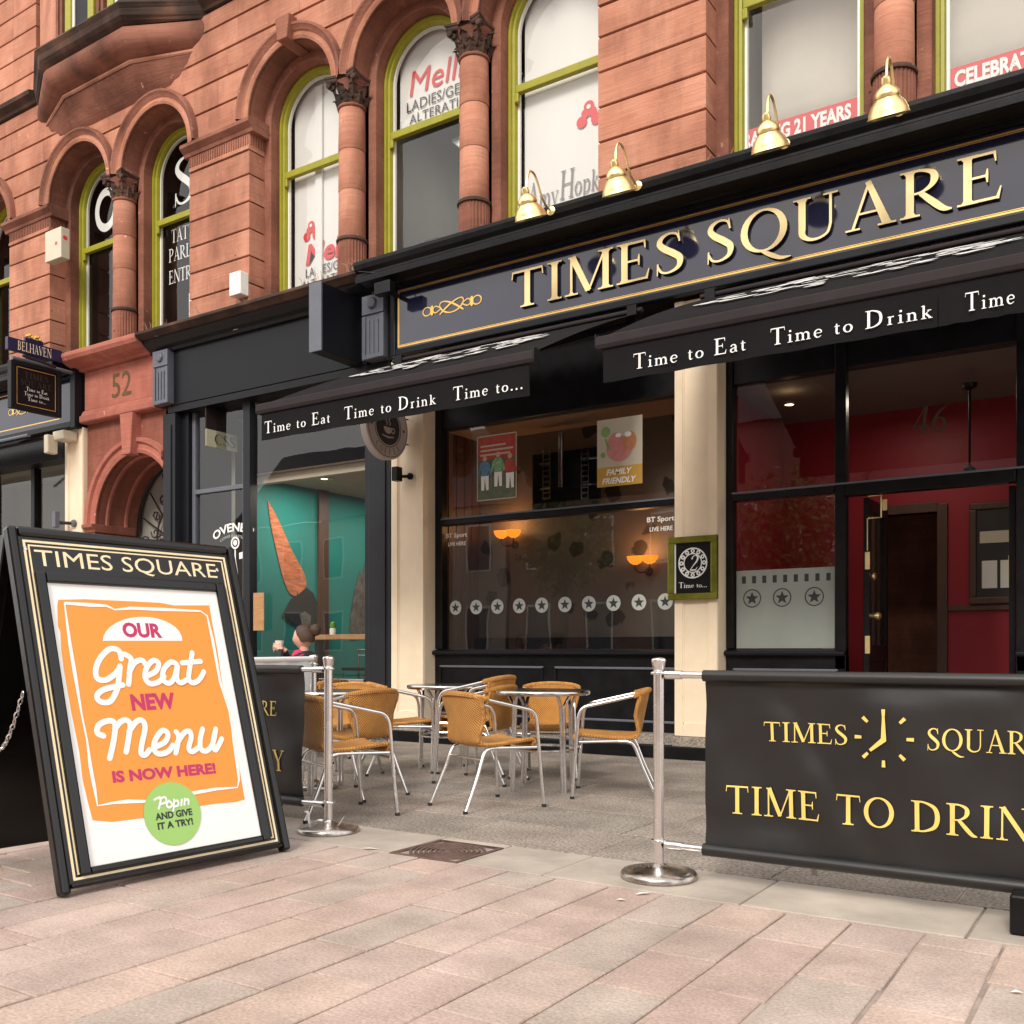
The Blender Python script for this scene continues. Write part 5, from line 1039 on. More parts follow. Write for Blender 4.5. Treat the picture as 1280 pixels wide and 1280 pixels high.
q = MB(); roman(q, 'CSS', (-10.75, yA+(yB-yA)*.25, zA-.085), (0, 1, 0), (0, 0, 1), (1, 0, 0), (yB-yA)*.68, .14, lift=.012) if False else roman(q, 'CSS', (-10.735, yA+(yB-yA)*.25, zA-.085), (0, 1, 0), (0, 0, 1), (1, 0, 0), (yB-yA)*.68, .14); q.build('lettering', 'black_print', cs)
box_part('hanger', 'iron', cs, -10.76, -10.74, yA, yB, zA+.11, 4.36, bevel=0)
lg = thing('cafe_logo', 'white winged whisk logo reading OVENBIRD on the narrow cafe pane', 'sticker', (-10.7, 8.99, 2.8))
yl = 8.99; lx_, lz_ = XR(294, yl), ZR(294, 672, yl)
q = MB(); sans(q, 'OVENBIR', (lx_-.43, yl, lz_+.085), EX, EZ, OUT, .80, .12, bold=.03, arc=.73); q.build('lettering', 'white_print', lg)
q = MB(); sans(q, 'COFFEE ROASTERS', (lx_-.30, yl, lz_+.01), EX, EZ, OUT, .5, .035, arc=.55); q.build('small_lettering', 'frosted_print', lg)
q = MB(); disc(q, (lx_, yl, lz_-.07), EX, EZ, OUT, .085, 20, r0=.06); disc(q, (lx_, yl, lz_-.07), EX, EZ, OUT, .04, 14)
line2(q, [(lx_, lz_-.16, .02), (lx_, lz_-.30, .03), (lx_+.01, lz_-.50, .10), (lx_+.03, lz_-.72, .01)], .05, (0, yl, 0), EX, EZ, OUT)
for s in (-1, 1):
    for k in range(4): line2(q, [(lx_+s*.08, lz_-.22-k*.022, .02), (lx_+s*.2, lz_-.20-k*.022, .02), (lx_+s*(.34-k*.03), lz_-.15-k*.028, .012)], .015, (0, yl, 0), EX, EZ, OUT)
q.build('emblem', 'white_print', lg)
cb = thing('menu_board', 'small tan card board propped in the cafe window beside the black post', 'board', (XR(323, 8.93), 8.93, 1.2))
xa, xb2 = XR(317, 8.93), XR(330, 8.93); box_part('card', 'bar_wood', cb, xa, xb2, 8.925, 8.935, ZR(323, 788, 8.93), ZR(323, 741, 8.93), bevel=0)
# blank projecting box sign
bs = thing('blank_box_sign', 'blank dark grey box sign with pale edge projecting from the cafe fascia', 'sign', (-7.97, 8.4, 4.45))
box_part('cabinet', 'dark_grey_paint', bs, -8.055, -7.875, 8.10, 8.77, 4.46, 5.235, bevel=.004); box_part('front_edge', 'grey_blue_paint', bs, -8.06, -7.87, 8.075, 8.10, 4.455, 5.24, bevel=.004); box_part('wall_plate', 'grey_blue_paint', bs, -8.02, -7.83, 8.772, 8.779, 4.5, 5.0)  # front edge coloured paler than the rest of the cabinet
lb = thing('small_junction_box', 'tiny white junction box on the dark grey fascia under the cornice', 'box', (XR(297, 8.76), 8.76, 5.3)); box_part('box', 'white_plastic', lb, XR(294, 8.74), XR(300, 8.74), 8.70, 8.778, ZR(297, 413, 8.74), ZR(297, 405, 8.74))
# coffee disc sign
kx, ky, kz, kr = -7.2, 8.39, 3.55, .36
cf2 = thing('coffee_sign', 'round projecting sign with a cup and the word COFFEE under the awning', 'sign', (kx, ky, kz))
MB().lathe([(0, -.05), (kr-.01, -.05), (kr, -.04), (kr, .04), (kr-.01, .05), (0, .05)], (kx, ky, kz), 48, 'x').build('disc', 'coffee_face', cf2, smooth=True)
EYv = (0, 1, 0); OX = (1, 0, 0); oo = (kx+.051, ky, kz)
q = MB(); disc(q, oo, EYv, EZ, OX, .225, 36, r0=.215, lift=.001); disc(q, oo, EYv, EZ, OX, .20, 36, lift=.0012); disc(q, oo, EYv, EZ, OX, .335, 36, r0=.328)
def arc_text(q, s, o, ex, ey, ed, r, a0, a1, hh, inward=False):
    n = len(s)
    for i, ch in enumerate(s):
        a = a0+(a1-a0)*i/(n-1); e1 = (Vector(ex)*-math.sin(a)+Vector(ey)*math.cos(a))*(1 if inward else -1); e2 = (Vector(ex)*math.cos(a)+Vector(ey)*math.sin(a))*(-1 if inward else 1)
        p = Vector(o)+(Vector(ex)*math.cos(a)+Vector(ey)*math.sin(a))*r - e1*hh*.4
        if ch != ' ': roman(q, ch, p, e1, e2, ed, hh*.8, hh)
arc_text(q, 'COFFEE', oo, EYv, EZ, OX, .305, math.radians(230), math.radians(310), .065, True); arc_text(q, 'COFFEE', oo, EYv, EZ, OX, .245, math.radians(130), math.radians(50), .065)
for a in (0, math.pi): disc(q, (oo[0], oo[1]+.275*math.cos(a), oo[2]), EYv, EZ, OX, .018, 8)
q.build('print', 'black_print', cf2)
q = MB(); disc(q, (oo[0]+.002, ky, kz), EYv, EZ, OX, .075, 20, t0=math.pi, t1=2*math.pi); disc(q, (oo[0]+.002, ky+.085, kz-.03), EYv, EZ, OX, .034, 14, r0=.02); line2(q, [(-.10, -.10, .012), (0, -.115, .02), (.10, -.10, .012)], .02, (oo[0]+.002, ky, kz), EYv, EZ, OX)
for s in (-.03, .02): line2(q, smooth_path([(s, .02), (s+.015, .045), (s-.01, .07), (s+.01, .10)]) and [(a_1, b_1, .012) for a_1, b_1 in smooth_path([(s, .02), (s+.015, .045), (s-.01, .07), (s+.01, .10)])], .012, (oo[0]+.002, ky, kz), EYv, EZ, OX)
q.build('cup_print', 'coffee_face', cf2)
for z in (kz-.12, kz+.17): MB().tube([(kx, ky+kr-.03, z), (kx, 8.80, z)], .008, 6).build('bracket', 'iron', cf2)
sp = thing('wall_speaker', 'small black speaker box fixed to the left cream pilaster', 'speaker', (-7.35, 8.75, 2.95))
sx_, sz_ = XR(500, 8.70), ZR(500, 593, 8.70); box_part('box', 'black_paint', sp, sx_-.06, sx_+.02, 8.62, 8.72, sz_-.08, sz_+.08); MB().tube([(sx_, 8.72, sz_-.02), (sx_+.08, 8.78, sz_-.02)], .018, 8).build('arm', 'black_paint', sp)
MB().lathe([(0, 0), (.04, 0), (.04, -.02), (0, -.03)], (sx_+.09, 8.782, sz_-.02), 12, 'y').build('wall_plate', 'black_paint', sp)

# ================================================================ number 52: painted stone doorway
dw = thing('doorway_surround', 'pink painted stone doorway with arch, keystone and the number 52', 'doorway', (-12.6, 8.8, 0))
x0, x1 = -13.48, -11.70
box_part('name_panel', 'painted_stone', dw, x0+.02, x1, YP, YW+.1, 4.66, 5.24)
MB().extr([(YW+.05, 5.24), (8.74, 5.24), (8.72, 5.27), (8.60, 5.30), (8.50, 5.35), (8.47, 5.40), (8.47, 5.45), (8.50, 5.47), (YW+.05, 5.52)], x0-.12, -11.802).build('cornice', 'painted_stone', dw, bevel=.004)
MB().extr([(YW+.05, 4.46), (8.74, 4.46), (8.72, 4.48), (8.72, 4.56), (8.75, 4.58), (8.77, 4.63), (8.80, 4.66), (YW+.05, 4.66)], x0, x1).build('sill_mould', 'painted_stone', dw, bevel=.004)
q = MB(); sans(q, '52', (XR(140, 8.8), YP-.003, 4.75), EX, EZ, OUT, .46, .36, bold=.005); q.build('number', 'number_brown', dw)
ac, ar, az = -12.32, .93, 2.92
n = 28; face = MB(); top = 4.46; out = [(x0, z) for z in (0,)]
P_in = [(ac-ar, .0)] + [(ac-ar*math.cos(math.pi*i/n), az+ar*1.06*math.sin(math.pi*i/n)) for i in range(n+1)] + [(ac+ar, 0.)]
P_out = [(x0, 0)] + [(x0 + (-11.63-x0)*(i/n), top) if 0 < i < n else ((x0 if i == 0 else -11.63), top if i in (0, n) else top) for i in range(n+1)] + [(-11.63, 0)]
face.grid([[(p[0], 8.86, p[1]) for p in P_in], [(p[0], 8.86, p[1]) for p in P_out]]).build('spandrel', 'brown_painted_stone', dw)
def arc2(r, y): return [(ac-r, y, az-.02)] + [(min(ac-r*math.cos(math.pi*i/n), -11.64), y, az+r*1.06*math.sin(math.pi*i/n)) for i in range(22)]
MB().grid([arc2(ar+d, 8.86-e) for d, e in ((0, -.03), (0, .03), (.05, .05), (.065, .03), (.13, .03), (.15, .07), (.20, .08), (.215, .0))]).build('archivolt', 'painted_stone', dw, smooth=True)
k = MB(); k.add([(ac-.09, 8.70, az+ar*1.02), (ac+.09, 8.70, az+ar*1.02), (ac+.15, 8.70, 4.46), (ac-.15, 8.70, 4.46), (ac-.09, 8.86, az+ar*1.02), (ac+.09, 8.86, az+ar*1.02), (ac+.15, 8.86, 4.46), (ac-.15, 8.86, 4.46)], [(0,1,2,3),(0,4,5,1),(1,5,6,2),(3,7,4,0)]); k.build('keystone', 'painted_stone', dw, bevel=.01)
MB().grid([[(p[0], 8.85, p[1]) for p in P_in], [(p[0], 9.55, p[1]) for p in P_in]]).build('soffit', 'brown_painted_stone', dw)
for y_ in (9.02, 9.34):
    for dd in (0,):
        MB().grid([[(ac-(ar-e)*math.cos(math.pi*i/n), y_+g, az+(ar-e)*1.06*math.sin(math.pi*i/n)) for i in range(n+1)] for e, g in ((0, -.02), (.025, -.01), (.025, .03), (0, .04))]).build('soffit_rib', 'painted_stone', dw)
MB().extr([(9.5, az-.10), (8.80, az-.10), (8.78, az-.06), (8.74, az-.03), (8.74, az+.02), (9.5, az+.02)], x0+.02, ac-ar+.05).build('impost', 'brown_painted_stone', dw, bevel=.006)
box_part('jamb', 'brown_painted_stone', dw, x0+.03, ac-ar+.02, 8.81, 9.5, 0, az-.102, bevel=.01)
dr = box_part('door', 'dark_wood', dw, ac-ar-.05, ac+ar+.05, 9.58, 9.64, 0, 2.5)
box_part('door_head', 'black_paint', dw, ac-ar-.05, ac+ar+.05, 9.52, 9.64, 2.5, 2.62)
MB().quad((ac-1.2, 9.66, 2.6), (ac+1.2, 9.66, 2.6), (ac+1.2, 9.66, 4.3), (ac-1.2, 9.66, 4.3)).build('fanlight_glass', 'room_grey', dw)
ir = MB()
for i in range(7):
    a = math.pi*(i+.5)/7; ir.tube([(ac, 9.6, 2.65), (ac+.85*math.cos(a), 9.6, 2.9+.95*math.sin(a))], .012, 5)
    for s in (-1, 1):
        cxx, czz = ac+.55*math.cos(a+.2*s), 2.85+.62*math.sin(a+.2*s); ir.tube([(cxx+.10*(1-t_/9)*math.cos(t_*.9*s+a), 9.6, czz+.10*(1-t_/9)*math.sin(t_*.9*s+a)) for t_ in range(9)], .011, 5)
ir.tube([(ac-.93*math.cos(math.pi*i/n), 9.6, az+.97*math.sin(math.pi*i/n)) for i in range(n+1)], .02, 6); ir.tube([(ac-.5*math.cos(math.pi*i/n), 9.6, 2.75+.55*math.sin(math.pi*i/n)) for i in range(n+1)], .014, 6)
for i in range(4):
    cxx = ac-.8+i*.4; ir.tube([(cxx+.13*(1-t_/12)*math.cos(t_*.8), 9.6, 2.74+.1*(1-t_/12)*math.sin(t_*.8)) for t_ in range(12)], .011, 5)
ir.build('fanlight_iron', 'iron', dw)

# ================================================================ far left part of the pub
lp = thing('left_shopfront', 'second black pub shopfront beyond the number 52 doorway with grey windows', 'shopfront', (-15.5, 8.8, 0))
pilaster(lp, -13.95, -13.49)
box_part('fascia_board', 'sign_gloss', lp, -18, -13.62, YS, YS+.08, 4.50, 5.2, bevel=0); box_part('end_board', 'dark_grey_paint', lp, -13.62, -13.50, YS-.04, YW, 4.4, 5.3)
box_part('fascia_foot', 'black_paint', lp, -18, -13.62, YS-.04, YS+.1, 4.42, 4.50)
for z in (4.58, 5.14): box_part('gold_line', 'gold', lp, -18, -13.95, YS-.003, YS+.001, z, z+.016, bevel=0)
knot(lp, -14.95, 4.86, .8, YS-.003)
MB().extr(CPROF, -18, -13.62).build('cornice', 'black_paint', lp, bevel=.004)
box_part('blind_box', 'black_paint', lp, -18, -13.97, 8.78, 9.05, 4.0, 4.41)
MB().quad((-18, 9.05, .7), (-13.97, 9.05, .7), (-13.97, 9.05, 4.0), (-18, 9.05, 4.0)).build('glass_pane', 'shop_glass', lp)
for x in (-14.06, -15.2, -16.4): box_part('frame_bar', 'black_paint', lp, x, x+.10, 8.98, 9.1, .7, 4.0)
MB().quad((-18, 10.4, 0), (-13.97, 10.4, 0), (-13.97, 10.4, 4.2), (-18, 10.4, 4.2)).quad((-18, 9.06, 4.1), (-13.9, 9.06, 4.1), (-13.9, 10.4, 4.1), (-18, 10.4, 4.1)).quad((-13.9, 9.06, 0), (-13.9, 10.4, 0), (-13.9, 10.4, 4.1), (-13.9, 9.06, 4.1)).quad((-18, 9.06, 0), (-18, 10.4, 0), (-18, 10.4, 4.1), (-18, 9.06, 4.1)).build('back_wall', 'room_grey', lp); box_part('riser_panel', 'black_paint', lp, -18, -13.97, 8.98, 9.1, 0, .7)
MB().tube([(-18, 8.3, 4.28), (-14.1, 8.3, 4.28)], .03, 8).build('awning_bar', 'grey_blue_paint', lp, smooth=True); MB().tube([(-14.2, 8.6, 4.3), (-16.5, 7.9, 4.0)], .022, 6).build('awning_arm', 'dark_grey_paint', lp)
MB().grid([[(-18, 8.6, 4.3), (-14.1, 8.6, 4.3)], [(-18, 8.3, 4.24), (-14.1, 8.3, 4.24)], [(-18, 8.1, 4.12), (-14.1, 8.1, 4.12)]]).build('awning_fabric', 'awning_fabric', lp)
cam_ = thing('security_camera', 'cream security bracket at the head of the far left cream pilaster', 'camera', (-13.7, 8.7, 4.2)); box_part('arm', 'cream_plastic', cam_, -13.90, -13.62, 8.55, 8.79, 4.22, 4.36, bevel=.02); box_part('body', 'cream_plastic', cam_, -13.97, -13.86, 8.45, 8.62, 4.02, 4.3, bevel=.02)
sw = thing('wall_lantern', 'small grey lantern low on the far left cream pilaster', 'lantern', (-13.7, 8.7, 2.8))
zc_ = ZR(90, 648, 8.7); box_part('lamp_body', 'grey_blue_paint', sw, -13.86, -13.78, 8.52, 8.60, zc_-.14, zc_+.10, bevel=.01); MB().tube([(-13.82, 8.6, zc_-.06), (-13.72, 8.8, zc_-.06)], .025, 8).build('arm', 'iron', sw); MB().lathe([(0, 0), (.06, 0), (.05, -.03), (0, -.04)], (-13.71, 8.785, zc_-.06), 12, 'y').build('wall_plate', 'grey_blue_paint', sw)
# hanging sign
HX = -13.57
hs = thing('hanging_sign', 'black hanging pub sign reading TIMES SQUARE Time to Eat Time to Drink', 'sign', (HX, 8.1, 4.5))
def ext_side(par, nm, m, y0, y1, z0, z1, xa, xb, bev=.006): return box_part(nm, m, par, xa, xb, y0, y1, z0, z1, bevel=bev)
ext_side(hs, 'board', 'black_paint', 7.72, 8.45, 4.52, 5.16, HX-.04, HX+.03)
for q in ((7.70, 7.76, 4.50, 5.18), (8.41, 8.47, 4.50, 5.18), (7.76, 8.41, 4.50, 4.55), (7.76, 8.41, 5.13, 5.18)): ext_side(hs, 'board_frame', 'dark_grey_paint', *q, HX-.05, HX+.045)
for q in ((7.79, 7.797, 4.58, 5.10), (8.373, 8.38, 4.58, 5.10), (7.79, 8.38, 4.573, 4.58), (7.79, 8.38, 5.10, 5.107)): ext_side(hs, 'gold_line', 'gold', *q, HX+.03, HX+.032, 0)
q = MB(); EYv = (0, 1, 0)
roman(q, 'TIMES', (HX+.031, 7.90, 4.97), EYv, EZ, OX, .37, .085, track=.1); roman(q, 'SQUARE', (HX+.031, 7.84, 4.86), EYv, EZ, OX, .49, .085, track=.1); q.build('gold_lettering', 'bronze_paint', hs)
q = MB(); roman(q, 'Time to Eat', (HX+.031, 7.93, 4.79), EYv, EZ, OX, .32, .055, track=.06); roman(q, 'Time to Drink', (HX+.031, 7.90, 4.72), EYv, EZ, OX, .38, .055, track=.06); roman(q, 'Time to...', (HX+.031, 7.95, 4.65), EYv, EZ, OX, .28, .055, track=.06); stuff(q.build('white_lettering', 'white_print', hs))
MB().tube([(HX, 7.74, 5.22), (HX, 8.66, 5.22)], .03, 8).build('bracket', 'grey_blue_paint', hs, smooth=True)
MB().tube([(HX+.08, 7.85, 5.26), (HX+.08, 8.35, 5.22)], .02, 8).build('light_tube', 'iron', hs, smooth=True)
br = thing('brewery_sign', 'navy top sign lettered BELHAVEN in cream with a gold crest above the hanging sign', 'sign', (HX, 8.05, 5.3))
ext_side(br, 'board', 'navy', 7.66, 8.48, 5.32, 5.50, HX-.04, HX+.03); ext_side(br, 'upper_step', 'navy', 7.92, 8.2, 5.502, 5.56, HX-.03, HX+.02); ext_side(br, 'lower_step', 'navy', 7.92, 8.2, 5.27, 5.318, HX-.03, HX+.02)
q = MB(); roman(q, 'BELHAVEN', (HX+.031, 7.80, 5.345), EYv, EZ, OX, .52, .13, track=.0); q.build('lettering', 'cream_paint', br)
q = MB(); 
for k in range(7): q.lathe([(0, -.03), (.03, -.01), (.03, .01), (0, .03)], (HX, 7.97+.03*k, 5.59+.02*math.sin(k*1.7)), 8, 'z')
q.build('gold_crest', 'gold', br)
ab_ = thing('alarm_box', 'cream alarm box with a red emblem on the left sandstone pier', 'box', (-14.5, 8.9, 7))
zb_ = ZR(65, 328, 8.85); zt_ = ZR(65, 290, 8.85); xa_, xb_ = XR(60, 8.85), XR(80, 8.85); box_part('case', 'cream_plastic', ab_, xa_, xb_, 8.80, 8.948, zb_, zt_, bevel=.01)
q = MB(); disc(q, (xb_+.001, 8.87, (zb_+zt_)/2+.08), (0, 1, 0), EZ, OX, .035, 14, rx=.04); disc(q, (xa_+.3, 8.799, (zb_+zt_)/2), EX, EZ, OUT, .03, 12); q.build('emblem', 'red_print', ab_)
wb_ = thing('light_box', 'plain white box light at the foot of the sandstone pier above the cafe', 'lamp', (-10.2, 8.9, 5.8))
box_part('case', 'white_plastic', wb_, XR(290, 8.85), XR(304, 8.85), 8.80, 8.948, ZR(297, 370, 8.85), ZR(297, 341, 8.85), bevel=.012)

# ================================================================ the big A-board in front
AW, AL, AT = 1.2015, 1.6585, .2937
ab = thing('a_board', 'large leaning A-board headed TIMES SQUARE with an orange and white menu poster', 'sign board', (-3.855, 2.422, .012), 1.4955)
# local frame: +x along the foot, +y behind the face; (a, b) are distances along the face
ca, sa = math.cos(AT), math.sin(AT)
BO = Vector((0, 0, .008)); BX = Vector((1, 0, 0)); BU = Vector((0, sa, ca)); BN = Vector((0, -ca, sa))      # BN points out of the face
_M = Matrix.Translation((-3.855, 2.422, .012)) @ Matrix.Rotation(1.4955, 4, 'Z')
def BPT(px, py):
    """photo point -> (a, b) on the board's face"""
    u, v = (px-CX)/FPX, (HY-py)/FPX; d = Vector((-_s+u*_c, _c+u*_s, v)); o = _M @ BO; n = (_M.to_3x3() @ BN)
    p = Vector((0, 0, EYE)) + d*((o-Vector((0, 0, EYE))).dot(n)/d.dot(n)); q = _M.inverted() @ p - BO
    return q.dot(BX), q.dot(BU)
def bz(px, py): return BPT(px/4, 640+py/4)
def bz2(px, py): return BPT(px/4, 960+py/4)
def bbox(mb, a0, a1, b0, b1, d0, d1): return mb.prism([(a0, b0), (a1, b0), (a1, b1), (a0, b1)], BO, BX, BU, BN, d1, d0, True)
K_ = dict(local=True)
bbox(MB(), 0, AW, .03, AL, -.03, -.004).build('face_board', 'board_black', ab, **K_)
for nm, q in (('side_rail', (-.012, .032, -.01, AL+.01)), ('side_rail', (AW-.032, AW+.012, -.01, AL+.01)), ('top_rail', (.033, AW-.033, AL-.035, AL+.012)), ('bottom_rail', (.033, AW-.033, .012, .034))):
    bbox(MB(), *q, -.05, .014).build(nm, 'board_black', ab, bevel=.014, **K_)
pc = [BPT(61, 728), BPT(270, 741), BPT(326, 1045), BPT(108, 1084)]
pa0, pa1 = (pc[0][0]+pc[3][0])/2, (pc[1][0]+pc[2][0])/2; pb0, pb1 = (pc[2][1]+pc[3][1])/2, (pc[0][1]+pc[1][1])/2
for d, w_ in ((.052, .011), (.074, .007)):
    for q in ((d, d+w_, d-.008, AL-d), (AW-d-w_, AW-d, d-.008, AL-d), (d+w_, AW-d-w_, d-.008, d-.008+w_), (d+w_, AW-d-w_, AL-d-w_, AL-d)): bbox(MB(), *q, -.004, -.0015).build('gold_line', 'board_line', ab, **K_)
for q in ((pa0-.05, pa0, pb0-.03, pb1+.05), (pa1, pa1+.05, pb0-.03, pb1+.05), (pa0, pa1, pb0-.03, pb0), (pa0, pa1, pb1, pb1+.05)):
    bbox(MB(), *q, -.003, .018).build('poster_frame', 'board_black', ab, bevel=.008, **K_)
ps = bbox(MB(), pa0, pa1, pb0, pb1, -.004, .002).build('poster', 'poster_white', ab, **K_)
FO = BO + BN*.0025
# heading
h0 = BPT(42, 714); h1 = BPT(272, 714); ha = BPT(43, 690)[0]; hb = BPT(272, 720)[0]
t0 = BPT(52, 711)[1]; t1 = BPT(50, 687)[1]
q = MB(); sans(q, 'TIMES SQUARE', BO+BX*ha+BU*t0+BN*-.0035, BX, BU, BN, hb-ha, t1-t0, bold=.0); stuff(q.build('heading', 'board_line', ab, **K_))
for px, py in ((32, 685), (272, 712)):
    a_1, b_1 = BPT(px, py); q = MB(); q.lathe([(0, 0), (.012, 0), (.010, .004), (0, .006)], (0, 0, 0), 12); q.v = [tuple(BO + BX*(a_1+x) + BU*(b_1+y) + BN*(z-.004)) for x, y, z in q.v]; q.build('screw', 'steel', ab, **K_)
def flat(pts, m, nm, lift): 
    q = MB(); q.add([FO + BX*a + BU*b + BN*lift for a, b in pts], [tuple(range(len(pts)))]); return q.build(nm, m, ab, **K_)
org = [bz(*p) for p in ((290,440),(420,437),(600,445),(800,455),(870,468),(1045,468),(1060,560),(1085,690),(1110,860),(1140,1000),(1165,1150))] + [bz2(*p) for p in ((1195,0),(1222,158),(1180,170),(1085,178),(1000,190),(860,225),(720,250),(560,270),(462,262),(440,180),(412,60))] + [bz(*p) for p in ((395,1200),(355,1000),(320,800),(305,690),(300,600),(288,570),(285,470))]
flat(org, 'poster_orange', 'orange_field', .0004)
def wl(pts, w, m, nm, f=bz, lift=.0009, sm=4, par=None, rnd_=True):
    q = MB(); P = [f(*p) if not isinstance(p[0], tuple) else p[0] for p in pts]; P = smooth_path(P, sm) if sm > 1 else P
    line2(q, [(a, b, w) for a, b in P], w, FO, BX, BU, BN, lift=lift, round_=rnd_); return q.build(nm, m, ab, **K_)
fr_ = [bz(*p) for p in ((320,457),(450,466),(530,470),(572,490),(650,482),(800,488),(1000,497),(1033,520),(1060,640),(1098,850),(1150,1020),(1165,1150),(1185,1270))] + [bz2(*p) for p in ((1192,60),(1185,98),(1080,106),(940,130))]
fr2 = [bz2(*p) for p in ((735,168),(640,168),(560,176),(485,190),(470,100),(450,0))] + [bz(*p) for p in ((432,1140),(405,1010),(370,800),(345,650),(320,457))]
for P in (fr_, fr2):
    q = MB(); line2(q, [(a, b, .013+.006*math.sin(i*1.7)) for i, (a, b) in enumerate(P)], .014, FO, BX, BU, BN, lift=.0008); q.build('border_stroke', 'poster_white', ab, **K_)
dome = [bz(512, 645), bz(910, 645)] + [bz(711 + 199*math.cos(math.pi*i/16), 645 - 120*math.sin(math.pi*i/16)) for i in range(1, 16)]
flat(dome, 'poster_white', 'white_dome', .001)
def btext(s, A, Bp, C, m, nm, bold=.045, lift=.0016, slant=0):
    """A: bottom left, Bp: bottom right, C: top left (photo points)"""
    a, b, c = BPT(*A), BPT(*Bp), BPT(*C); e = Vector((b[0]-a[0], b[1]-a[1])); w_ = e.length; e /= w_; n_ = Vector((-e.y, e.x)); hh = (Vector(c)-Vector(a)).dot(n_)
    q = MB(); sans(q, s, FO+BX*a[0]+BU*a[1], BX*e.x+BU*e.y, BX*n_.x+BU*n_.y, BN, w_, hh, bold=bold, lift=lift, slant=slant); return q.build(nm, m, ab, **K_)
btext('OUR', (154, 797), (203, 798), (152, 778), 'poster_pink', 'lettering')
btext('NEW', (165, 889), (220, 886), (163, 868), 'poster_pink', 'lettering')
btext('IS NOW HERE!', (141, 979), (270, 967), (139, 964), 'poster_pink', 'lettering')
Z_ = .0275
G_ = [((604,735),(592,695),(548,686),(500,730),(476,790),(486,835),(530,840),(578,805),(598,772)), ((598,772),(592,830),(582,890),(548,948),(500,950),(482,922),(515,890),(612,866)),
 ((618,712),(652,735),(646,790),(640,862)), ((646,795),(670,755),(705,742),(722,762)), ((722,825),(775,798),(790,758),(762,745),(730,780),(722,830),(748,860),(792,850),(818,822)),
 ((880,762),(850,752),(815,790),(812,838),(840,858),(868,830),(884,765),(880,830),(898,856),(928,842)), ((958,705),(945,780),(940,835),(960,856),(992,840),(1016,800)), ((908,756),(1000,748))]
M_ = [((515,1120),(484,1105),(492,1066),(540,1045),(572,1062),(566,1140),(546,1232)), ((572,1085),(598,1052),(628,1042),(648,1066),(640,1130),(628,1200)), ((642,1100),(676,1052),(708,1044),(722,1080),(706,1160),(702,1208),(722,1216),(745,1190)),
 ((768,1178),(820,1152),(836,1112),(810,1094),(778,1130),(764,1180),(786,1210),(832,1202),(862,1168)), ((878,1100),(890,1130),(876,1205)), ((882,1158),(915,1108),(944,1098),(952,1130),(940,1180),(956,1200),(988,1180)),
 ((1010,1086),(998,1140),(1002,1186),(1030,1195),(1060,1160),(1076,1086)), ((1076,1086),(1062,1150),(1074,1192),(1106,1135))]
for word in (G_, M_):
    for i, S in enumerate(word): wl(S, Z_, 'poster_white', 'script_stroke', lift=.0016+.0003*(i % 4), sm=6)
q = MB(); gc = bz2(862, 228); ga = bz2(1003, 228)[0]-gc[0]; gb = bz2(862, 70)[1]-gc[1]; q.add([FO + BX*(gc[0]+ga*math.cos(2*math.pi*i/48)) + BU*(gc[1]+gb*math.sin(2*math.pi*i/48)) + BN*.003 for i in range(48)], [tuple(range(48))]); q.build('green_disc', 'poster_green', ab, **K_)
btext('AND GIVE', (194, 1026), (240, 1019), (193, 1017), 'black_print', 'lettering', .04, .0038)
btext('IT A TRY!', (197, 1038), (241, 1031), (195.5, 1029), 'black_print', 'lettering', .04, .0038)
P1 = [((768,160),(800,150),(790,205)), ((795,155),(822,148),(826,172),(800,182)), ((840,165),(828,185),(842,200),(856,184),(840,165)), ((866,160),(862,215)), ((866,170),(884,165),(886,188),(868,194)), ((905,160),(902,188)), ((920,155),(918,185)), ((920,165),(936,158),(938,182))]
for i, S in enumerate(P1): wl(S, .0105, 'poster_white', 'script_stroke', f=bz2, lift=.0038+.0003*(i % 4), sm=4)
# rear leg and chain
rb = MB(); top = BO + BU*(AL-.02) - BN*.055; foot = lambda a: Vector((a, .98, .008)); n_ = (foot(0)-top).normalized(); nb = Vector((0, n_.z, -n_.y)) * -1
def rbox(mb, a0, a1, s0, s1, d0, d1): 
    L_ = (foot(0)-top).length; o = Vector((0, top.y, top.z)); return mb.prism([(a0, s0*L_), (a1, s0*L_), (a1, s1*L_), (a0, s1*L_)], o, BX, n_, nb, d0, d1, True)
rbox(MB(), .03, AW-.03, .02, .97, -.012, .012).build('rear_board', 'board_black', ab, **K_)
for a0, a1 in ((-.01, .035), (AW-.035, AW+.01)): rbox(MB(), a0, a1, .0, 1.0, -.022, .022).build('rear_leg', 'board_black', ab, bevel=.005, **K_)
P0 = BO + BU*.90 - BN*.05 + BX*.0; P1_ = top.lerp(foot(0), .52)
for i in range(26):
    t = i/25; p = P0.lerp(Vector((0, P1_.y, P1_.z)), t) + Vector((-.02, 0, -.22*math.sin(math.pi*t))); t2 = (i+.8)/25; p2 = P0.lerp(Vector((0, P1_.y, P1_.z)), t2) + Vector((-.02, 0, -.22*math.sin(math.pi*t2)))
    e = (p2-p).normalized(); s_ = Vector((1, 0, 0)) if i % 2 else e.cross(Vector((1, 0, 0))).normalized(); mid = (p+p2)/2
    MB().tube([mid + e*.017*math.cos(a) + s_*.009*math.sin(a) for a in [2*math.pi*k/8 for k in range(9)]], .0035, 5, False).build('chain_link', 'steel', ab, **K_)

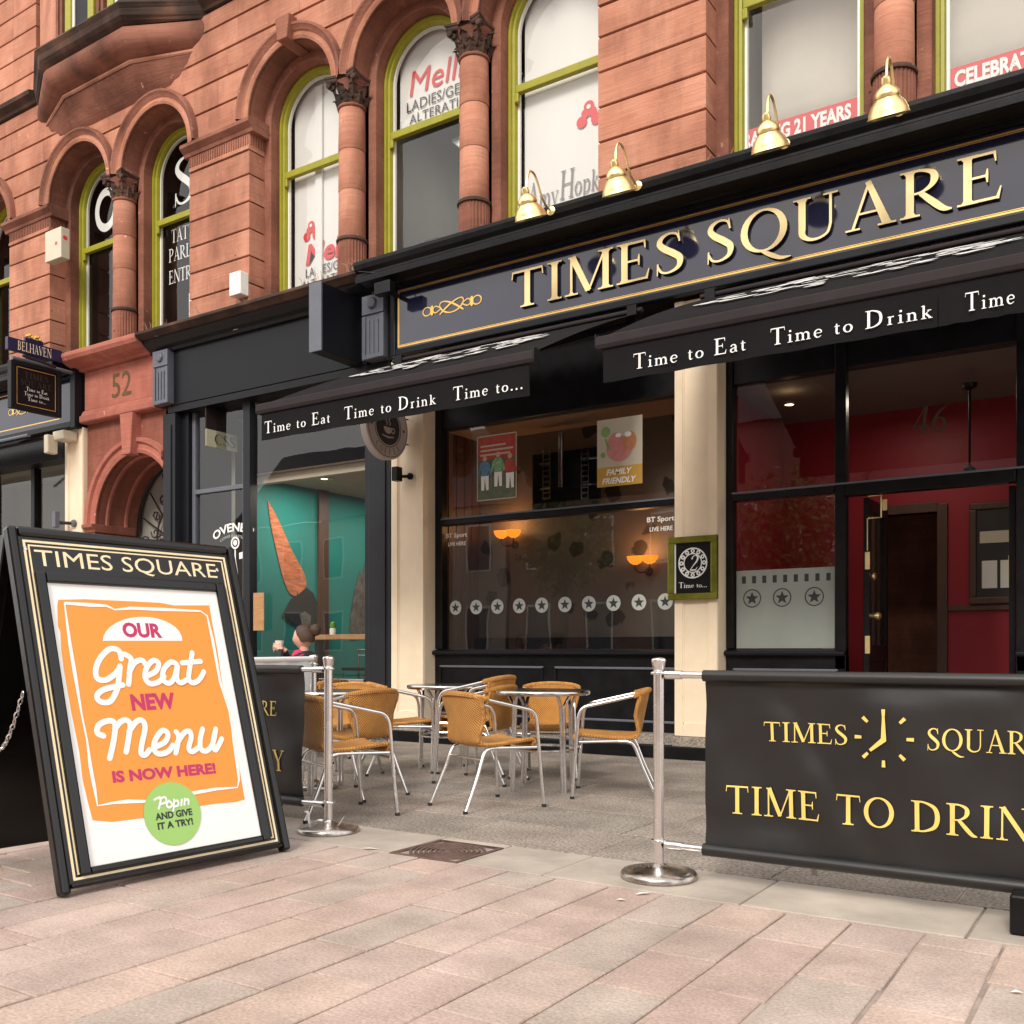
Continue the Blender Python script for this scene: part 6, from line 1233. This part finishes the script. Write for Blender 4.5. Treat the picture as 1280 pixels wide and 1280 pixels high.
# ================================================================ barrier posts and banners
YB = 4.15
post = thing('barrier_post', '', 'post', (0, 0, 0), 0, 'steel cafe barrier posts')
MB().lathe([(0, .0), (.17, .0), (.176, .006), (.176, .022), (.168, .032), (.12, .042), (.05, .050), (.035, .058), (.026, .066)], (0, 0, 0), 48).build('base', 'steel_base', post, local=True, smooth=True)
MB().lathe([(.0245, .06), (.0245, .955)], (0, 0, 0), 24).build('tube', 'aluminium', post, local=True, smooth=True)
MB().lathe([(.024, .955), (.026, .958), (.0335, 1.0), (.034, 1.006), (.031, 1.012), (.016, 1.018), (0, 1.019)], (0, 0, 0), 24).build('cap', 'aluminium', post, local=True, smooth=True)
for z in (.945, .17): MB().lathe([(.025, z-.008), (.036, z-.006), (.038, z), (.036, z+.006), (.025, z+.008)], (0, 0, 0), 24).build('ring', 'aluminium', post, local=True, smooth=True)
put(post, 'steel barrier post at the left end of the right TIME TO DRINK banner', -1.905, YB, 0)
put(post, 'steel barrier post beside the A-board with scraps of ribbon on its base', -3.985, YB, 0)
put(post, 'steel barrier post further back, just behind the near left post', -5.36, 5.42, 0)
put(post, 'steel barrier post at the right end of the right TIME TO DRINK banner', .09, YB, 0)
rbn = thing('torn_ribbon', 'scraps of pale ribbon lying on the base of the post beside the A-board', 'ribbon', (-3.985, YB, .04))
for a0, r0 in ((2.9, .17), (.3, .15)):
    P = smooth_path([(-3.985+r0*math.cos(a0)*k+.02*math.sin(k*9), YB-.05+r0*math.sin(a0)*k*.4, .055+.02*math.sin(k*8)+(.03 if k > .8 else 0)) for k in (.1, .3, .5, .7, .9, 1.0)], 4)
    MB().grid([[(x, y-.009, z) for x, y, z in P], [(x, y+.009, z+.006) for x, y, z in P]]).build('ribbon_strip', 'white_cloth', rbn)
def fold(x, z): return .013*math.sin(x*3.1+z*2.2) + .008*math.sin(x*7.3-z*4.1+1) + .005*math.sin(x*13+z*9) + .003*math.sin(x*5-z*21) + .012*math.exp(-((x-.35-(.9-z)*.55)/.07)**2)
def banner(lab, x0, x1, text, xpost0, xpost1, name='barrier_banner'):
    zt, zb = .948, .155; b = thing(name, lab, 'banner', ((x0+x1)/2, YB, 0), 0, 'black barrier banners')
    n = 60; m = 20
    rows = [[(x0+(x1-x0)*i/n, YB+.018+fold((x1-x0)*i/n, zt+(zb-zt)*j/m)*min(1, j*.4, (m-j)*.4), zt-.03+(zb-zt+.05)*j/m) for i in range(n+1)] for j in range(m+1)]
    MB().grid(rows).build('cloth', 'banner_cloth', b, smooth=True)
    MB().tube([(x0, YB, zt-.012), (x1, YB, zt-.012)], .026, 14).build('top_sleeve', 'banner_cloth', b, smooth=True)
    MB().tube([(x0, YB, zb), (x1, YB, zb)], .028, 14).build('bottom_sleeve', 'banner_cloth', b, smooth=True)
    for z in (zt-.010, zb): MB().tube([(xpost0, YB, z), (xpost1, YB, z)], .0155, 12).build('rail', 'aluminium', b, smooth=True)
    for z in (zt-.010, zb):
        for xe, s in ((xpost0, 1), (xpost1, -1)): MB().tube([(xe, YB, z), (xe+s*.08, YB, z)], .020, 12).build('connector', 'aluminium', b, smooth=True)
    xc = (x0+x1)/2
    def on_cloth(q, nm, m_):
        q.v = [(x, YB+.0165+fold(x-x0, z)-.004+(y-YB), z) for x, y, z in q.v]; return q.build(nm, m_, b)
    q = MB(); roman(q, 'TIMES', (xc-.505, YB, .655), EX, EZ, OUT, .36, .085, track=.04); on_cloth(q, 'lettering', 'yellow_print')
    q = MB(); roman(q, 'SQUARE', (xc+.165, YB, .655), EX, EZ, OUT, .42, .088, track=.04); on_cloth(q, 'lettering', 'yellow_print')
    for k in range(8):
        a = k*math.pi/4; q = MB(); r0_, r1_ = .090, .118
        line2(q, [(xc+.0+r0_*math.sin(a), .693+r0_*math.cos(a), .012), (xc+r1_*math.sin(a), .693+r1_*math.cos(a), .015)], .012, (0, YB, 0), EX, EZ, OUT); on_cloth(q, 'clock_mark', 'yellow_print')
    q = MB(); line2(q, [(xc, .682, .022), (xc, .785, .010)], .01, (0, YB, 0), EX, EZ, OUT); line2(q, [(xc+.004, .690, .022), (xc-.055, .640, .012)], .01, (0, YB, 0), EX, EZ, OUT, lift=.002); on_cloth(q, 'clock_hands', 'yellow_print')
    tw = roman_width(text, .05); xq = 0
    for wd in text.split(' '):
        ww = roman_width(wd, .05); q = MB(); roman(q, wd, (xc-.68+xq/tw*1.34, YB, .325), EX, EZ, OUT, ww/tw*1.34, .125, track=.05); on_cloth(q, 'lettering', 'yellow_print'); xq += ww + GL[' '][0] + .10
    return b
banner('black barrier banner with yellow TIME TO DRINK and a clock, at the right', -1.685, -.135, 'TIME TO DRINK', -1.87, .05)
banner('black barrier banner mostly hidden behind the A-board, ending in E and Y', -5.80, -4.20, 'TIME TO PARTY', -5.95, -4.02)
wb = thing('white_barrier_banner', 'plain white barrier banner behind the left black one', 'banner', (-4.9, 4.9, 0))
PA, PB = Vector((-5.36, 5.42, 0)), Vector((-5.0, 4.3, 0))
e_ = (PB-PA).normalized()
rows = [[tuple(PA.lerp(PB, .05+.9*i/20) + Vector((.01*math.sin(i), 0, .99-.83*j/8))) for i in range(21)] for j in range(9)]
MB().grid(rows).build('cloth', 'white_banner_cloth', wb, smooth=True)
for z in (.985, .16): MB().tube([PA+Vector((0, 0, z)), PB+Vector((0, 0, z))], .02, 10).build('rail', 'white_banner_cloth', wb, smooth=True)
bb = thing('ballast_block', 'black block standing under the right end of the TIME TO DRINK banner', 'weight', (-.46, YB-.05, 0))
box_part('block', 'black_paint', bb, XR(1264, 4.08), .15, 4.02, 4.30, 0, .15, bevel=.01)
fp_ = thing('foot_peg', 'small steel foot hanging under the TIME TO DRINK banner', 'peg', GR(1018, 1094) + (0,)); MB().tube([GR(1018, 1094) + (0,), GR(1018, 1094) + (.10,)], .012, 10).build('peg', 'steel', fp_, smooth=True)

# ================================================================ chairs and tables
chair = thing('bistro_chair', '', 'chair', (0, 0, 0), 0, 'wicker and aluminium bistro chairs')
prof = smooth_path([(.245, .405), (.25, .425), (.225, .437), (.10, .428), (-.04, .418), (-.15, .418), (-.195, .435), (-.215, .475), (-.232, .56), (-.250, .65), (-.265, .72), (-.27, .752)], 3)
rows = []; N_ = len(prof)
for j, (y, z) in enumerate(prof):
    back = max(0, min(1, (z-.44)/.15)); hw = .212 - .038*max(0, 1-abs(z-.45)/.22) + (.018 if z > .7 else .018*max(0, (z-.45)/.25))
    rows.append([(u*hw, y + back*.055*u*u, z + (1-back)*.012*u*u + back*(.0 if z < .7 else -.016*u*u)) for u in [-1+2*i/12 for i in range(13)]])
me_ = MB().grid(rows); sh = me_.build('woven_shell', 'wicker', chair, local=True, smooth=True)
uvl = sh.data.uv_layers.new(name='UVMap')
for lp_ in sh.data.loops:
    v = sh.data.vertices[lp_.vertex_index].co; uvl.data[lp_.index].uv = (v.x, v.y*-.7 + v.z)
so = sh.modifiers.new('solid', 'SOLIDIFY'); so.thickness = .020; so.offset = 0
def wtube(pts, r, nm='woven_edge'):
    o = MB().tube(pts, r, 8).build(nm, 'wicker', chair, local=True, smooth=True); ul = o.data.uv_layers.new(name='UVMap')
    for lp_ in o.data.loops: v = o.data.vertices[lp_.vertex_index].co; ul.data[lp_.index].uv = (v.x+v.z, v.y+v.z)
    return o
for i_ in (0, 12): wtube([r_[i_] for r_ in rows], .0145)
wtube(smooth_path([(-.232, -.17, .731), (-.225, -.205, .740), (-.15, -.252, .756), (0, -.278, .764), (.15, -.252, .756), (.225, -.205, .740), (.232, -.17, .731)], 4), .020, 'top_rail')
wtube([r_ for r_ in rows[0]], .013)
for s in (-1, 1):
    MB().tube(smooth_path([(.272*s, .262, 0), (.262*s, .245, .22), (.254*s, .228, .45), (.250*s, .215, .585), (.246*s, .18, .645), (.242*s, .10, .668), (.238*s, -.04, .700), (.232*s, -.18, .732)], 5), .0125, 10).build('arm_and_leg', 'aluminium', chair, local=True, smooth=True)
    MB().tube(smooth_path([(.18*s, -.06, .405), (.19*s, -.13, .402), (.195*s, -.175, .37), (.205*s, -.235, .22), (.218*s, -.335, .0)], 5), .0125, 10).build('rear_leg', 'aluminium', chair, local=True, smooth=True)
    MB().tube([(.252*s, .215, .402), (.18*s, -.06, .405)], .010, 8).build('seat_rail', 'aluminium', chair, local=True, smooth=True)
    for y_, z_, xx_ in ((.262, .012, .272), (-.332, .012, .218)): MB().tube([(xx_*s, y_, 0), (xx_*s, y_-.002, .02)], .0155, 10).build('foot_cap', 'rubber_and_black', chair, local=True, smooth=True)
MB().tube([(-.196, -.19, .335), (.196, -.19, .335)], .009, 8).build('stretcher', 'aluminium', chair, local=True, smooth=True)
MB().tube([(-.253, .222, .37), (.253, .222, .37)], .009, 8).build('stretcher', 'aluminium', chair, local=True, smooth=True)
table = thing('bistro_table', '', 'table', (0, 0, 0), 0, 'round aluminium bistro tables'); TR = .358
MB().lathe([(0, .748), (TR-.02, .748)], (0, 0, 0), 64).build('table_top', 'table_top', table, local=True, smooth=True)
MB().lathe([(TR-.02, .7485), (TR-.004, .749), (TR, .745), (TR+.002, .728), (TR-.004, .716), (TR-.03, .714)], (0, 0, 0), 64).build('metal_rim', 'steel', table, local=True, smooth=True)
MB().lathe([(0, .722), (TR-.03, .722)], (0, 0, 0), 48).build('underside', 'dark_grey_paint', table, local=True)
for k in range(4):
    a = math.pi/2*k; q = MB(); er = Vector((math.cos(a), math.sin(a), 0)); et = Vector((-math.sin(a), math.cos(a), 0))
    for s in (-1, 1):
        q.tube(smooth_path([er*.275+et*s*.014, er*.262+et*s*.013+Vector((0, 0, .35)), er*.255+et*s*.014+Vector((0, 0, .60)), er*.262+et*s*.026+Vector((0, 0, .66)), er*.275+et*s*.055+Vector((0, 0, .715))], 5), .0125, 8)
    q.build('leg', 'aluminium', table, local=True, smooth=True)
MB().lathe([(.245, .30), (.255, .305), (.255, .315), (.245, .32)], (0, 0, 0), 32).build('leg_ring', 'aluminium', table, local=True, smooth=True)
R_ = math.radians
put(table, 'round bistro table with dark top, centre of the terrace', -3.86, 6.33, R_(-25))
put(table, 'round bistro table at the back beside the left cream pilaster', -5.16, 6.86, R_(10))
put(table, 'round bistro table partly hidden behind the left steel post', -5.17, 5.36, R_(20))
CH = lambda lab, x, y, ang, z=0: put(chair, lab, x, y, R_(ang-90), z)
CH('wicker chair with its back to the camera, left of the central table', -3.76, 5.46, 69)
CH('wicker chair at the right of the central table, seen side on', -3.30, 6.36, 205)
CH('wicker chair behind the central table, facing the camera', -4.22, 7.00, 292)
CH('lower wicker chair of the stacked pair behind the central table', -4.52, 6.42, 188)
CH('upper wicker chair of the stacked pair behind the central table', -4.53, 6.42, 188, .075)
CH('wicker chair directly behind the left steel post with its back to the camera', -4.36, 4.66, 67)
CH('wicker chair turned left with its back panel showing, right of the left post', -4.86, 5.32, 176)
CH('wicker chair facing the camera beyond the left table', -5.62, 6.0, 285)
CH('wicker chair with long visible armrests, left of the back table', -5.44, 6.55, 52)

# ================================================================ people at the cafe window
def skin(name, m, par, verts, edges, radii, root=0, sub=2):
    me = bpy.data.meshes.new(name); me.from_pydata([tuple(v) for v in verts], edges, []); o = bpy.data.objects.new(name, me); COL.objects.link(o); o.parent = par; me.materials.append(MAT[m])
    sm = o.modifiers.new('skin', 'SKIN'); sd_ = me.skin_vertices[0].data
    for i, r in enumerate(radii): sd_[i].radius = (r, r) if not isinstance(r, tuple) else r
    sd_[root].use_root = True
    ss = o.modifiers.new('sub', 'SUBSURF'); ss.levels = sub; ss.render_levels = sub; sm.use_smooth_shade = True
    return o
def person(lab, x, y, rot, top='pink_cloth', arms='cup', hz=1.16):
    p = thing('person', lab, 'person', (x, y, 0), rot)
    z = hz
    V = [(0, 0, .48), (0, .0, .66), (0, .01, .82), (0, .02, .96), (0, .035, 1.04), (.12, .02, .97), (.19, .06, .92), (.24, .20, .72), (.12, .36, .86), (-.12, .02, .97), (-.19, .06, .92), (-.24, .20, .72), (-.12, .36, .86), (.10, .02, .47), (.14, .42, .48), (.14, .46, .08), (-.10, .02, .47), (-.14, .42, .48), (-.14, .46, .08), (.14, .58, .04), (-.14, .58, .04)]
    if arms == 'cup': V[8] = (.06, .27, 1.06); V[12] = (-.02, .27, 1.07)
    E_ = [(0,1),(1,2),(2,3),(3,4),(3,5),(5,6),(6,7),(7,8),(3,9),(9,10),(10,11),(11,12),(0,13),(13,14),(14,15),(0,16),(16,17),(17,18),(15,19),(18,20)]
    Rr = [(.15,.11),(.125,.095),(.14,.10),(.13,.09),.05,.07,.058,.042,.03,.07,.058,.042,.03,.085,.065,.045,.085,.065,.045,.035,.035]
    skin('body', 'black_cloth', p, V, E_, Rr)
    cV = [(0, .005, .62), (0, .012, .80), (0, .02, .95), (0, .03, 1.01), (.12, .02, .965), (.19, .06, .92), (.235, .17, .77), (-.12, .02, .965), (-.19, .06, .92), (-.235, .17, .77)]
    skin('jacket', top, p, cV, [(0,1),(1,2),(2,3),(2,4),(4,5),(5,6),(2,7),(7,8),(8,9)], [(.145,.11),(.155,.112),(.145,.10),.062,.08,.068,.052,.08,.068,.052])
    # head: skull with brow, nose, chin, ears
    hd = MB(); rows = []
    for i in range(15):
        v = -math.pi/2 + math.pi*i/14; row = []
        for k in range(24):
            u = 2*math.pi*k/24; xx_, yy_, zz_ = .075*math.cos(v)*math.cos(u), .095*math.cos(v)*math.sin(u), .115*math.sin(v)
            if zz_ < -.02: yy_ *= 1-(-.02-zz_)*2.2; xx_ *= 1-(-.02-zz_)*3.2; 
            f_ = max(0, math.sin(u))**8
            yy_ += f_*(.018*math.exp(-((zz_+.015)/.018)**2) + .006*math.exp(-((zz_+.055)/.010)**2) - .006*math.exp(-((zz_-.012)/.012)**2))
            row.append((xx_, .05+yy_, 1.17+zz_))
        rows.append(row)
    hd.grid(rows, True); hd.build('head', 'skin', p, local=True, smooth=True)
    MB().tube([(0, .03, 1.0), (0, .045, 1.10)], .042, 12).build('neck', 'skin', p, local=True, smooth=True)
    for s in (-1, 1): 
        MB().lathe([(0, -.008), (.018, -.004), (.018, .004), (0, .008)], (s*.076, .045, 1.165), 10, 'x').build('ear', 'skin', p, local=True, smooth=True)
        MB().lathe([(0, .0), (.009, .0), (.006, .006), (0, .008)], (s*.028, .132, 1.182), 8, 'y').build('eye', 'black_print', p, local=True)
    MB().box(-.022, .022, .132, .138, 1.112, 1.118).build('mouth', 'faded_pink', p, local=True)
    hr = MB(); rr = random.Random(5); rows = []
    for i in range(15):
        v = -.35 + (math.pi/2+.35)*i/14; row = []
        for k in range(24):
            u = 2*math.pi*k/24; front = max(0, math.sin(u)); vv = max(v, -.2 + 1.05*front) if front > .2 else v
            row.append((.086*math.cos(vv)*math.cos(u), .045+.105*math.cos(vv)*math.sin(u)-.008, 1.175+.125*math.sin(vv)+rr.uniform(-.009, .009)))
        rows.append(row)
    hr.grid(rows, True).build('hair', 'hair', p, local=True, smooth=True)
    q = MB(); q.lathe([(0, -.055), (.035, -.045), (.055, -.01), (.055, .02), (.035, .05), (0, .06)], (0, -.075, 1.24), 14)
    q.build('hair_bun', 'hair', p, local=True, smooth=True)
    for s in (-1, 1):
        hx, hy, hz_ = (V[8] if s > 0 else V[12])
        pal = MB(); pal.tube([(hx+s*.01, hy-.02, hz_-.02), (hx, hy+.03, hz_+.01), (hx-s*.01, hy+.06, hz_+.02)], .03, 8, rs=[.024, .034, .028]); pal.build('hand', 'skin', p, local=True, smooth=True)
        for k in range(4): MB().tube(smooth_path([(hx-s*.005, hy+.05, hz_+.045-.020*k), (hx-s*.02, hy+.085-.004*abs(k-1.5), hz_+.045-.020*k), (hx-s*.05, hy+.088-.004*abs(k-1.5), hz_+.042-.020*k)], 3), .008, 6).build('finger', 'skin', p, local=True, smooth=True)
        MB().tube([(hx, hy+.02, hz_+.035), (hx-s*.03, hy+.03, hz_+.055)], .009, 6).build('thumb', 'skin', p, local=True, smooth=True)
    return p
pw = person('woman with tied up brown hair and pink collar drinking at the cafe window', -6.72, 6.72, R_(112), top='black_cloth')
MB().tube([(-.14, .0, .955), (-.09, .06, 1.0), (0, .085, .99), (.09, .06, 1.0), (.14, .0, .955)], .062, 8).build('pink_collar', 'pink_cloth', pw, local=True, smooth=True)
MB().tube([(-.1, .02, .99), (-.05, .075, 1.0), (0, .09, .985), (.05, .075, 1.0), (.1, .02, .99)], .03, 8).build('white_collar', 'white_cloth', pw, local=True, smooth=True)
cupo = thing('coffee_cup', 'white cup held to the mouth of the woman in pink', 'cup', (-6.72, 6.72, 0), R_(112)); MB().lathe([(0, -.045), (.028, -.045), (.042, .045), (.038, .045), (.026, -.035), (0, -.035)], (.02, .30, 1.10), 20).build('cup_body', 'pottery', cupo, local=True, smooth=True)
person('seated person in dark clothes partly hidden at the right edge of the A-board', -7.55, 6.35, R_(-40), top='black_cloth', arms='')
for i, (x, y, r) in enumerate(((-6.72, 6.72, 112), (-7.55, 6.35, -40))):
    cc = copy_tree(chair); cc.location = (x, y, 0); cc.rotation_euler = (0, 0, R_(r)); cc['label'] = ('wicker chair under the woman in pink', 'wicker chair under the seated person hidden by the A-board')[i]
tt = copy_tree(table); tt.location = (-7.1, 7.2, 0); tt['label'] = 'round bistro table in front of the woman in pink by the cafe glass'

# ================================================================ across the street, seen only in the glass
def far_house(lab, x0, x1, h, m, roof=True):
    b = thing('opposite_building', lab, 'building', ((x0+x1)/2, -15, 0))
    box_part('wall', m, b, x0, x1, -22, -15, 0, h, bevel=0)
    if roof: MB().quad((x0-.3, -14.7, h), (x1+.3, -14.7, h), (x1+.3, -18.5, h+4.2), (x0-.3, -18.5, h+4.2)).quad((x0-.3, -22.3, h), (x0-.3, -18.5, h+4.2), (x1+.3, -18.5, h+4.2), (x1+.3, -22.3, h)).build('roof', 'far_slate', b)
    n = int((x1-x0)/2.6); 
    for i in range(n):
        for k in range(int(h/3.4)):
            xc = x0+(i+.5)*(x1-x0)/n; wf = box_part('window', 'white_paint', b, xc-.6, xc+.6, -15.02, -14.96, 1.0+k*3.3, 2.9+k*3.3, bevel=0); pn = MB().quad((xc-.52, -14.955, 1.08+k*3.3), (xc+.52, -14.955, 1.08+k*3.3), (xc+.52, -14.955, 2.82+k*3.3), (xc-.52, -14.955, 2.82+k*3.3)).build('pane', 'sign_gloss', b)
far_house('pale rendered house across the street with a slate roof', -38, -22, 7, 'far_render'); far_house('brick building across the street, tallest of the row', -21.8, -8, 9, 'far_brick')
far_house('low slate roofed hall across the street', -7.6, 9, 5.5, 'far_render'); far_house('brick building across the street at the far right', 9.4, 30, 9, 'far_brick')
for i, (x, y, h) in enumerate(((-8.8, -10, 6.0), (2.5, -10, 6.8), (-17, -11, 6.5), (12, -10, 6.0))):
    tr = thing('street_tree', ('leafy street tree across the street behind the camera', 'taller leafy street tree across the street', 'leafy street tree far to the left across the street', 'leafy street tree far to the right across the street')[i], 'tree', (x, y, 0))
    MB().tube(smooth_path([(x, y, 0), (x+.1, y, h*.35), (x, y+.1, h*.7)], 4), .13, 8).build('trunk', 'bark', tr, smooth=True)
    rr = random.Random(i); q = MB()
    for k in range(2200):
        a, c3 = rr.uniform(0, 2*math.pi), rr.uniform(-1, 1); rad = (1.5+.5*math.sin(a*3+i))*rr.uniform(.5, 1)
        p = Vector((x+rad*math.cos(a)*math.sqrt(1-c3*c3), y+rad*math.sin(a)*math.sqrt(1-c3*c3), h*.72+rad*1.1*c3)); d = Vector((rr.uniform(-1, 1), rr.uniform(-1, 1), rr.uniform(-1, 1))).normalized()*.13; e2 = d.cross(Vector((rr.uniform(-1, 1), rr.uniform(-1, 1), rr.uniform(-1, 1)))).normalized()*.08
        q.add([p-d, p+e2, p+d, p-e2], [(0, 1, 2, 3)])
    stuff(q.build('crown', 'leaves', tr))
# litter on the paving
for i, (px, py, ln, a) in enumerate(((463, 1062, .06, .3), (804, 1118, .045, .9), (776, 1126, .02, .2), (1271, 1242, .018, .1))):
    gx, gy = GR(px, py); lt = thing('litter', ('thin white paper scrap lying between the left post and the drain', 'white paper scrap just in front of the right post base', 'tiny pale scrap left of the paper in front of the right post', 'small pale scrap near the bottom right of the paving')[i], 'litter', (gx, gy, .003), a)
    MB().add([(-ln, -.008, .002), (ln*.2, -.012, .006), (ln, .004, .002), (-.2*ln, .012, .005)], [(0, 1, 2, 3)]).build('scrap', 'paper', lt, local=True)
